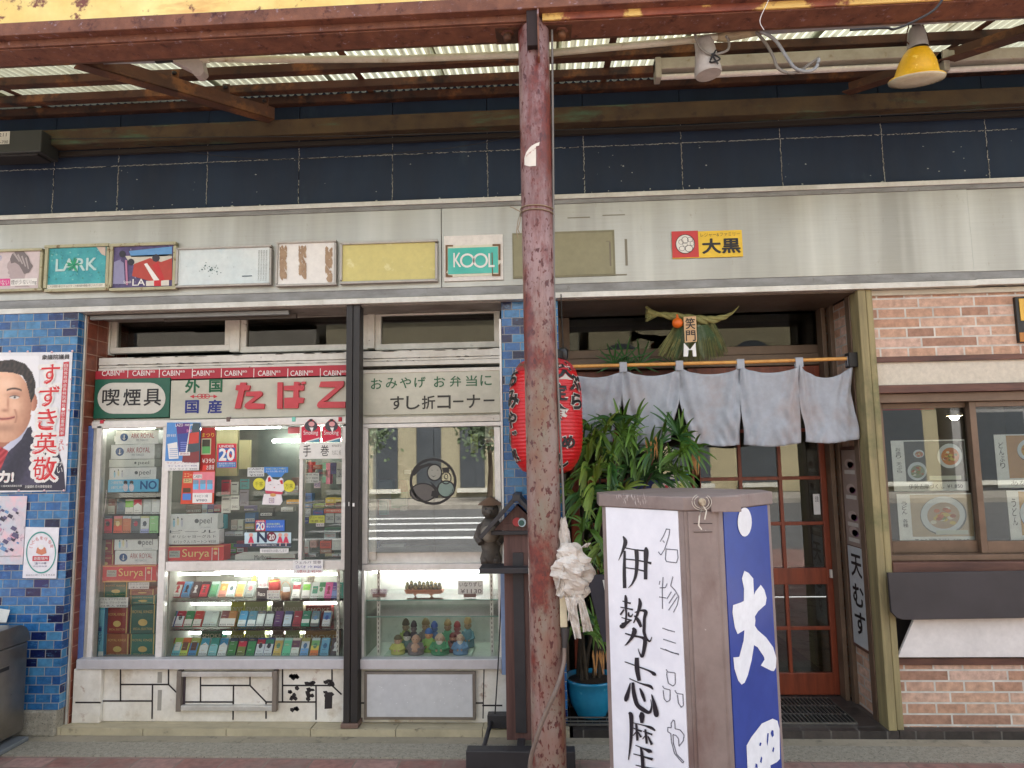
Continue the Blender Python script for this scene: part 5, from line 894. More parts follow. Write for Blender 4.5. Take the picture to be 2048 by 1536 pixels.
FG = [(796, 36, .12, (200, 200, 90), (206, 160, 130), (90, 84, 60), 'yellow robed clay figurine with a green cap, front left of the tray', 28, None), (832, 40, .115, (110, 96, 100), (206, 156, 126), None, 'bald clay figurine with a bare belly, front row of the tray', 32, None), (880, 42, .115, (40, 140, 84), (206, 170, 140), None, 'green robed clay figurine with a white beard, front row centre', 36, (226, 222, 214)), (921, 42, .115, (84, 140, 190), (206, 166, 136), None, 'light blue robed clay figurine with a white beard, front right', 30, (226, 222, 214)),
      (814, 38, .17, (70, 110, 100), (220, 216, 206), (40, 40, 44), 'clay figurine with a black hood and pale face in the second row', 26, None), (858, 44, .17, (120, 170, 60), (206, 140, 90), (60, 110, 180), 'clay figurine with a blue cap and orange face in the second row', 28, None), (906, 36, .16, (120, 60, 56), (190, 130, 96), (110, 40, 40), 'dark red robed clay figurine in the second row', 24, (40, 36, 36)), (812, 54, .26, (130, 150, 50), (130, 110, 80), (70, 66, 50), 'lime robed clay figurine in the back row at the left', 26, None), (828, 52, .24, (60, 50, 66), (80, 70, 76), (50, 44, 56), 'dark plum clay figurine in the back row', 22, None), (852, 54, .27, (100, 90, 84), (150, 120, 86), (140, 116, 80), 'brown hooded clay figurine in the back row', 28, None), (869, 50, .25, (50, 90, 160), (60, 90, 160), (50, 90, 170), 'cobalt blue clay figurine in the back row', 24, None), (896, 52, .27, (50, 140, 90), (160, 110, 80), (150, 120, 80), 'brown haired green clay figurine in the back row', 26, None), (915, 50, .25, (150, 50, 56), (150, 50, 56), (150, 44, 50), 'crimson hooded clay figurine in the back row', 24, None), (936, 58, .26, (70, 130, 146), (170, 140, 100), (190, 160, 110), 'teal robed clay figurine at the right end of the back row', 26, None)]
for f_ in FG: figurine(*f_[:7], wpx=f_[7], beard=f_[8], belly=f_[0] == 832)
# weathered ceramic figure on the ledge
m_cer = M(S(98, 90, 80), S(56, 50, 44), 'weathered ceramic', 14, rough=.6, spots=(S(60, 52, 46), 20, .56, .66), bump=.2)
q_ = P(982, 1127, .03); t = thing('raccoon_statue', 'weathered grey ceramic raccoon dog statue on the ledge left of the little roof', 'statue', q_)
b = MB().lathe(q_, [(0, 0), (.058, 0), (.062, .03), (.05, .07), (.062, .13), (.07, .18), (.055, .23), (.03, .26), (0, .265)], m_cer, 20, .85); b.ball(q_+Vector((0, -.02, .17)), .056, M(S(142, 134, 120), None, 'pale belly', 12, spots=(S(110, 96, 80), 20, .6, .7)), 16)
for s_ in (-1, 1): b.tube([q_+Vector((s_*.055, 0, .21)), q_+Vector((s_*.075, -.03, .15)), q_+Vector((s_*.05, -.06, .12))], [.02, .022, .018], m_cer, 8); b.ball(q_+Vector((s_*.03, -.03, .02)), .024, m_cer, 10)
b.build('body', t)
b = MB().ball(q_+Vector((0, -.01, .30)), .05, m_cer, 16); b.ball(q_+Vector((0, -.055, .29)), .018, m_cer, 10)
for s_ in (-1, 1): b.ball(q_+Vector((s_*.034, 0, .345)), .014, m_cer, 8); b.ball(q_+Vector((s_*.02, -.05, .31)), .007, BLK, 8)
b.build('head', t); MB().lathe(q_+Vector((0, .005, .33)), [(.075, 0), (.06, .012), (.025, .035), (0, .045)], M(S(110, 84, 64), None, 'straw hat clay', 20), 18).build('hat', t)
# black post before the shop window
m_bp = M(S(46, 42, 40), S(30, 28, 28), 'black painted post', 5, rough=.5, st=(4, 4, .4), spots=(S(110, 84, 50), 60, .7, .76), bump=.15)
pa, pc = P(690, 1000, -.045).x, P(717, 1000, -.045).x; pm = (pa+pc)/2
t = thing('black_post', 'black painted square post with a split face between the two display cases', 'post', (pm, -.01, ZF))
MB().box(pa-.001, pm-.003, -.045, .04, ZF+.028, ZH, m_bp).box(pm, pc, -.042, .04, ZF+.028, ZH, m_bp).build('shaft', t, bevel=.003); MB().box(pa-.012, pc+.008, -.055, .045, ZF+.003, ZF+.027, M(S(120, 96, 84), None, 'foot plate', 20, spots=(S(60, 50, 44), 30, .55, .7))).build('foot_plate', t, bevel=.003)
MB().pbox(686, 1005, 690, 1013, -.047, .001, WHT).pbox(697, 1004, 698.5, 1012, -.047, .001, WHT).pbox(705, 1006, 709, 1013, -.047, .001, WHT).build('sticker_remnant', t)
# ================= left pillar: posters and bin =================
YQ = YP-.004
t = thing('election_poster', 'white election poster with a suited man and big red vertical lettering on the blue tiles', 'poster', P(60, 980, YQ))
pb = MB().ppr([(-150, 706), (145, 704), (131, 982), (-150, 988)], YQ-.003, .003, f8(226, 226, 228)); pb.build('sheet', t)
y = YQ-.0045
_suit = [(-80, 880), (-10, 862), (38, 866), (62, 852), (70, 880), (84, 900), (118, 905), (127, 935), (131, 982), (-80, 986)]
_shirt = [(-34, 880), (0, 900), (48, 862), (57, 852), (42, 880), (12, 908), (2, 932), (-20, 960)]; _tie = [(-22, 893), (2, 894), (17, 902), (9, 920), (1, 940), (-18, 958)]
_hair = [(-46, 800), (-44, 760), (-32, 735), (-5, 722), (25, 719), (50, 727), (64, 744), (71, 764), (70, 788), (62, 806), (57, 782), (52, 764), (44, 751), (24, 745), (0, 744), (-20, 748), (-34, 764), (-40, 800)]
def portrait(x, y_):
    nz = noise.noise(Vector((x*.15, y_*.15, 0))); c = (228, 228, 230)
    if inpoly(x, y_, _suit): c = mixc((40, 38, 54), (74, 70, 92), .5+.5*math.sin(x*.06+y_*.03)+nz*.3)
    if inpoly(x, y_, _shirt): c = mixc((224, 226, 234), (176, 180, 200), (x+20)/60)
    if inpoly(x, y_, _tie): c = mixc((150, 30, 40), (190, 70, 76), .5+.5*math.sin((x+y_)*.5))
    d = ell(x, y_, 12, 870, 30, 26)
    if d < 1 and y_ > 860: c = mixc((170, 112, 86), c, d+1 if d > -1 else 0) if not inpoly(x, y_, _shirt) else c
    d = ell(x, y_, 66, 804, 8, 17)
    if d < .5: c = mixc((206, 150, 120), (160, 100, 78), (x-60)/14)
    d = ell(x, y_, 8, 808, 55, 70)-.06*abs(y_-800)*(y_ > 830)
    if d < .8:
        nx, ny = (x-8)/55, (y_-808)/70; k = nx*nx*.55+max(0, ny)*.28+max(0, nx)*.18
        s_ = mixc((232, 186, 154), (150, 98, 74), k+nz*.08)
        s_ = mixc(s_, (246, 212, 184), .55*math.exp(-((x-14)/20)**2-((y_-768)/12)**2)); s_ = mixc(s_, (244, 200, 170), .5*math.exp(-((x-30)/10)**2-((y_-812)/9)**2))
        s_ = mixc(s_, (150, 96, 76), .55*math.exp(-((x-29)/14)**2-((y_-789)/6)**2)); s_ = mixc(s_, (140, 84, 66), .55*math.exp(-((x-10)/7)**2-((y_-821)/3.4)**2)); s_ = mixc(s_, (150, 90, 70), .5*math.exp(-((x-16)/2.6)**2-((y_-806)/13)**2))
        s_ = mixc(s_, (140, 86, 68), .45*math.exp(-((x-(30+3*math.sin((y_-820)*.12)))/2)**2)*(818 < y_ < 846)); s_ = mixc(s_, (110, 74, 60), .35*math.exp(-((x-8)/26)**2-((y_-856)/8)**2))
        my = 838-((x-6)/26)**2*5; dm = abs(y_-my)
        if -20 < x < 30: s_ = mixc(s_, (176, 92, 84), 1-dm/4.2); s_ = mixc(s_, (84, 36, 34), 1-dm/1.2)
        by = 777+((x-28)/14)**2*3.2
        if 14 < x < 43: s_ = mixc(s_, (50, 38, 32), 1.2-abs(y_-by)/2.2)
        de = ell(x, y_, 29, 794.5, 9, 3.2)
        if de < .8: s_ = mixc((214, 206, 198), s_, de+.3); s_ = mixc(s_, (34, 24, 22), 1.3-math.hypot(x-29.5, y_-794.5)/2.4)
        if 18 < x < 40: s_ = mixc(s_, (44, 30, 26), 1-abs(y_-(791.4+((x-29)/11)**2*3))/1.1)
        c = mixc(s_, c, d+.2)
    if inpoly(x, y_, _hair): c = mixc((34, 27, 24), (78, 64, 54), .35+.4*math.sin(x*.7+y_*.25)*math.sin(y_*.2)+nz*.6)
    if 970 < y_ and inpoly(x, y_, _suit): c = (40, 38, 50)
    return c
paint(-60, 712, 78, 981, YQ-.0042, 110, 214, portrait, 'portrait', t)
p = MB(); SU = f8(52, 49, 66)
p.pg([(78, 893), (84, 900), (118, 905), (127, 935), (131, 981), (78, 981)], y-.0001, SU)
p.build('suit', t)
for u, v in ((89, 905), (81, 916), (82, 925)): p = MB(); disc(p, u, v, 1.6, 1.6, y-.001, f8(226, 220, 200), 8); p.build('lapel_pin', t)
p = MB(); RR = f8(206, 34, 40)
chs = (('す', 80, 726, 120, 768), ('ず', 76, 770, 119, 813), ('き', 73, 815, 114, 860), ('英', 66, 863, 114, 908), ('敬', 63, 911, 113, 960))
for ch, a, b, c, d in chs: p.pt(ch, a-1, b-1, c+1, d+1, y-.002, WHT, off=.085)
for ch, a, b, c, d in chs: p.pt(ch, a+1, b+1, c-1, d-1, y-.0028, RR, off=.045)
p.pt('衆議院議員', 84, 709, 139, 719, y-.001, BLK, off=.01); p.ppr([(127, 724), (138, 723), (129, 872), (118, 873)], y-.0015, .001, f8(196, 60, 70))
for k, ch in enumerate('自民党政調会長特別補佐・前三重県知事'): xx = 128.5-9*k/18; p.pt(ch, xx, 727+8*k, xx+7.5, 733.5+8*k, y-.0022, WHT)
for ch, a, b in (('え', 118, 879), ('い', 117, 892)): p.pt(ch, a, b, a+10, b+10, y-.001, RR)
for ch, a, b in (('け', 114, 922), ('い', 114, 935)): p.pt(ch, a, b, a+11, b+11, y-.001, WHT)
p.pt('力!', -4, 943, 27, 964, y-.0015, WHT, off=.08); p.pt('力!', -3, 944, 26, 963, y-.002, RR, off=.03)
p.pt('自由民主党 三重県第四選挙区支部', -20, 970, 44, 974, y-.0015, WHT); p.pt('討議資料 鈴木英敬後援会', 50, 970, 104, 976, y-.0015, WHT); p.build('lettering', t)
for i, (u, v) in enumerate(((20, 703), (56, 703), (104, 704), (145, 702), (142, 758), (139, 820), (134, 889), (38, 981), (89, 981), (128, 981))):
    b = MB().lathe((0, 0, 0), [(0, 0), (.0065, 0), (.0065, .003), (0, .004)], f8(224, 190, 196), 12)
    b.v = [(q[0], -q[2], q[1]) for q in b.v]; o = b.build('pin', t); o.location = P(u, v, YQ-.004)-Vector(t.location)
t = thing('wall_poster', 'pastel poster with loose ink swirls on the blue tiles under the election poster', 'poster', P(20, 1130, YQ))
p = MB().ppr([(-60, 992), (54, 992), (45, 1129), (-60, 1129)], YQ-.003, .003, M(S(206, 196, 200), S(190, 206, 216), 'pastel print', 6, spots=(S(226, 190, 196), 7, .5, .65), spots2=(S(120, 112, 130), 18, .6, .66))); p.build('sheet', t)
p = MB()
for k in range(46): u, v = random.uniform(-30, 36), random.uniform(1012, 1104); r = random.uniform(2, 8); p.pg([(u-r, v), (u-r*.3, v-r*.9), (u+r, v-r*.2), (u+r*.4, v+r*.8)], YQ-.0045-k*.00002, f8(*random.choice([(96, 90, 120), (150, 140, 170), (226, 214, 214), (196, 150, 170), (110, 150, 190), (70, 66, 84)])))
p.pbox(-40, 1112, 42, 1113, YQ-.005, .0004, f8(110, 110, 110)); p.build('ink_pattern', t)
t = thing('wall_poster', 'small white child safety notice with a green oval on the blue tiles', 'poster', P(80, 1155, YQ))
p = MB().ppr([(51, 1054), (118, 1055), (112, 1157), (45, 1156)], YQ-.0075, .003, f8(230, 228, 232)); p.build('sheet', t)
p = MB(); y = YQ-.009; disc(p, 82, 1105, 30, 42, y, f8(60, 150, 140), 40, .93)
for k, ch in enumerate('こどもを守る所'): q = math.radians(200+140*k/6); u, v = 83+22*math.cos(q), 1101+25*math.sin(q); p.pt(ch, u-3.3, v-3.6, u+3.3, v+3.6, y, f8(206, 100, 96))
p.pbox(65, 1112, 98, 1122, y, .0005, f8(196, 50, 70)); p.pt('避難場所', 67, 1113.5, 96, 1120.5, y-.0008, WHT); p.pt('☎110番', 69, 1124, 93, 1129, y, f8(90, 90, 120)); p.pt('伊勢警察署', 66, 1131, 94, 1134, y, f8(150, 150, 170)); p.pt('おはらい町こどもを守る会', 52, 1148, 110, 1152, y, f8(120, 120, 130))
p.pg([(74, 1096), (82, 1091), (91, 1096), (93, 1106), (83, 1110), (72, 1106)], y-.0003, f8(206, 130, 100)); disc(p, 82, 1094, 5.5, 5, y-.0006, WHT, 14); p.build('print', t)
tag(MB().ppr([(-40, 1212), (20, 1220), (12, 1245), (-40, 1245)], YP-.03, .002, f8(226, 226, 220)).build('leaflet'), 'white leaflet lying against the tiles above the steel bin', 'leaflet')
# stainless bin
xb = P(50, 1400, -.12).x
t = thing('litter_bin', 'stainless steel bin with a rounded lid, slot and round hole at the left edge', 'bin', (xb-.25, -.36, ZG+.006))
m_ss = M(S(150, 146, 140), S(120, 114, 108), 'stainless', 2, rough=.32, metal=.85, st=(1, 1, 1)); y0, y1 = -.62, -.12; zt = P(50, 1262, -.12).z
b = MB().box(xb-.5, xb, y0, y1, ZG+.05, zt-.055, m_ss); b.build('body', t, bevel=.008)
n = 10; pts = [(y0-.006, zt-.05), (y1+.006, zt-.05)]+[(y1+.006-.09+.09*math.cos(q), zt-.05+.10*math.sin(q)) for q in [math.pi/2*k/n for k in range(n+1)]]+[(y0-.006, zt+.05)]
v_ = [(xb-.506, a, c) for a, c in pts]+[(xb+.006, a, c) for a, c in pts]; k_ = len(pts)
MB().add(v_, [tuple(range(k_-1, -1, -1)), tuple(range(k_, 2*k_))]+[(i, (i+1) % k_, (i+1) % k_+k_, i+k_) for i in range(k_)], m_ss).build('lid', t, bevel=.003)
b = MB().box(xb, xb+.002, -.40, -.25, zt-.17, zt-.15, BLK).box(xb+.0005, xb+.004, -.405, -.245, zt-.15, zt-.145, m_ss)
vs = [(xb+.002, -.33+.022*math.cos(q/16*6.283), ZG+.13+.022*math.sin(q/16*6.283)) for q in range(16)]; b.add(vs, [tuple(range(16))], f8(60, 34, 30)); b.build('slot', t)
MB().box(xb-.52, xb+.05, y0-.02, y1-.02, ZG+.007, ZG+.03, M(S(130, 136, 140), None, 'base plate', 5, rough=.5, metal=.4)).build('base_plate', t, bevel=.004)
# ================= entrance =================
YD = .48
frame(1122, 612, 1652, 712, YD, .03, m_brf, 'transom_window', bld, glassmat('entrance transom glass', (.6, .62, .6), .01, .5), dep=.06, bars=(.055, .05, .052, .055))
x0, x1, z0, z1 = Rc(1122, 612, 1652, 712, YD); xdL, xdR = XM1+.002, XP0+.018
zsf = ZH-.008
MB().box(xdL, xdR, YD-.02, YD+.1, z1+.002, zsf, m_brown).box(xdL, x0-.001, YD-.01, YD+.08, ZF+.003, z1, m_brf).box(x1+.001, xdR, YD-.01, YD+.08, ZF+.003, z1, m_brf).box(x0, x1, YD-.01, YD+.1, z0-.075, z0-.002, m_brf).build('door_surround', bld, bevel=.003)
x_ = P(1678, 1100, .40).x
MB().box(x_-.02, x_+.006, .39, .47, ZF+.003, z1, m_brf).box(x_+.012, x_+.04, .34, .39, ZF+.003, z1, m_brf).box(XP0-.004, XP0+.02, .062, .12, ZF+.003, zsf, m_brf).build('door_jamb', bld, bevel=.002)
# red wooden lattice sliding doors
m_rw = M(S(140, 66, 40), S(104, 44, 28), 'red brown wood', 5, rough=.4, st=(5, 5, .5), bump=.15, spots=(S(84, 32, 22), 3, .58, .75))
zdt = z0-.08; zr1, zr2, zm1, zm0, zb1 = [P(1600, v, YD).z for v in (956, 1047, 1136, 1169, 1346)]; zdb = ZF+.006
m_doorg = glassmat('door glass', (.82, .84, .82), .03, 1.5)
def door(xl, xr, y):
    s1 = .055; ms = [xl+s1+(xr-xl-2*s1)*k/3 for k in (1, 2)]
    d = MB().box(xl, xl+s1, y, y+.035, zdb, zdt, m_rw).box(xr-s1, xr, y, y+.035, zdb, zdt, m_rw).box(xl+s1, xr-s1, y, y+.035, zdb, zb1, m_rw).box(xl+s1, xr-s1, y, y+.035, zm0, zm1, m_rw).box(xl+s1, xr-s1, y, y+.035, zdt-.06, zdt, m_rw)
    for z in (zr1, zr2, zr1+.30, (zm0+zb1)/2): d.box(xl+s1, xr-s1, y+.004, y+.03, z-.011, z+.011, m_rw)
    for x in ms: d.box(x-.011, x+.011, y+.002, y+.032, zb1, zm0, m_rw).box(x-.011, x+.011, y+.002, y+.032, zm1, zdt-.06, m_rw)
    o = d.build('sliding_door', bld, bevel=.003)
    MB().box(xl+s1, xr-s1, y+.015, y+.019, zb1, zdt-.06, m_doorg).build('pane', o); return o
dxr = P(1657, 920, YD).x; dxl = P(1402, 960, YD).x-.055
d1_ = door(dxl, dxr, YD); d2_ = door(xdL+.06, dxl+.05, YD+.04)
MB().tube([(dxr-.028, YD-.003, zm0+.04), (dxr-.028, YD-.003, zm1-.01)], .012, m_alu).build('handle', d1_)
tag(MB().pbox(1627, 988, 1640, 1029, YD-.003, .002, f8(224, 222, 220)).pt('自動', 1630, 992, 1637, 1004, YD-.004, f8(90, 90, 90)).build('sticker'), 'small white upright sticker on the red door glass', 'sticker')
tag(MB().box(P(1395, 1000, .5).x-.02, P(1395, 1000, .5).x+.02, .48, .52, ZF+.003, P(1395, 925, .5).z, M(S(170, 140, 100), None, 'pale wood', 8, st=(4, 4, .4))).build('wooden_pole', bevel=.003), 'pale upright pole leaning at the left edge of the red door', 'pole')
# floor grating
gx0, gx1 = G(1330, 1440, ZF).x, G(1718, 1452, ZF).x; gr = MB(); m_gr = M(S(120, 118, 112), None, 'grating', 10, rough=.4, metal=.6)
for k in range(46): x = gx0+(gx1-gx0)*k/45; gr.box(x-.003, x+.003, .04, .43, ZF+.003, ZF+.012, m_gr)
for y in (.04, .17, .3, .43): gr.box(gx0, gx1, y-.004, y+.004, ZF+.002, ZF+.010, m_gr)
gr.box(gx0, gx1, .04, .43, ZF+.0021, ZF+.003, F(S(24, 22, 22), .9)); tag(gr.build('floor_grating'), 'steel bar grating in the entrance floor before the red door', 'grating')
# vertical menu sign on the brick reveal
XV = XP0+.017
t = thing('vertical_sign', 'tall narrow sign with faded food pictures and brushed lettering on the brick reveal', 'sign', (XV, .25, 1.2))
def RX(px, py): q = PX(px, py, XV); return q.y, q.z
ya, za = RX(1722, 895); yb_, zb_2 = RX(1694, 900)
zA, zB = PX(1708, 893, XV).z, PX(1716, 1292, XV).z; yn, yf = .09, .33
m_pl = M(S(140, 130, 124), S(120, 108, 104), 'sign plate', 6, rough=.4)
MB().box(XV-.015, XV, yn, yf, zB, zA, m_woodd).build('frame', t, bevel=.003)
zM = PX(1712, 1090, XV).z; fn = lambda u, q: (XV-.0175, yf-.02-(yf-yn-.04)*u, zB+.02+(zA-zB-.04)*q)
p = MB().add([fn(0, 0), fn(1, 0), fn(1, .5), fn(0, .5)], [(0, 1, 2, 3)], f8(186, 190, 190)).add([fn(0, .505), fn(1, .505), fn(1, 1), fn(0, 1)], [(0, 1, 2, 3)], f8(150, 132, 122))
fn2 = lambda u, q: (XV-.019,)+fn(u, q)[1:]
for ch, v in zip('天むす', (.40, .25, .11)): p.txt(ch, fn2, BLK, .2, v-.05, .85, v+.06, off=.02)
for v, cc in ((.93, (150, 84, 90)), (.80, (120, 60, 96)), (.66, (130, 70, 120)), (.58, (110, 60, 110))):
    p.add([fn2(.25+.5*.5+.3*math.cos(q/12*6.28), v+.025*math.sin(q/12*6.28)) for q in range(12)], [tuple(range(12))], f8(180, 160, 150)); p.add([fn2(.6+.22*math.cos(q/9*6.28), v-.008+.018*math.sin(q/9*6.28)) for q in range(9)][::1], [tuple(range(9))], f8(*cc)); p.add([fn2(.15, v-.055), fn2(.85, v-.055), fn2(.85, v-.035), fn2(.15, v-.035)], [(0, 1, 2, 3)], f8(196, 190, 180))
p.build('print', t)
# noren curtain
YN = .03; m_nor = M(S(168, 174, 182), S(154, 158, 164), 'grey cotton', 5, rough=.9, bump=.35, spots=(S(160, 146, 140), 3, .5, .75))
t = thing('noren_curtain', 'grey-lilac five panel cloth curtain hung on a bamboo rod over the entrance', 'curtain', P(1420, 720, YN))
rp = [P(1112, 734, YN), P(1300, 729, YN), P(1500, 724, YN), P(1704, 717, YN)]; m_bam = M(S(214, 160, 84), S(190, 130, 64), 'bamboo', 20, rough=.4)
MB().tube(rp, .0105, m_bam).build('rod', t); MB().box(XP0-.05, XP0-.001, YN-.03, YN+.03, P(1704, 735, YN).z, P(1704, 706, YN).z, BLK).build('bracket', t, bevel=.004)
tabs = [1128, 1246, 1358, 1480, 1597, 1700]; bot = [(1128, 884), (1240, 886), (1342, 890), (1372, 878), (1480, 891), (1488, 889), (1604, 886), (1612, 885), (1719, 878)]
pans = [(1128, 1245, 1128, 1226, 884, 888, 0), (1244, 1358, 1258, 1342, 888, 882, 1), (1357, 1480, 1379, 1481, 884, 890, 2), (1479, 1598, 1488, 1604, 890, 886, 3), (1597, 1704, 1612, 1719, 884, 878, 4)]
for i, (a, b_, c, d, v0, v1, _) in enumerate(pans):
    nu, nv = 44, 34; b = MB(); vs = []; rod = lambda px: 733-(px-1112)*.0265
    for r in range(nv+1):
        g_ = r/nv
        for k in range(nu+1):
            u = k/nu; w2 = min(1, max(0, (g_-.35)/.65)); w2 = w2*w2*(3-2*w2)
            pl = a+(c-a)*w2; pr = b_+(d-b_)*w2; sg = (26 if i == 4 else 13)*math.sin(math.pi*u)**.8
            ytop = rod((a+b_)/2)+11+sg; ybot = v0+(v1-v0)*u+5*math.sin(math.pi*u)+.4*math.sin(u*9+i)
            if i == 0: ybot = 884
            q = P(pl+(pr-pl)*u, ytop+(ybot-ytop)*g_, YN)
            fold = (math.sin(u*9+g_*3+i)*.006+math.sin(u*23-g_*4)*.0025)*(g_+.2)+noise.noise(Vector((q.x*9+i, q.z*9, 1)))*.014
            edge = math.exp(-(u*6)**2)+math.exp(-((1-u)*6)**2); fold += -.008*edge*(1-g_)
            um_ = u if u < .5 else 1-u; fold += .011*math.sin(um_*30-g_*7+i)*math.exp(-(um_*3.2)**2)*(1-g_*.4); fold += .008*math.sin((um_*1.6+g_)*20+i*2)*math.exp(-((um_-.28*g_)*6)**2)*g_
            if i == 0 and g_ > .72: fold += .03*(g_-.72)/.28
            vs.append(q+Vector((0, fold, 0)))
    b.add(vs, [(r*(nu+1)+k, (r+1)*(nu+1)+k, (r+1)*(nu+1)+k+1, r*(nu+1)+k+1) for r in range(nv) for k in range(nu)], m_nor, True); b.build('cloth_panel', t, solid=.0015)
b = MB()
for px_ in tabs[1:]:
    rz = P(px_, 733-(px_-1112)*.0265, YN); h = .042
    b.box(rz.x-.021, rz.x+.021, YN-.0135, YN-.0115, rz.z-h, rz.z+.012, m_nor).box(rz.x-.021, rz.x+.021, YN-.0135, YN+.0135, rz.z+.0115, rz.z+.0135, m_nor).box(rz.x-.021, rz.x+.021, YN+.0115, YN+.0135, rz.z-h, rz.z+.012, m_nor)
b.build('loop', t)
# straw new-year ornament
YW = .12; t = thing('straw_ornament', 'straw rope ornament with an orange, ferns and a lettered wooden tag over the entrance', 'ornament', P(1380, 640, YW))
m_str = M(S(150, 146, 92), S(120, 120, 70), 'straw', 30, rough=.8, bump=.4)
rp = [P(1296, 628, YW), P(1316, 628, YW), P(1340, 632, YW), P(1372, 637, YW), P(1400, 640, YW), P(1425, 640, YW), P(1450, 634, YW), P(1466, 625, YW), P(1478, 612, YW)]
b = MB(); rr = [.026, .012, .022, .026, .026, .022, .014, .007, .002]
for s_ in range(3):
    pts = []; r2 = []
    for k in range(49):
        f_ = k/48*8; i0 = min(7, int(f_)); q = rp[i0].lerp(rp[i0+1], f_-i0); R1 = rr[i0]+(rr[i0+1]-rr[i0])*(f_-i0); an = k*.42+s_*2.094
        pts.append(q+Vector((0, math.cos(an)*R1*.55, math.sin(an)*R1*.55))); r2.append(max(.0015, R1*.62))
    b.tube(pts, r2, m_str, 8)
for k in range(70):
    q = rp[1]+Vector((0, random.uniform(-.01, .01), random.uniform(-.01, .01))); e = P(1290+random.random()*4, 612+random.random()*32, YW+random.uniform(-.03, .03)); b.tube([q, e], [.0022, .0015], m_str, 4)
b.build('rope', t)
b = MB()
for k in range(420):
    u = random.random(); u0 = 1338+u*100; top = P(1352+u*78, 645+random.random()*8, YW+random.uniform(-.015, .02)); px_ = 1316+u*138+random.uniform(-3, 3); e = P(px_, 708+14*math.sin(math.pi*u)+random.uniform(-10, 4), YW-.01+random.uniform(-.03, .03)); b.tube([top, top.lerp(e, .5)+Vector((random.uniform(-.004, .004), -.01, 0)), e], [.0016, .0018, .0012], random.choice([m_str, m_str, M(S(92, 104, 56), None, 'green straw', 30)]), 3, False)
b.build('straw_skirt', t)
b = MB(); mfn = M(S(120, 134, 110), S(70, 90, 60), 'fern', 20, rough=.7); mfg = M(S(60, 84, 44), None, 'dark fern', 20, rough=.7)
for (x0_, y0_, x1_, y1_, mt, wd) in ((1362, 648, 1352, 718, mfg, 15), (1372, 652, 1370, 716, mfn, 12), (1398, 650, 1408, 716, mfn, 14), (1405, 650, 1424, 712, mfg, 16), (1390, 652, 1340, 700, mfg, 14), (1412, 650, 1446, 700, mfg, 10)):
    for k in range(34):
        f_ = k/33; c = P(x0_+(x1_-x0_)*f_, y0_+(y1_-y0_)*f_, YW-.035+.01*math.sin(f_*3)); L = wd/370*math.sin(math.pi*min(1, .25+f_*.75))**.7
        for s_ in (-1, 1): e = c+Vector((s_*L, -.004, -.018)); b.poly([c+Vector((0, 0, .003)), e, c+Vector((0, 0, -.0035))], mt)
b.build('fern', t)
q_ = P(1355, 646, YW-.05); MB().ball(q_, .032, M(S(236, 112, 30), None, 'orange peel', 60, rough=.45, bump=.3), 20, (1, 1, .95)).lathe(q_+Vector((0, 0, .024)), [(.014, 0), (.007, .012), (.006, .026), (0, .03)], M(S(226, 110, 40), None, 'orange peel', 60), 12).build('orange', t)
p = MB().ppr([(1367, 634), (1392, 632), (1394, 683), (1370, 685)], YW-.075, .006, M(S(206, 172, 128), S(190, 150, 104), 'tag wood', 12, st=(3, 1, .4))); p.pt('笑', 1371, 636, 1390, 658, YW-.0765, BLK, off=.012); p.pt('門', 1372, 661, 1391, 682, YW-.0765, BLK, off=.01); p.build('wooden_tag', t)
MB().ppr([(1368, 686), (1380, 699), (1391, 685), (1393, 713), (1386, 713), (1385, 700), (1377, 700), (1376, 713), (1367, 713)], YW-.07, .002, f8(232, 232, 228)).build('paper_strip', t)
# red lantern
YLn = -.27; LC = P(1092, 846, YLn); zt_, zb_3 = P(1092, 712, YLn).z, P(1092, 955, YLn).z; RL = (P(1165, 840, YLn).x-P(1019, 840, YLn).x)/2; HL = zt_-zb_3
t = thing('paper_lantern', 'red ribbed restaurant lantern with black brushed writing, behind the rusty post', 'lantern', LC)
def Rl(f_): return RL*(1-abs(2*f_-1)**4.2*.55)*(min(1, (.5-abs(f_-.5))*9+.5))
prof = []; nr = 34
for k in range(nr*4+1): f_ = k/(nr*4); prof.append((Rl(f_)*(1+.008*math.cos(k/4*6.283)), zb_3+HL*f_-LC.z))
m_lr = M(S(206, 26, 34), S(190, 20, 28), 'red lantern skin', 5, rough=.35, bump=.05)
MB().lathe((LC.x, LC.y, LC.z), prof, m_lr, 48).build('skin', t)
def LF(off): return lambda u, q: (LC.x+(Rl(q)*1.012+off)*math.sin(u), LC.y-(Rl(q)*1.012+off)*math.cos(u), zb_3+HL*q)
def wtxt(b, ch, u0, v0, u1, v1, off, mt, r):
    v, f = glyph(ch, off); b.add([LF(r)(u0+(u1-u0)*x, v0+(v1-v0)*y_) for x, y_ in v], f, mt)
L1 = MB(); L2 = MB()
for ch, u0, v0, u1, v1 in (('天', .30, .78, .95, .93), ('ぷ', .70, .68, 1.25, .82), ('ら', .72, .54, 1.22, .67), ('定', .15, .60, .62, .74), ('食', .12, .44, .62, .58), ('め', .40, .23, .85, .33), ('し', .30, .08, .75, .19), ('お', -1.45, .74, -.85, .88), ('み', -1.4, .56, -.75, .71), ('や', -1.45, .40, -.85, .54), ('げ', -1.4, .26, -.85, .38), ('処', -1.35, .12, -.9, .24)):
    wtxt(L1, ch, u0-.02, v0-.006, u1+.02, v1+.006, .085, f8(206, 200, 190), .002); wtxt(L2, ch, u0, v0, u1, v1, .035, BLK, .004)
L1.build('letter_outline', t); L2.build('lettering', t)
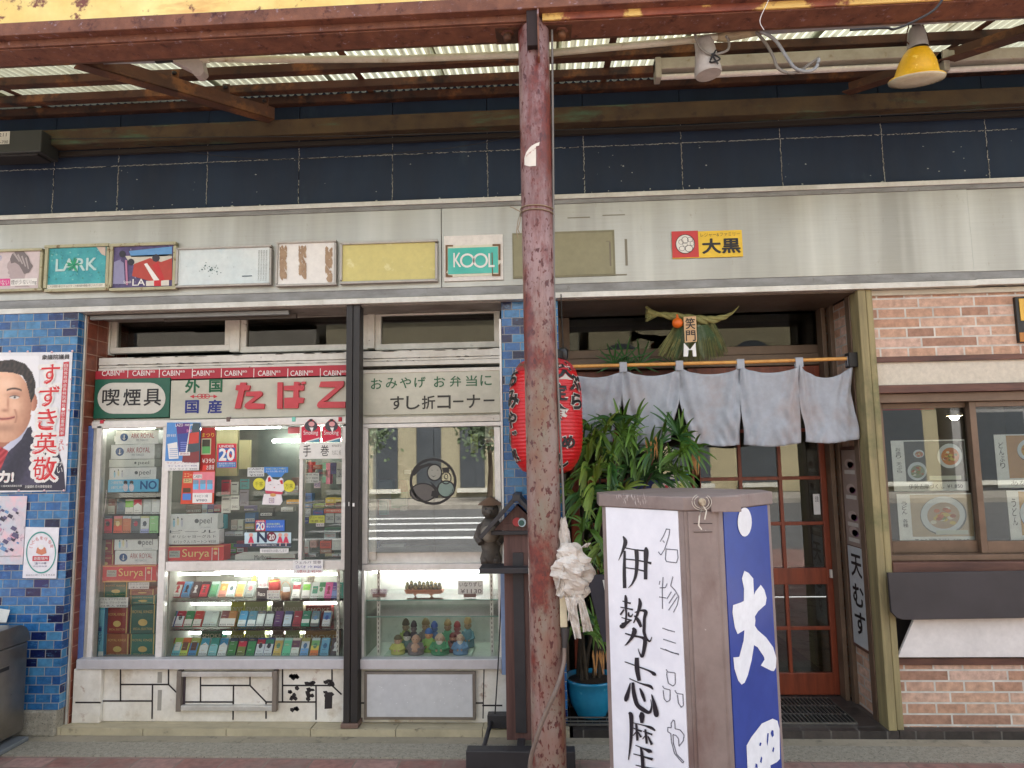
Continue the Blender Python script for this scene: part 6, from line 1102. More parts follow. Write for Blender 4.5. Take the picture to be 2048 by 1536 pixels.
bn = MB(); pr = [(Rl(f_)+.003, zb_3+HL*f_-LC.z) for f_ in [.86+.10*k/8 for k in range(9)]]; MB().lathe(LC, pr, M(S(176, 40, 50), None, 'top band', 14, spots=(S(90, 80, 60), 16, .5, .62), spots2=(S(206, 196, 186), 20, .62, .68)), 40).build('pattern_band', t)
MB().lathe((LC.x, LC.y, zt_), [(.10, -.02), (.105, .02), (.09, .028), (.0, .03)], M(S(40, 38, 38), None, 'black ring', 12), 28).lathe((LC.x, LC.y, zb_3), [(0, -.03), (.085, -.028), (.1, -.02), (.1, .02)], M(S(56, 50, 44), None, 'black ring', 12), 28).build('ring', t)
hp = P(1127, 722, YLn); MB().lathe(hp-Vector((0, 0, .01)), [(.016, 0), (.02, .02), (.026, .03), (.026, .07), (.018, .082), (0, .085)], F(S(24, 22, 22), .3), 16).tube([hp+Vector((0, 0, .07)), Vector((hp.x, -.07, ZH+.02))], .003, BLK, 6).build('hanger', t)
# wooden roofed stand
YSt = -.22; sx = P(1038, 1200, YSt).x
t = thing('roofed_signpost', 'brown wooden signpost with a little gabled roof, half behind the rusty post', 'signpost', (sx, YSt, ZG))
m_bw = M(S(104, 74, 66), S(72, 46, 42), 'brown planks', 6, rough=.55, st=(8, 8, .4), bump=.3); m_bm = M(S(52, 50, 52), S(40, 38, 40), 'black steel', 6, rough=.5)
zr = P(1038, 1065, YSt).z; zap = P(1035, 998, YSt).z; hw = .075
MB().box(sx-hw, sx+hw, YSt-.02, YSt+.10, ZG+.06, zr+.05, m_bw).build('board', t, bevel=.003)
MB().box(sx-.028, sx+.028, YSt-.03, YSt-.021, ZG+.1, P(1038, 1104, YSt).z, m_bm).build('metal_strip', t)
ru = MB(); ew = P(1038, 0, YSt).x-P(974, 0, YSt).x
for s_ in (-1, 1):
    e = Vector((sx+s_*.185, 0, zap-.20)); a = Vector((sx, 0, zap)); d = (e-a); nrm = Vector((-d.z, 0, d.x)).normalized()*(.022 if s_ > 0 else -.022)
    ru.prism([(a.x, a.z), (e.x, e.z), (e.x+nrm.x, e.z+nrm.z), (a.x+nrm.x, a.z+nrm.z)][::s_ if s_ > 0 else -1], YSt-.10, YSt+.16, m_bm)
ru.box(sx-.02, sx+.02, YSt-.11, YSt+.17, zap-.005, zap+.03, m_bm).box(sx-.14, sx+.14, YSt-.04, YSt-.022, zr-.008, zr+.012, m_bm)
ru.build('roof', t, bevel=.002)
MB().prism([(sx-.13, zr+.013), (sx+.13, zr+.013), (sx, zap-.03)], YSt-.018, YSt+.09, m_bw).build('gable', t)
b = MB(); q = (P(1040, 1044, YSt-.03)); disc(b, 1034, 1044, 9, 9, YSt-.035, f8(180, 60, 60), 16); disc(b, 1044, 1045, 8, 9, YSt-.037, f8(190, 210, 214), 16); disc(b, 1043, 1046, 6, 6, YSt-.0385, f8(60, 100, 90), 10); b.build('badge', t)
MB().box(sx-.20, sx+.20, YSt-.10, YSt+.06, P(1038, 1141, YSt).z, P(1038, 1130, YSt).z, m_bm).build('shelf', t, bevel=.003)
b = MB(); zf = G(1040, 1520, ZG)
b.box(sx-.26, sx+.27, YSt-.24, YSt-.17, ZG+.015, ZG+.095, m_bm).box(sx-.19, sx+.20, YSt+.14, YSt+.20, ZF+.015, ZF+.085, m_bm)
for s_ in (-1, 1): b.tube([(sx+s_*.19, YSt-.17, ZG+.05), (sx+s_*.17, YSt+.17, ZF+.05)], .012, m_bm)
b.box(sx-.02, sx+.02, YSt-.2, YSt+.2, ZG+.03, ZG+.07, m_bm)
b.build('foot', t, bevel=.004)
for s_ in (-1, 1):
    MB().lathe((sx+s_*.2, YSt-.20, ZG), [(0, 0), (.02, 0), (.02, .016), (0, .018)], BLK, 12).build('caster', t)
tag(MB().tube([P(1003, 1170, -.02), P(998, 1300, -.03), P(990, 1430, -.06)], .004, BLK, 6).build('black_cable'), 'thin black cable hanging beside the roofed signpost', 'cable')
tag(MB().pbox(1002, 1135, 1014, 1350, -.03, .02, M(S(130, 150, 184), None, 'blue grey pole', 8)).build('plastic_strip', bevel=.003), 'pale blue-grey plastic strip behind the roofed signpost', 'strip')
# potted palm on a crate
pc_ = P(1182, 1400, .12); zc1 = P(1182, 1428, .12).z
t = thing('plant_crate', 'black wire crate under the blue plant pot', 'crate', (pc_.x, .12, ZF)); b = MB()
for z in (ZF+.01, ZF+.05, (ZF+zc1)/2+.02, zc1-.006):
    for s_ in (-1, 1): b.box(pc_.x-.16, pc_.x+.16, .12+s_*.13-.003, .12+s_*.13+.003, z-.003, z+.003, m_gr); b.box(pc_.x+s_*.16-.003, pc_.x+s_*.16+.003, -.01, .25, z-.003, z+.003, m_gr)
for k in range(9): x = pc_.x-.16+.04*k; b.box(x-.002, x+.002, -.012, -.008, ZF+.003, zc1, m_gr); b.box(x-.002, x+.002, -.01, .25, zc1-.006, zc1-.002, m_gr)
b.build('wire_frame', t); MB().box(pc_.x-.15, pc_.x+.15, .0, .24, ZF+.012, zc1-.02, M(S(44, 42, 40), None, 'crate tray', 8)).build('tray', t)
t = thing('potted_palm', 'broad lady palm in a glossy blue pot at the entrance', 'plant', (pc_.x, .12, zc1))
m_pot = M(S(40, 140, 176), S(30, 112, 150), 'blue glaze', 3, rough=.18, spots=(S(110, 190, 210), 8, .62, .8))
zp = P(1182, 1352, .12).z; h = zp-zc1
MB().lathe((pc_.x, .12, zc1), [(0, 0), (.085, 0), (.088, .012), (.12, h*.35), (.138, h*.7), (.142, h*.88), (.152, h*.93), (.155, h), (.138, h), (.132, h*.9), (0, h*.86)], m_pot, 40).build('pot', t)
MB().lathe((pc_.x, .12, zc1+h*.9), [(.13, 0), (.07, .012), (0, .016)], M(S(50, 40, 30), None, 'soil', 40, bump=.8), 20).build('soil', t)
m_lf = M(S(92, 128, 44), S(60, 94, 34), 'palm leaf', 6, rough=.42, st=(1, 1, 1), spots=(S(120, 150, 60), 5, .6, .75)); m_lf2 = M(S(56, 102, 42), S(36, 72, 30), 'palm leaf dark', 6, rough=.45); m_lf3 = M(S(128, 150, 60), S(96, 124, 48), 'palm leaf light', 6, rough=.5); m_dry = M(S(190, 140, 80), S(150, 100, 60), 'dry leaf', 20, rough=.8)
fo = MB(); stm = MB(); m_stm = M(S(70, 60, 44), S(50, 42, 32), 'palm stem', 30, rough=.9, bump=.6)
def fan(c, L, facing, n_, droop, mt, root):
    stm_d = (c-root)
    fo.tube([root, root.lerp(c, .55)+Vector((0, 0, .05)), c], [.0035, .003, .0022], m_lf2, 5, False)
    up = (stm_d.normalized()*.35+Vector((facing*.3, -.45, .30))).normalized(); side = up.cross(Vector((0, -1, .25))).normalized(); nrm = side.cross(up)
    for k in range(n_):
        a = (k-(n_-1)/2)/(n_-1)*R_(random.uniform(215, 250)); d = (up*math.cos(a)+side*math.sin(a)).normalized(); l_ = L*random.uniform(.8, 1.08)*(1-.18*abs(a)/2); wd = L*random.uniform(.030, .042)
        sp = d.cross(Vector((0, -1, .3))).normalized(); pr_ = None; q = c.copy(); seg = 7; row_ = []
        for s_ in range(seg+1):
            f_ = s_/seg; w2 = wd*(math.sin(math.pi*min(.93, .12+f_*.85))**.8)
            row_.append((q-sp*w2, q+Vector((0, .3*w2, .35*w2)), q+sp*w2)); d = (d+Vector((0, -.03, -droop*(.12+f_*.5)*.5))).normalized(); q = q+d*(l_/seg)
        for s_ in range(seg):
            A_, B_ = row_[s_], row_[s_+1]; fo.poly([A_[0], A_[1], B_[1], B_[0]], mt); fo.poly([A_[1], A_[2], B_[2], B_[1]], mt)
rt = Vector((pc_.x, .12, zp))
canes = []
for k, (px_, py_) in enumerate(((1170, 900), (1200, 860), (1240, 880), (1290, 850), (1340, 870), (1185, 1050), (1260, 740), (1150, 1180), (1215, 1000))):
    e = P(px_, py_, random.uniform(.0, .22)); r0 = rt+Vector((random.uniform(-.08, .08), random.uniform(-.05, .08), -.01)); mid = Vector((r0.x+(e.x-r0.x)*.35, (r0.y+e.y)/2, (r0.z+e.z)/2)); stm.tube([r0, mid, e], [.011, .009, .006], m_stm, 8); canes.append((r0, mid, e))
def near(c):
    best = None
    for a, m_, e in canes:
        for k in range(11):
            f_ = k/10; q = a.lerp(m_, f_*2) if f_ < .5 else m_.lerp(e, f_*2-1)
            if q.z < c.z+.05:
                dd = (q-c).length
                if best is None or dd < best[0]: best = (dd, q)
    return best[1] if best else rt
fans = [(1182, 862, -.02, .24), (1243, 868, -.08, .25), (1300, 900, .02, .2), (1325, 880, -.04, .22), (1358, 872, -.10, .25), (1378, 905, -.10, .22), (1405, 900, .06, .22), (1160, 900, .06, .2), (1175, 925, -.14, .24), (1215, 925, -.12, .25), (1255, 930, -.04, .22), (1190, 965, -.16, .24), (1150, 960, -.05, .2), (1235, 975, -.08, .22), (1170, 1000, -.05, .23), (1210, 1010, .0, .22), (1180, 1060, -.12, .22), (1205, 1090, -.08, .2), (1160, 1110, 0, .2), (1200, 1135, -.04, .2), (1190, 1250, -.06, .17), (1205, 1280, -.1, .15), (1160, 1230, 0, .16), (1290, 950, .08, .2), (1345, 940, .0, .2), (1270, 850, .1, .2), (1225, 840, .16, .22), (1385, 860, .14, .22), (1315, 960, .15, .2), (1240, 1040, .1, .22), (1180, 890, .2, .22), (1250, 720, .2, .17), (1280, 728, .22, .16), (1228, 728, .24, .15), (1345, 728, .3, .12)]
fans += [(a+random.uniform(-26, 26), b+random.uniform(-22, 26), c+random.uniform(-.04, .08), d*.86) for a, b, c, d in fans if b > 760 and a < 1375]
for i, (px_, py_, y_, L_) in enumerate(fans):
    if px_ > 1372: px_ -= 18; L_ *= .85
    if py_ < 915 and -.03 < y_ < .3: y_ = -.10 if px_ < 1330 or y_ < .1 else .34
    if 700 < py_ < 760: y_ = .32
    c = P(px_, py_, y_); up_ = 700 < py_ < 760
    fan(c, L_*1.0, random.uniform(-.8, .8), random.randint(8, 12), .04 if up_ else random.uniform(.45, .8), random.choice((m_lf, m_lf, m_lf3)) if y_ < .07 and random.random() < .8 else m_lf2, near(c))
for px_, py_, y_ in ((1302, 872, -.12), (1212, 1300, -.1), (1196, 1300, -.08), (1175, 935, .1), (1395, 905, -.12)):
    c = P(px_, py_, y_)
    for k in range(5): q = c+Vector((random.uniform(-.03, .03), 0, 0)); fo.poly([q, q+Vector((.006, 0, -.03)), q+Vector((random.uniform(-.02, .02), -.02, -.13)), q+Vector((-.006, 0, -.03))], m_dry)
fo.build('foliage', t); stm.build('stem', t)
# board and poster behind the illuminated sign
tag(MB().ppr([(1172, 1150), (1222, 1150), (1232, 1284), (1206, 1284)], -.25, .02, M(S(60, 58, 64), None, 'slate board', 6, rough=.6)).ppr([(1205, 1160), (1222, 1160), (1222, 1195), (1212, 1195)], -.253, .002, f8(226, 226, 214)).build('menu_board', bevel=.002), 'dark slate board with a white card, half hidden behind the standing sign', 'board')
t = thing('leaflet_board', 'dark blue board with pale round stickers behind the palm, above the standing sign', 'board', P(1335, 985, .3))
MB().pbox(1255, 955, 1382, 1040, .3, .02, f8(34, 44, 96)).build('sheet', t); b = MB()
disc(b, 1312, 975, 9, 9, .298, f8(200, 200, 150), 16); disc(b, 1333, 974, 10, 10, .298, f8(214, 190, 186), 16); disc(b, 1333, 974, 4, 4, .297, f8(196, 60, 70), 12); b.pbox(1346, 962, 1380, 1040, .297, .002, f8(206, 204, 190)); disc(b, 1362, 975, 9, 9, .2965, f8(190, 196, 110), 8); b.pbox(1340, 950, 1352, 958, .297, .002, f8(214, 210, 200)); b.pbox(1360, 948, 1376, 960, .297, .002, f8(70, 170, 206)); b.build('sticker', t)
# ================= menus in the right window =================
YM = .106
def menu(a, b, c, d, cap, price, label, bowl, tray, side):
    t = thing('menu_photo', label, 'menu photo', P((a+c)/2, d, YM), 'menu photographs inside the sliding windows')
    w_, h = c-a, d-b; MB().pbox(a, b, c, d, YM, .002, f8(240, 240, 234)).build('sheet', t)
    p = MB().pbox(a+w_*.17, b+h*.02, c-w_*.01, b+h*.82, YM-.0012, .001, f8(*tray)); sc2 = w_/154
    for (u, v, rx, ry, cc) in bowl:
        disc(p, a+w_*u, b+h*v, rx*sc2, ry*sc2, YM-.0016, f8(90, 96, 96), 26); disc(p, a+w_*u-1*sc2, b+h*v-1*sc2, rx*sc2*.95, ry*sc2*.95, YM-.002, f8(214, 220, 220), 26); disc(p, a+w_*u, b+h*v, rx*sc2*.7, ry*sc2*.68, YM-.0024, f8(*cc), 22)
        for k in range(24): q, r1 = random.random()*6.28, random.random()*.58; disc(p, a+w_*u+rx*r1*sc2*math.cos(q), b+h*v+ry*r1*sc2*math.sin(q), rx*.14*sc2, ry*.1*sc2, YM-.0026-k*.00003, f8(*random.choice([(200, 110, 60), (214, 190, 90), (170, 90, 50), (226, 220, 200), (120, 130, 60)])), 7)
    p.pbox(a+w_*.5, b+h*.70, a+w_*.93, b+h*.78, YM-.003, .0006, f8(206, 212, 196)); p.build('photograph', t)
    p = MB(); p.pt(cap, a+w_*.22, d-h*.14, a+w_*.7, d-h*.04, YM-.0016, BLK); p.pt(price, a+w_*.74, d-h*.13, a+w_*.95, d-h*.05, YM-.0016, BLK); p.pt(side, a+w_*.05, b+h*.15, a+w_*.12, b+h*.65, YM-.0016, BLK, vert=True); p.build('lettering', t)
menu(1785, 880, 1933, 982, '伊勢志摩づくし', '¥1,850', 'menu photo of a dark tray with bowls, captioned in brush writing', [(.78, .32, 27, 27, (206, 130, 70)), (.34, .62, 21, 20, (140, 150, 120)), (.36, .28, 12, 9, (190, 120, 100))], (84, 84, 80), 'お造り 天ぷら')
menu(1797, 987, 1947, 1092, '天ぷら伊勢うどん', '¥860', 'menu photo of one big noodle plate, captioned in brush writing', [(.6, .42, 48, 40, (186, 160, 130))], (190, 170, 140), 'うどん 各種')
menu(1992, 868, 2130, 975, 'あなご丼', '¥1,200', 'menu photo of a yellow fried dish at the right edge, upper one', [(.5, .3, 30, 26, (214, 170, 80))], (196, 150, 100), 'どんぶり')
menu(2018, 980, 2150, 1090, '伊勢うどん', '¥600', 'menu photo of a green-topped bowl at the right edge, lower one', [(.42, .42, 40, 38, (110, 140, 70))], (206, 160, 90), 'うどん')
p = MB().pbox(1762, 802, 1868, 820, .14, .003, f8(196, 40, 44)); p.pt('定食 丼物 うどん', 1766, 804, 1864, 817, .138, f8(226, 200, 190)); tag(p.build('banner'), 'red lettered banner strip along the top of the sliding window', 'banner')
t = thing('pendant_lamp', 'small lit pendant lamp seen through the sliding window', 'pendant lamp', P(1909, 830, .9)); q_ = P(1909, 832, .9); MB().lathe(q_, [(.05, 0), (.045, .018), (.02, .03), (.01, .035)], f8(220, 210, 190), 20).tube([q_+Vector((0, 0, .03)), (q_.x, .9, ZH)], .003, BLK, 5).build('shade', t); MB().ball(q_, .03, M((1, .85, .6), None, 'lit bulb', emit=14), 12).build('bulb', t)
# white and dark boards leaning under the sill
pts = [(1776, 1146), (2200, 1140), (2200, 1234), (1806, 1240), (1794, 1236), (1783, 1224)]
tag(MB().ppr(pts, -.10, .02, M(S(62, 58, 60), S(52, 49, 50), 'charcoal board', 5, rough=.6)).build('hanging_board', bevel=.003), 'wide charcoal board with a rounded corner hanging under the window sill', 'board')
tag(MB().ppr([(1834, 1225), (2200, 1222), (2200, 1314), (1796, 1315)], -.04, .02, M(S(226, 222, 218), None, 'white board', 4, rough=.5)).build('white_board', bevel=.002), 'white board with a slanted left end below the charcoal board', 'board')
# ================= arcade canopy =================
cpy = thing('arcade_canopy', 'rusty arcade canopy of beams and corrugated sheets on one speckled steel post', 'canopy', (-.05, -1.0, ZG))
YF = -1.0
RUST = S(84, 46, 34)
m_rust = M(S(88, 56, 38), S(60, 38, 28), 'rusty beam', 5, rough=.75, bump=.35, spots=(S(150, 100, 54), 6, .52, .72), spots2=(S(54, 36, 30), 12, .56, .7))
m_rustr = M(S(128, 82, 60), S(94, 56, 42), 'red rust flange', 14, .35, .65, rough=.75, bump=.5, spots=(S(150, 130, 138), 30, .6, .7), spots2=(S(70, 30, 24), 16, .56, .68))
m_yel = M(S(238, 216, 140), S(222, 186, 100), 'yellow paint', 3, rough=.5, spots=(S(200, 130, 66), 4, .60, .78, (.4, 1, 2)), spots2=(S(110, 54, 34), 9, .57, .63))
m_dirt = M(S(78, 62, 38), S(56, 42, 28), 'dirty channel', 5, rough=.8, bump=.3, spots=(S(66, 88, 66), 5, .56, .68, (.4, 1, 2)), spots2=(S(48, 34, 26), 10, .56, .7))
xL, xR = -5.2, 5.2
def bz(px, py, Y): return P(px, py, Y).z
# front box beam: yellow web between flanges, channel below
z_a, z_b, z_c, z_d, z_e = [bz(700, v, y_) for v, y_ in ((-60, -1.12), (9, -1.17), (35, -1.17), (47, -1.13), (60, -1.13))]; z_f = bz(700, 93, -1.0)
fb = MB().box(xL, xR, -1.164, -1.07, z_b, z_a+.35, m_yel); fb.build('yellow_web', cpy, bevel=.002)
MB().box(xL, xR, -1.17, -.98, z_c, z_b, m_rustr).box(xL, xR, -1.17, -.98, z_a+.35, z_a+.38, m_rustr).build('flange', cpy, bevel=.003)
b = MB().box(xL, P(1058, 60, -1.1).x, -1.13, -1.12, z_e, z_d, m_rustr).box(xL, xR, -1.10, -1.085, z_d, z_c-.002, m_rust).box(xL, P(1058, 60, -1.1).x, -1.119, -.99, z_e-.006, z_e, m_rustr).box(P(1085, 60, -1.1).x, xR, -1.13, -1.12, z_e-.0, z_d+.004, M(S(150, 84, 60), S(110, 56, 44), 'red rust flange two', 9, bump=.4, spots=(S(226, 190, 110), 5, .5, .56)))
b.box(P(1085, 60, -1.1).x, xR, -1.119, -.99, z_e-.006, z_e, m_rustr).build('lower_flange', cpy, bevel=.002)
b = MB().box(xL, P(990, 60, -1.05).x, -1.0, -.985, z_f, z_e-.007, m_rust).box(P(1130, 60, -1.05).x, xR, -1.0, -.985, z_f, z_e-.007, m_rust).box(xL, xR, -.984, -.93, z_f+.02, z_f+.03, m_rust); b.build('channel', cpy, bevel=.003)
# pole
pr0, pr1 = P(1046, 600, -1.0).x, P(1110, 600, -1.0).x; rp_ = (pr1-pr0)/2*.985; pX = (pr0+pr1)/2+.002
def polemat():
    n = N('speckled post'); b = n.b; se = n.n('ShaderNodeSeparateXYZ'); n.l(n.tc.outputs['Object'], se.inputs[0])
    c = n.mix(n.ramp(n.noise(5, (1, 1, .5)), .35, .65), S(152, 122, 120), S(128, 100, 96))
    low = n.n('ShaderNodeMapRange'); n.l(se.outputs[2], low.inputs[0]); low.inputs[1].default_value = 2.6; low.inputs[2].default_value = 1.8
    ad = n.n('ShaderNodeMath', operation='MULTIPLY'); n.l(low.outputs[0], ad.inputs[0]); n.l(n.ramp(n.noise(3.5, (1, 1, .5)), .3, .6), ad.inputs[1])
    c = n.mix(ad.outputs[0], c, n.mix(n.ramp(n.noise(11, (1, 1, .6)), .4, .65), S(120, 114, 98), S(122, 86, 66)))
    c = n.mix(n.ramp(n.noise(3.2, (1.2, 1.2, .55), 8, .7), .49, .58), c, n.mix(n.ramp(n.noise(40), .35, .65), S(118, 48, 36), S(84, 34, 30)))
    c = n.mix(n.ramp(n.noise(46, (1, 1, .55), 3, .5), .60, .65), c, S(78, 34, 32))
    c = n.mix(n.ramp(n.noise(85, (1, 1, .55), 3, .5), .61, .65), c, S(96, 44, 36))
    c = n.mix(n.ramp(n.noise(3.4, (1, 1, .35), 9, .75), .66, .70), c, S(196, 116, 66))
    c = n.mix(n.ramp(n.noise(7, (1, 1, .16), 8, .75), .52, .66), c, n.mix(n.ramp(n.noise(30), .4, .6), S(112, 50, 36), S(90, 44, 34)))
    n.l(c, b.inputs['Base Color']); b.inputs['Roughness'].default_value = .42; n.bump(n.noise(50, (1, 1, .6), 6, .7), .4, .003); return n.m
m_pole = polemat()
zpt = z_f+.02
MB().tube([(pX, YF-.06, ZG), (pX, YF-.06, 1.6), (pX, YF-.06, zpt-.03), (pX, YF-.06, zpt)], [rp_, rp_, rp_, rp_*.86], m_pole, 40).build('post', cpy)
b = MB()
for s_ in (-1, 1): b.box(pX+s_*.12-.05 if s_ < 0 else pX+.055, pX-.055 if s_ < 0 else pX+.17, -1.10, -.98, z_f+.01, z_e-.008, m_rust)
b.box(pX-.028, pX+.022, -1.16, -1.118-.0, z_f-.14, z_c-.002, F(S(40, 24, 22), .8)).box(pX+.018, pX+.026, -1.172, -1.12, z_f-.2, z_c-.002, m_rustr)
b.build('bracket', cpy, bevel=.002)
for s_ in (-.115, .125):
    b = MB(); z0b = z_f+.005; b.lathe((pX+s_, -1.06, z0b-.055), [(0, 0), (.018, 0), (.02, .012), (.02, .022), (.016, .024), (.016, .034)], m_rust, 12).lathe((pX+s_, -1.06, z0b-.022), [(0, 0), (.03, 0), (.03, .026), (0, .026)], m_rustr, 6); b.build('bolt', cpy)
# ledger on the wall and purlins
zl0, zl1 = bz(700, 264, -.14), bz(700, 233, -.14)
MB().box(xL, xR, -.14, -.125, zl0, zl1, m_dirt).box(xL, xR, -.124, -.06, zl0, zl0+.012, m_dirt).box(xL, xR, -.124, -.06, zl1-.012, zl1, m_dirt).build('wall_channel', cpy, bevel=.002)
MB().box(xL, xR, -.055, -.03, zl0-.03, zl0-.004, F(S(40, 34, 28), .8)).build('batten', cpy)
m_rustd = M(S(84, 52, 34), S(52, 34, 26), 'dark rust purlin', 4, rough=.8, bump=.35, st=(.5, 1, 2), spots=(S(136, 88, 46), 5, .54, .70), spots2=(S(30, 22, 20), 9, .52, .68))
ZR0 = z_f+.13; ZR1 = bz(700, 190, 0); RSL = (ZR1-ZR0)/1.0     # the roof rises from the front beam to the wall
def rz(y): return ZR0+RSL*(y+1.0)
zP = z_f+.09
rn = Vector((0, -RSL, 1)).normalized()
for py in (137, 174, 201):
    q = PL(700, py, Vector((0, -1.0, ZR0-.052)), rn); z = rz(q.y)-.052; pm = MB().box(xL, xR, q.y, q.y+.010, z, z+.046, m_rustd).box(xL, xR, q.y+.012, q.y+.05, z, z+.005, m_rustd).box(xL, xR, q.y+.012, q.y+.05, z+.040, z+.045, m_rustd); pm.build('purlin', cpy, bevel=.002)
# corrugated sheets
def sheetmat():
    n = N('corrugated sheet'); n.t.nodes.remove(n.b); o = n.t.nodes['Material Output']
    c = n.mix(n.ramp(n.noise(1.3, (1, .5, 1), 5), .35, .7), S(172, 178, 164), S(140, 136, 114)); c = n.mix(n.ramp(n.noise(14, (1, .25, 1), 7, .7), .55, .72), c, S(104, 92, 64))
    se = n.n('ShaderNodeSeparateXYZ'); n.l(n.tc.outputs['Object'], se.inputs[0]); s1 = n.n('ShaderNodeMath', operation='MULTIPLY'); n.l(se.outputs[0], s1.inputs[0]); s1.inputs[1].default_value = 6.2832/.045; s2 = n.n('ShaderNodeMath', operation='SINE'); n.l(s1.outputs[0], s2.inputs[0]); c = n.mix(n.ramp(s2.outputs[0], 0, .9), n.mix(.62, c, S(70, 64, 46)), c)  # shade of the corrugation painted into the colour, valleys darker
    t1 = n.n('ShaderNodeBsdfTranslucent'); d1 = n.n('ShaderNodeBsdfDiffuse'); n.l(c, t1.inputs[0]); n.l(c, d1.inputs[0]); mx = n.n('ShaderNodeMixShader'); mx.inputs[0].default_value = .3; n.l(t1.outputs[0], mx.inputs[1]); n.l(d1.outputs[0], mx.inputs[2]); n.l(mx.outputs[0], o.inputs[0]); return n.m
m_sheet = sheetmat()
def sheet(x0, x1, Y0, Y1, dz):
    n_ = int((x1-x0)/.008); vs = []
    for j, y in enumerate((Y0, Y1)):
        for i in range(n_+1): x = x0+(x1-x0)*i/n_; vs.append((x, y, rz(y)+.012+dz+.012*math.sin(x/.045*6.2832)))
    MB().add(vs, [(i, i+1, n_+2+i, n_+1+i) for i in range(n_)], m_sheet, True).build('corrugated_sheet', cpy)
k = 0; x = xL
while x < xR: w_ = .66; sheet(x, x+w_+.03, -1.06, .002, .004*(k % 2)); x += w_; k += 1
for x in (-3.1, -1.05, .35, 2.2, 3.6): MB().obox((x, -.97, rz(-.97)-.006), (.035, 0, 0), (0, .95, .95*RSL), (0, 0, .006), m_rust).build('strap', cpy)
# plan braces
def brace(a, b_, w_=.07):
    d = (b_-a); s_ = d.cross(Vector((0, 0, 1))).normalized()*.035; z = Vector((0, 0, .075)); z2 = Vector((0, 0, .008)); m_ = MB()
    m_.obox(a-s_, d, s_*.2, z, m_rust); m_.obox(a-s_, d, s_*2, z2, m_rust); return m_
a1 = P(543, 243, -.16); b1 = P(152, 132, -.96); brace(a1, b1).build('brace', cpy, bevel=.002)
a2 = P(1692, 188, -.16); b2_ = P(2090, 60, -.96); brace(a2, b2_).build('brace', cpy, bevel=.002)
for (px_, py_, Y) in ((350, 150, -.6), (452, 178, -.4), (530, 205, -.22)):
    q = P(px_, py_, Y); MB().box(q.x-.02, q.x+.02, q.y, q.y+.006, q.z-.03, q.z+.03, m_rust).lathe((q.x, q.y-.008, q.z), [(0, 0), (.012, 0), (.012, .012), (0, .012)], BLK, 8).build('clip_plate', cpy)
# ---- conduits, lamps, cables under the canopy ----
m_pvc = M(S(206, 206, 186), S(180, 176, 150), 'old conduit', 6, rough=.45, spots=(S(150, 130, 90), 12, .6, .72)); m_pvg = M(S(150, 156, 158), S(132, 134, 136), 'grey conduit', 6, rough=.45, spots=(S(196, 190, 160), 6, .6, .7))
YK = -.86
tag(MB().tube([P(412, 117, YK), P(560, 119, YK), P(800, 118, YK), P(940, 113, YK), P(1040, 109, -1.0+.11), P(1110, 105, -1.0+.11), P(1240, 93, -.88), P(1340, 84, -.9), P(1436, 74, -.92)], .0165, m_pvc, 14).build('conduit'), 'long cream plastic conduit passing behind the rusty post', 'conduit')
tag(MB().tube([P(1524, 62, -.92), P(1700, 50, -.92), P(1900, 38, -.92), P(2100, 27, -.92)], .0165, m_pvg, 14).build('conduit'), 'grey plastic conduit running to the upper right corner', 'conduit')
tag(MB().tube([P(1434, 75, -.92), P(1450, 73, -.92), P(1500, 64, -.92), P(1526, 61, -.92)], [.018, .024, .023, .018], M(S(176, 164, 130), S(120, 110, 90), 'taped joint', 14, rough=.7, bump=.4), 14).build('conduit_joint'), 'dirty taped joint between the cream and grey conduits', 'conduit joint')
t = thing('lamp_holder', 'white plastic lamp bracket with a horizontal tube under the front beam at the left', 'lamp bracket', P(370, 125, -.9))
MB().tube([P(200, 122, -.9), P(312, 120, -.9)], .015, m_pvg).build('tube', t); MB().ppr([(332, 114), (402, 113), (408, 142), (400, 152), (390, 152), (378, 138), (345, 122)], -.9, .05, M(S(176, 166, 160), None, 'bracket plastic', 8, rough=.5)).tube([P(312, 120, -.9), P(345, 117, -.9)], .018, BLK).tube([P(400, 120, -.89), P(418, 118, -.88)], .018, m_pvc).build('bracket', t, bevel=.004)
m_fx = M(S(166, 162, 150), S(140, 134, 120), 'lamp batten', 6, rough=.5, spots=(S(130, 116, 90), 18, .62, .72)); m_ft = M(S(214, 212, 206), None, 'unlit tube', 5, rough=.25)
def fluor(x0, y0, x1, y1, Y, label, ty0, ty1, tx0=None):
    t = thing('fluorescent_lamp', label, 'fluorescent lamp', P((x0+x1)/2, (y0+y1)/2, Y), 'fluorescent battens under the canopy')
    a, b_ = P(x0, y0, Y), P(x1, y1, Y); b_.z = a.z+(b_.z-a.z)*0; MB().box(a.x, b_.x, Y, Y+.06, a.z-.03, a.z+.03, m_fx).box(a.x, a.x+.03, Y-.01, Y+.06, a.z-.08, a.z+.03, m_fx).box(b_.x-.03, b_.x, Y-.01, Y+.06, a.z-.08, a.z+.03, m_fx).build('batten', t, bevel=.004)
    MB().tube([(a.x+.03, Y+.03, a.z-.058), (b_.x-.03, Y+.03, a.z-.058)], .0145, m_ft).build('tube', t)
fluor(1310, 127, 1850, 103, -.62, 'long white fluorescent batten with an unlit tube left of the yellow lamp', 0, 0)
fluor(1884, 112, 2300, 96, -.62, 'white fluorescent batten cut off at the right edge, right of the yellow lamp', 0, 0)
q_ = P(1842, 175, -.9); zt2 = P(1842, 60, -.9).z
t = thing('yellow_lamp', 'yellow bell-shaped outdoor lamp with a grey neck hanging under the canopy', 'hanging lamp', (q_.x, q_.y, zt2))
rL = (P(1895, 150, -.9).x-P(1789, 150, -.9).x)/2; zr_ = P(1842, 152, -.9).z; zn = P(1845, 98, -.9).z
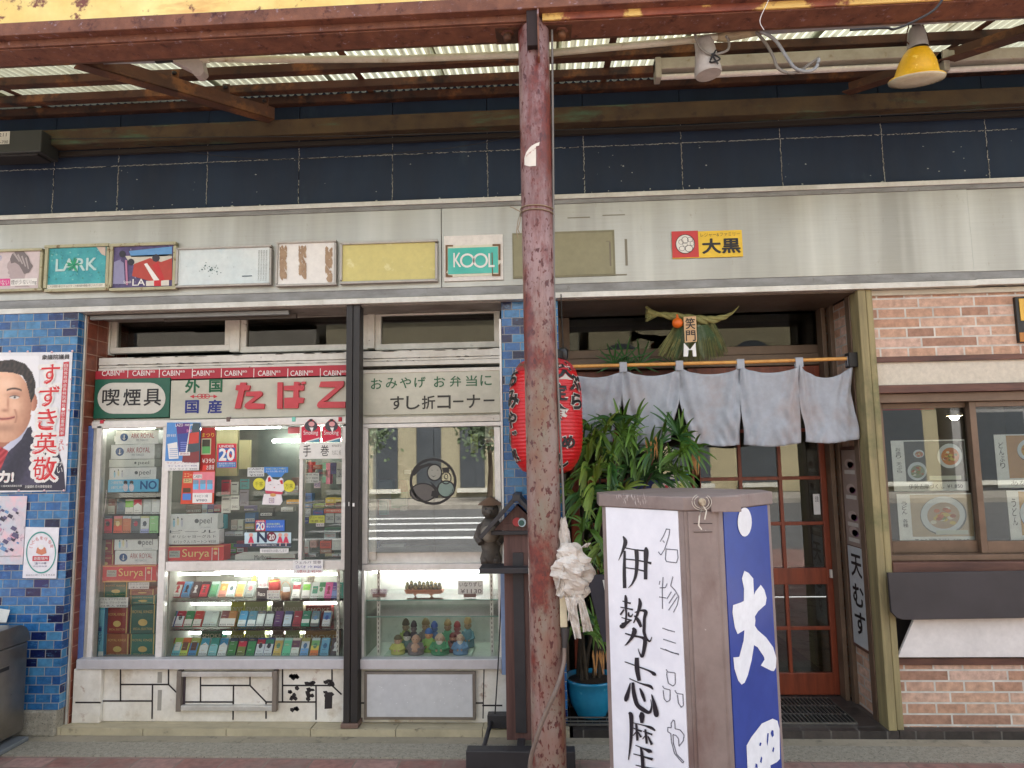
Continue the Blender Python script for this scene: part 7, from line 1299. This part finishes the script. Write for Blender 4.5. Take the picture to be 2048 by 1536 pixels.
m_yl = M(S(226, 176, 20), S(206, 156, 20), 'yellow enamel', 12, rough=.45, spots=(S(240, 206, 90), 50, .62, .68)); m_gy = M(S(150, 146, 140), None, 'grey collar', 8, rough=.6)
H = zn-zr_; MB().lathe((q_.x, q_.y, zr_), [(rL*.99, -.004), (rL, 0), (rL*.97, .005), (rL*.86, .004), (rL*.80, H*.1), (rL*.74, H*.3), (rL*.66, H*.55), (rL*.5, H*.85), (rL*.38, H)], m_yl, 40).build('shade', t)
MB().lathe((q_.x, q_.y, zr_), [(rL*1.0, -.002), (rL*.98, -.01), (rL*.7, -.018), (rL*.35, -.024), (0, -.026)], M(S(206, 200, 170), None, 'lamp glass', 12, rough=.12), 36).build('bulb', t)
MB().lathe((q_.x, q_.y, zn), [(rL*.38, 0), (rL*.36, .03), (rL*.34, .05), (rL*.3, zt2-zn-.01), (rL*.22, zt2-zn+.01)], m_gy, 24).tube([(q_.x-.01, q_.y, zt2), (q_.x+.0, q_.y, zt2+.05)], .012, BLK, 8).build('collar', t)
_pv = Vector((q_.x, q_.y, zn)); _tr = Matrix.Translation(_pv) @ Matrix.Rotation(R_(13), 4, 'X') @ Matrix.Translation(-_pv)
for o_ in t.children:
    if o_.name.split('.')[0] in ('shade', 'bulb'): o_.data.transform(_tr)
for s_ in (-1, 1): MB().tube([(q_.x+s_*rL*.36, q_.y-.01, zn+.02), (q_.x+s_*rL*.45, q_.y, (zn+zt2)/2), (q_.x+s_*rL*.25, q_.y, zt2+.03)], .003, m_rust, 6).build('wire', t)
q2 = P(1416, 150, -.9); z2 = P(1412, 82, -.9).z
t = thing('spot_lamp', 'grey-white cylindrical lamp hanging from the cream conduit with a knotted cable', 'spotlight', (q2.x, q2.y, z2))
MB().tube([(q2.x-.012, q2.y, z2), (q2.x-.006, q2.y, z2-.05), (q2.x+.001, q2.y, q2.z+.01), (q2.x+.002, q2.y, q2.z)], [.042, .046, .062, .057], M(S(186, 182, 176), S(150, 146, 140), 'dirty white plastic', 8, rough=.5, spots=(S(120, 114, 104), 14, .6, .72)), 22).build('housing', t)
m_cb = M(S(130, 126, 118), None, 'grey cable', 10, rough=.6)
def cable(pts, Y, r, label, mt=None, name='cable'):
    P3 = [P(a, b_, Y if not isinstance(Y, list) else Y[i]) for i, (a, b_) in enumerate(pts)]; out = []
    for i in range(len(P3)-1):
        p0, p1, p2, p3 = P3[max(0, i-1)], P3[i], P3[i+1], P3[min(len(P3)-1, i+2)]
        for k in range(8): u = k/8; out.append(.5*((2*p1)+(p2-p0)*u+(2*p0-5*p1+4*p2-p3)*u*u+(3*p1-p0-3*p2+p3)*u**3))
    out.append(P3[-1]); return tag(MB().tube(out, r, mt or m_cb, 8).build(name), label, 'cable')
cable([(1388, 60), (1398, 92), (1418, 108), (1434, 108), (1455, 100), (1458, 84), (1452, 72)], -.96, .006, 'grey cable loop around the cream conduit above the spotlight')
cable([(1432, 100), (1420, 124), (1440, 118), (1424, 108), (1436, 128)], -.965, .004, 'dark knotted cable end in front of the spotlight', BLK)
cable([(1512, 64), (1530, 85), (1545, 110), (1556, 136), (1578, 146), (1600, 142), (1620, 128), (1638, 116)], -.95, .007, 'grey cable hanging in a wide loop, the left one of two')
cable([(1520, 62), (1550, 80), (1572, 112), (1590, 136), (1615, 143), (1632, 135), (1638, 118)], -.965, .0075, 'light grey cable hanging in a wide loop, the right one of two', m_pvg)
cable([(1888, -6), (1868, 20), (1830, 42), (1790, 58), (1770, 56), (1700, 60)], -1.2, .005, 'thin dark cable sagging from the front beam near the yellow lamp', BLK)
cable([(30, 278), (200, 277), (420, 274), (700, 272), (1040, 262), (1400, 250), (2048, 214), (2300, 200)], -.16, .003, 'thin dark wire stretched along the wall under the channel', BLK)
cable([(180, 272), (300, 292), (460, 314), (600, 318), (760, 308), (900, 296), (1040, 272)], -.1, .002, 'very thin sagging wire across the navy panels', BLK)
cable([(1528, 60), (1520, 40), (1535, 5), (1540, -10)], -1.16, .0014, 'thin white string rising over the front beam', WHT)
# junction box at the left
t = thing('junction_box', 'dark square electrical box with a white number label under the channel at the left', 'electrical box', P(30, 312, -.2))
MB().pbox(-70, 262, 82, 306, -.22, .15, M(S(50, 52, 50), None, 'black box', 8, rough=.5)).pbox(-70, 306, 74, 313, -.2, .12, F(S(30, 28, 28), .7)).build('case', t, bevel=.006)
p = MB().pbox(-40, 264, 19, 289, -.2225, .001, f8(206, 206, 196)); p.pt('211', -2, 266, 13, 273, -.224, BLK); p.pt('6-700', -4, 281, 16, 287, -.224, BLK); p.build('label_plate', t)
# sticker and wire on the post
def pol(u, px, py): a = math.radians(u); z = P(px, py, -1.13).z; return Vector((pX+(rp_+.002)*math.sin(a), YF-.06-(rp_+.002)*math.cos(a), z))
sv = [(1084, 283), (1066, 290), (1053, 301), (1047, 316), (1050, 326), (1060, 332), (1072, 332), (1072, 292), (1084, 291)]
def onpole(px, py, off=.0015):
    q = P(px, py, -1.06-rp_); s_ = max(-.98, min(.98, (q.x-pX)/rp_)); a = math.asin(s_); return Vector((pX+(rp_+off)*math.sin(a), YF-.06-(rp_+off)*math.cos(a), q.z))
b = MB(); top_ = [(1049, 312, 326), (1052, 303, 328), (1056, 298, 330.5), (1060, 294, 332), (1064, 291, 332), (1068, 289, 332), (1072, 287, 332)]
for (x0_, a0, b0), (x1_, a1_, b1_) in zip(top_, top_[1:]): b.poly([onpole(x0_, b0), onpole(x1_, b1_), onpole(x1_, a1_), onpole(x0_, a0)], f8(222, 214, 200))
b.poly([onpole(1072, 293), onpole(1078, 291), onpole(1079, 284), onpole(1072, 287)], f8(222, 214, 200)); b.txt('日時八木', lambda u, q: onpole(1053+u*20, 312-q*4-u*14, .0025), f8(150, 60, 50)); tag(b.build('sticker'), 'torn half-round white sticker on the rusty post', 'sticker')
t = thing('tie_wire', 'rusty wire wound twice round the post with hanging ends', 'wire', (pX, YF-.06, P(1078, 415, -1.1).z))
m_w = M(S(150, 130, 104), None, 'wire', 20, rough=.5, metal=.4)
for py, sk_ in ((414, 5), (424, -2)): zc = P(1078, py, -1.1).z; MB().tube([(pX+(rp_+.004)*math.cos(q/28*6.283), YF-.06+(rp_+.004)*math.sin(q/28*6.283), zc+.006*math.sin(q/28*6.283+sk_)) for q in range(29)], .0026, m_w, 6).build('coil', t)
e0 = Vector((pX-rp_-.004, YF-.08, P(1046, 420, -1.1).z)); MB().tube([e0, e0+Vector((-.03, -.01, .015)), e0+Vector((-.045, -.01, .02))], .0018, m_w, 5).tube([e0, e0+Vector((-.01, -.01, -.04)), e0+Vector((-.018, -.01, -.09)), e0+Vector((-.012, -.01, -.12))], .0018, m_w, 5).tube([e0, e0+Vector((-.002, -.014, -.05)), e0+Vector((-.012, -.01, -.08)), e0+Vector((-.004, 0, -.1))], .0018, m_w, 5).build('end', t)
# cable with wrapped plug beside the post
YX = -1.1; m_gc = M(S(116, 112, 106), None, 'dark grey cable', 10, rough=.5)
cable([(1104, 60), (1106, 300), (1108, 560), (1113, 700), (1118, 820), (1124, 940), (1129, 1060)], -1.08, .005, 'thin grey cable running down the right side of the rusty post', m_gc)
t = thing('wrapped_plug', 'plug joint wrapped in torn whitish plastic bags hanging beside the rusty post', 'wrapped plug', P(1140, 1280, YX))
m_bag = M(S(214, 208, 198), S(176, 168, 156), 'crumpled plastic', 12, rough=.4, bump=.8, spots=(S(150, 140, 124), 9, .58, .74))
def crump(path, rad, nn=26, amp=.35, seed=0):
    b = MB(); out = []
    n_ = len(path); rings = []
    for i in range(n_):
        c = path[i]
        for k in range(nn):
            a = k/nn*6.283; r = rad[i]*(1+amp*noise.noise(Vector((math.cos(a)*1.7+seed, math.sin(a)*1.7, i*.35)))*2+.25*amp*noise.noise(Vector((math.cos(a)*6+seed, math.sin(a)*6, i*1.1)))*2); rings.append(c+Vector((r*math.cos(a), r*.6*math.sin(a), .01*noise.noise(Vector((a, i, seed))))))
    b.add(rings, [(i*nn+k, i*nn+(k+1) % nn, (i+1)*nn+(k+1) % nn, (i+1)*nn+k) for i in range(n_-1) for k in range(nn)], m_bag); return b
def lp(a, b_, n_): return [a.lerp(b_, k/(n_-1)) for k in range(n_)]
crump(lp(P(1126, 1035, YX), P(1132, 1110, YX), 14), [.012+.014*k/13 for k in range(14)], seed=3).build('tape_wrap', t)
crump(lp(P(1140, 1085, YX-.02), P(1152, 1205, YX-.02), 24), [.022+.05*math.sin(math.pi*min(1, k/23*1.05))**.7 for k in range(24)], amp=.28, seed=8).build('bag', t)
b = MB()
for (x0_, y0_, x1_, y1_, w0, w1) in ((1130, 1150, 1122, 1195, 14, 6), (1160, 1190, 1176, 1262, 12, 20), (1140, 1195, 1156, 1275, 22, 14), (1168, 1095, 1178, 1085, 14, 8), (1150, 1190, 1140, 1240, 20, 10), (1128, 1130, 1120, 1190, 10, 18)):
    nn = 12; vs = []
    for i in range(nn+1):
        f_ = i/nn
        for k in range(7): u = k/6-.5; q = P(x0_+(x1_-x0_)*f_+u*(w0+(w1-w0)*f_), y0_+(y1_-y0_)*f_+(3*random.random() if i == nn else 0), YX-.05); vs.append(q+Vector((0, .02*noise.noise(Vector((u*4+x0_, f_*4, 0))), 0)))
    MB().add(vs, [(i*7+k, (i+1)*7+k, (i+1)*7+k+1, i*7+k+1) for i in range(nn) for k in range(6)], m_bag).build('torn_strip', t)
MB().pbox(1120, 1190, 1134, 1255, YX-.01, .02, M(S(226, 216, 184), None, 'pale wood', 10)).build('wooden_slat', t, bevel=.002)
MB().tube(lp(P(1131, 1255, YX), P(1129, 1300, YX), 5), [.018, .017, .014, .011, .009], M(S(70, 68, 68), None, 'plug rubber', 8), 14).build('plug', t)
cable([(1129, 1296), (1127, 1330), (1112, 1380), (1090, 1430), (1072, 1480), (1060, 1530), (1062, 1600)], [-1.12, -1.14, -1.2, -1.2, -1.2, -1.19, -1.19], .0085, 'thick brown-grey cable crossing the foot of the rusty post', M(S(120, 104, 92), S(96, 82, 74), 'brown cable', 10))
# ================= standing illuminated sign =================
YZ = -1.42
A0 = P(1367, 1022, YZ); B0 = P(1437, 1022, YZ); zl = P(1402, 1021, YZ).z
nA = Vector((-.703, -.711, 0)); nB = Vector((.711, -.703, 0))
dA = Vector((-.711, .703, 0)); dB = Vector((.703, .711, 0))
def hit(px, py, p, n_): return PL(px, py, p, n_)
D0 = hit(1204, 1015, A0, nA); C0 = hit(1541, 1003, B0, nB)
LA = (Vector((D0.x, D0.y, 0))-Vector((A0.x, A0.y, 0))).length; LB = (Vector((C0.x, C0.y, 0))-Vector((B0.x, B0.y, 0))).length
t = thing('standing_sign', 'tall mauve framed street sign with a white face and a blue face in brush lettering', 'sign', ((A0.x+B0.x)/2, YZ+.3, ZG))
m_mv = M(S(138, 124, 118), S(118, 104, 98), 'mauve metal', 4, rough=.5, spots=(S(104, 80, 74), 5, .56, .74, (1, 1, .4)), spots2=(S(206, 196, 190), 34, .70, .72), bump=.15)
Ax, Bx = Vector((A0.x, YZ, 0)), Vector((B0.x, YZ, 0)); Dx = Ax+dA*LA; Cx = Bx+dB*LA*.98; ch = (Bx-Ax).length
pl_ = [Ax, Bx, Cx, Cx+Vector((0, ch, 0)), Bx+Vector((0, 2*(Cx.y-YZ)+ch, 0)), Ax+Vector((0, 2*(Cx.y-YZ)+ch, 0)), Dx+Vector((0, ch, 0)), Dx]
cen = sum(pl_, Vector())/8; inn = [cen+(q-cen)*.965 for q in pl_]
zbS = ZG+.05; zli = zl
core = MB().vprism([(q.x, q.y) for q in inn], zbS+.01, zli+.02, m_mv); core.build('body', t)
lid = MB().vprism([((cen+(q-cen)*1.035).x, (cen+(q-cen)*1.035).y) for q in pl_], zli, P(1402, 993, YZ).z, m_mv); ldo = lid.build('lid', t, bevel=.004)
fr = MB()
def face_fr(p, d, n_, L, w_=.03):
    for s_ in (0, L-w_): fr.obox(p+d*s_+Vector((0, 0, zbS))-n_*.02, d*w_, n_*.021, Vector((0, 0, zli-zbS-.001)), m_mv)
    fr.obox(p+d*w_+Vector((0, 0, zbS))-n_*.02, d*(L-2*w_), n_*.02, Vector((0, 0, .05)), m_mv)
face_fr(Ax, dA, nA, LA, .022); face_fr(Bx, dB, nB, LA*.98, .026)
fr.obox(Ax+Vector((0, 0, zbS)), Bx-Ax, Vector((0, -.004, 0)), Vector((0, 0, zli-zbS-.001)), m_mv); fr.build('frame', t, bevel=.003)
x0, x1 = Ax.x, Bx.x; b = MB().box(x0+.012, x1-.01, YZ-.011, YZ-.004, zbS+.02, zli-.002, m_mv)
b.build('corner_panel', t, bevel=.003)
b = MB()
for py in (1046, 1063): z = P(1402, py, YZ).z; b.box(P(1386, py, YZ).x, P(1423, py, YZ).x, YZ-.0125, YZ-.011, z-.002, z+.001, f8(60, 50, 52)); b.box(P(1386, py, YZ).x, P(1423, py, YZ).x, YZ-.0145, YZ-.011, z+.0012, z+.004, m_mv)
b.build('louvre', t)
q = P(1403, 1004, YZ-.03); m_wp = f8(214, 206, 190)
b = MB().box(P(1371, 0, YZ).x, P(1426, 0, YZ).x, YZ-.030, YZ-.02, zli-.004, P(1402, 994, YZ).z+.002, m_mv); b.build('lock_plate', ldo, bevel=.002)
b = MB(); vs = MB().lathe((0, 0, 0), [(0, .012), (.012, .012), (.014, .006), (.014, 0)], m_wp, 16); b.add([(q.x+v[0], YZ-.033-v[2], q.z+v[1]) for v in vs.v], vs.f, M(S(176, 164, 140), None, 'bolt head', 30, spots=(S(110, 90, 70), 30, .5, .65)))
for r_, th in ((.026, .0012), (.034, .001)): b.tube([(q.x+r_*math.cos(k/20*5.2+2), YZ-.0335, q.z+r_*.85*math.sin(k/20*5.2+2)) for k in range(21)], th, m_wp, 4)
b.tube([(q.x+.002, YZ-.036, q.z-.014), (q.x-.012, YZ-.04, q.z-.05), (q.x-.016, YZ-.04, q.z-.08), (q.x-.006, YZ-.04, q.z-.095)], .0028, m_wp, 6).tube([(q.x+.004, YZ-.036, q.z-.014), (q.x+.014, YZ-.038, q.z-.03), (q.x+.006, YZ-.04, q.z-.06)], .0024, m_wp, 6); b.build('bolt', ldo)
b = MB(); 
for k in range(40):
    s_ = random.uniform(.25, .62); c = Dx.lerp(Ax, s_)-(cen-Dx.lerp(Ax, s_)).normalized()*.014+nA*.006; z = zli+random.uniform(.02, .055); L_ = random.uniform(.003, .012); b.poly([c+Vector((0, 0, z)), c-dA*L_*.4+Vector((0, 0, z-L_)), c-dA*.001+Vector((0, 0, z+L_))], f8(190, 180, 174))
b.build('scratch', ldo)
m_wp_ = M(S(236, 238, 244), S(228, 230, 238), 'white acrylic', 2, rough=.22); m_bp_ = M(S(46, 70, 148), S(40, 60, 134), 'blue acrylic', 2, rough=.22, spots=(S(90, 104, 170), 60, .72, .76))
wA, wB = .022, .026
MB().obox(Ax+dA*wA+Vector((0, 0, zbS+.05))-nA*.01, dA*(LA-2*wA), nA*.014, Vector((0, 0, zli-zbS-.052)), m_wp_).build('white_face', t)
MB().obox(Bx+dB*wB+Vector((0, 0, zbS+.05))-nB*.01, dB*(LA*.98-2*wB), nB*.014, Vector((0, 0, zli-zbS-.052)), m_bp_).build('blue_face', t)
Pa = Ax+nA*.0055+Vector((0, 0, 1)); Pb = Bx+nB*.0055+Vector((0, 0, 1))
def onf(px, py, side): return hit(px, py, Pa if side == 'a' else Pb, nA if side == 'a' else nB)
def bilin(a, b, c, d, side): return lambda u, v: onf(a[0]+(b[0]-a[0])*u*(1-v)+(d[0]-a[0])*v*(1-u)+(c[0]-a[0])*u*v, a[1]+(b[1]-a[1])*u*(1-v)+(d[1]-a[1])*v*(1-u)+(c[1]-a[1])*u*v, side)
p = MB(); INK = f8(34, 32, 40, r=.3)
def brush(ch, x0_, y0_, x1_, y1_, sk_, off=.02, mt=INK, side='a'):
    # corners bottom-left, bottom-right, top-right, top-left, the right side set lower as brushed
    p.txt(ch, bilin((x0_, y1_-sk_), (x1_, y1_+sk_), (x1_, y0_+sk_), (x0_, y0_-sk_), side), mt, off=off)
def stroke(m_, pts, mt, K, side='a', o=.0, smooth=5):
    ox, oy, k_ = K; q = []
    for i in range(len(pts)-1):
        p0, p1, p2, p3 = pts[max(0, i-1)], pts[i], pts[i+1], pts[min(len(pts)-1, i+2)]
        for j in range(smooth): u = j/smooth; q.append([.5*((2*b0)+(c0-a0)*u+(2*a0-5*b0+4*c0-d0)*u*u+(b0*3-a0-3*c0+d0)*u**3) for a0, b0, c0, d0 in zip(p0, p1, p2, p3)])
    q.append(list(pts[-1])); L = []; R = []; nn_ = nA if side == 'a' else nB
    for i, (x, y_, w_) in enumerate(q):
        dx, dy = q[min(i+1, len(q)-1)][0]-q[max(0, i-1)][0], q[min(i+1, len(q)-1)][1]-q[max(0, i-1)][1]; l_ = math.hypot(dx, dy) or 1; nx, ny = -dy/l_*max(1.5, w_*1.18+1.5)/2, dx/l_*max(1.5, w_*1.18+1.5)/2
        L.append(onf(ox+(x+nx)/k_, oy+(y_+ny)/k_, side)+nn_*o); R.append(onf(ox+(x-nx)/k_, oy+(y_-ny)/k_, side)+nn_*o)
    for i in range(len(q)-1): m_.poly([L[i], L[i+1], R[i+1], R[i]], mt)
K6 = (1180, 960, 4.876); K7 = (1180, 1230, 4.655)
BR = [(K6, [[(322, 548, 8), (345, 605, 34), (318, 690, 18), (278, 785, 3)], [(338, 690, 16), (334, 870, 26), (338, 1055, 28)], [(345, 662, 8), (440, 680, 9), (530, 690, 12)], [(545, 655, 12), (548, 700, 40), (543, 820, 30), (542, 970, 28)], [(340, 770, 8), (450, 782, 10), (540, 798, 12), (598, 812, 20)], [(345, 855, 8), (440, 868, 9), (528, 888, 12)], [(452, 676, 34), (458, 800, 30), (446, 930, 24), (412, 1010, 13), (375, 1052, 4)],
  [(345, 1122, 10), (350, 1170, 26), (350, 1250, 20)], [(318, 1180, 7), (365, 1196, 10), (398, 1202, 14)], [(298, 1240, 8), (360, 1252, 10), (420, 1264, 14)], [(350, 1250, 16), (354, 1310, 14), (348, 1400, 16)], [(334, 1262, 12), (296, 1314, 14)], [(378, 1288, 8), (380, 1322, 16), (405, 1328, 12), (417, 1304, 5)], [(308, 1340, 6), (360, 1356, 9), (408, 1368, 12)], [(480, 1152, 10), (490, 1210, 30), (466, 1300, 20), (426, 1395, 8)], [(438, 1292, 8), (500, 1272, 14), (545, 1285, 30), (532, 1350, 24), (530, 1430, 24), (528, 1480, 24), (548, 1540, 20), (585, 1572, 12), (604, 1530, 4)]]),
 (K7, [[(282, 92, 10), (300, 100, 44), (345, 72, 22), (390, 44, 8)], [(415, 5, 10), (450, 50, 26), (478, 112, 20)], [(328, 170, 8), (400, 192, 14), (470, 205, 16), (512, 228, 30), (508, 300, 28), (488, 386, 22), (462, 350, 8), (450, 312, 4)], [(400, 118, 14), (416, 150, 38), (392, 208, 24), (345, 268, 11), (324, 282, 4)],
  [(325, 434, 6), (450, 480, 9), (555, 520, 14), (600, 550, 28), (608, 566, 6)], [(438, 396, 30), (440, 500, 36), (460, 612, 26)], [(368, 590, 6), (470, 635, 9), (560, 662, 22), (588, 692, 8)], [(378, 630, 6), (358, 715, 26), (340, 775, 34), (334, 805, 14)], [(402, 626, 20), (410, 720, 30), (440, 830, 32), (500, 882, 32), (556, 905, 22), (576, 850, 10), (568, 785, 4)], [(466, 680, 8), (492, 740, 26), (514, 806, 14)], [(576, 738, 6), (602, 830, 28), (620, 920, 40), (628, 948, 16)],
  [(465, 920, 30), (484, 935, 44), (486, 1005, 22)], [(362, 912, 14), (385, 930, 32), (388, 1050, 26), (380, 1200, 18), (360, 1348, 5)], [(395, 1000, 6), (500, 1025, 8), (570, 1048, 22), (610, 1076, 10)], [(405, 1050, 6), (440, 1065, 10), (486, 1082, 14)], [(432, 1012, 14), (440, 1090, 18), (444, 1168, 16)], [(436, 1085, 10), (404, 1122, 6)], [(450, 1085, 6), (480, 1136, 16)], [(498, 1080, 6), (540, 1096, 10), (584, 1112, 14)], [(518, 1062, 14), (526, 1130, 18), (532, 1196, 16)], [(520, 1120, 9), (494, 1154, 5)], [(544, 1126, 8), (580, 1206, 20)], [(428, 1210, 6), (490, 1236, 10), (562, 1268, 30), (570, 1280, 8)], [(408, 1290, 6), (480, 1310, 9), (588, 1342, 20)], [(478, 1230, 14), (492, 1330, 26), (500, 1500, 22)], [(430, 1395, 6), (520, 1415, 10), (640, 1440, 16)]])]
kk = 0
for K, ss in BR:
    for s_ in ss: kk += 1; stroke(p, s_, INK, K, o=.00008*kk)
p.build('brush_lettering', t); p = MB(); OL = f8(70, 70, 84)
MN = [(K6, [[(745, 475), (720, 540), (682, 602)], [(745, 478), (778, 482), (770, 540), (745, 622), (725, 680), (690, 732), (664, 698)], [(710, 592), (728, 612)], [(742, 668), (734, 770), (745, 795), (842, 808), (858, 760), (852, 682), (745, 674)], [(682, 985), (674, 1022)], [(712, 948), (704, 1080), (706, 1258)], [(680, 1052), (735, 1050), (752, 1008)], [(674, 1140), (744, 1152)], [(808, 942), (786, 1030), (832, 1080), (866, 1140), (850, 1220), (812, 1292)], [(792, 1090), (748, 1162)], [(832, 1108), (768, 1204)], [(852, 1140), (764, 1272)]]),
 (K7, [[(675, 122), (730, 142), (792, 158)], [(682, 226), (740, 244), (800, 264)], [(655, 310), (740, 340), (832, 370)], [(700, 320), (760, 350), (828, 362)], [(708, 508), (724, 530), (792, 540), (794, 640), (774, 662), (728, 636), (714, 560), (716, 530)], [(676, 660), (690, 684), (746, 698), (744, 792), (716, 810), (690, 780), (680, 700)], [(790, 702), (806, 730), (864, 738), (870, 842), (850, 860), (822, 820), (812, 740)], [(775, 975), (755, 1008), (757, 1050), (724, 1046), (722, 1086), (752, 1104), (758, 1180), (786, 1290), (862, 1378), (874, 1366), (806, 1296), (776, 1190), (772, 1112), (800, 1122), (824, 1152), (828, 1222), (868, 1172), (876, 1118), (840, 1070), (792, 1060), (788, 990), (775, 975)]])]
for K, ss in MN:
    for s_ in ss:
        for (x0_, y0_), (x1_, y1_) in zip(s_, s_[1:]):
            l_ = math.hypot(x1_-x0_, y1_-y0_); n_ = max(1, int(l_/11))
            for j in range(n_): u, v = j/n_, (j+.78)/n_; stroke(p, [(x0_+(x1_-x0_)*u, y0_+(y1_-y0_)*u, 7), (x0_+(x1_-x0_)*v, y0_+(y1_-y0_)*v, 6)], OL, K, smooth=1)
p.build('outline_lettering', t); p = MB()
WB = f8(232, 236, 240, r=.25)
def bshape(pts, mt=WB, o=0): 
    v = [onf(1180+x/4.655, 1230+y_/4.655, 'b')+nB*o for x, y_ in pts]; p.poly(v[::-1], mt)
# first big character as brushed outline (crop coordinates), two strokes
T6 = lambda x, y_: (x/4.876*4.655, (960+y_/4.876-1230)*4.655)
bshape([T6(1505, 885), T6(1545, 905), T6(1592, 960), T6(1596, 1060), T6(1600, 1120), T6(1615, 1085), T6(1665, 1022), T6(1700, 1070), T6(1722, 1150), T6(1712, 1215), T6(1640, 1280), T6(1608, 1330), (1540, 50), (1535, 100), (1560, 140), (1640, 210), (1705, 300), (1735, 400), (1730, 490), (1712, 522), (1690, 520), (1590, 470), (1625, 415), (1620, 390), (1560, 300), (1527, 280), (1505, 420), (1470, 560), (1440, 630), (1412, 648), (1380, 610), (1345, 500), (1335, 395), (1390, 390), (1430, 240), (1438, 140), (1375, 178), (1350, 120), (1330, 0), T6(1390, 1290), T6(1395, 1220), T6(1470, 1195), T6(1500, 1180), T6(1502, 1060), T6(1482, 960)])
bshape([(1600, 1010), (1700, 965), (1745, 985), (1765, 1060), (1768, 1340), (1740, 1370), (1680, 1400), (1700, 1700), (1480, 1700), (1465, 1400), (1458, 1215), (1500, 1140)])
for pts in ([(1650, 1100), (1662, 1100), (1658, 1160), (1648, 1220), (1644, 1180)], [(1690, 1070), (1706, 1075), (1710, 1120), (1695, 1140), (1680, 1100)], [(1580, 1185), (1595, 1190), (1588, 1220), (1574, 1215)], [(1705, 1225), (1714, 1240), (1705, 1280), (1694, 1265)], [(1592, 1315), (1602, 1330), (1594, 1380), (1580, 1365)], [(1540, 1380), (1556, 1390), (1560, 1424), (1536, 1420)]): bshape(pts, m_bp_, .001)
p.build('white_lettering', t); p = MB()
ovc = (1489, 1044); n_ = 26; p.poly([onf(ovc[0]+14*math.cos(q/n_*6.283), ovc[1]+29*math.sin(q/n_*6.283), 'b')+nB*.001 for q in range(n_)][::-1], f8(226, 228, 230)); p.txt('伊勢市観光', bilin((1479, 1047), (1499, 1045), (1499, 1040), (1479, 1042), 'b'), f8(90, 96, 110)); p.txt('協会員', bilin((1481, 1068), (1497, 1066), (1497, 1061), (1481, 1063), 'b'), f8(90, 96, 110)); p.build('oval_badge', t)
MB().vprism([((cen+(q-cen)*.9).x, (cen+(q-cen)*.9).y) for q in pl_], ZG+.001, zbS+.011, F(S(50, 46, 46), .7)).build('base', t)
sc['built'] = 1
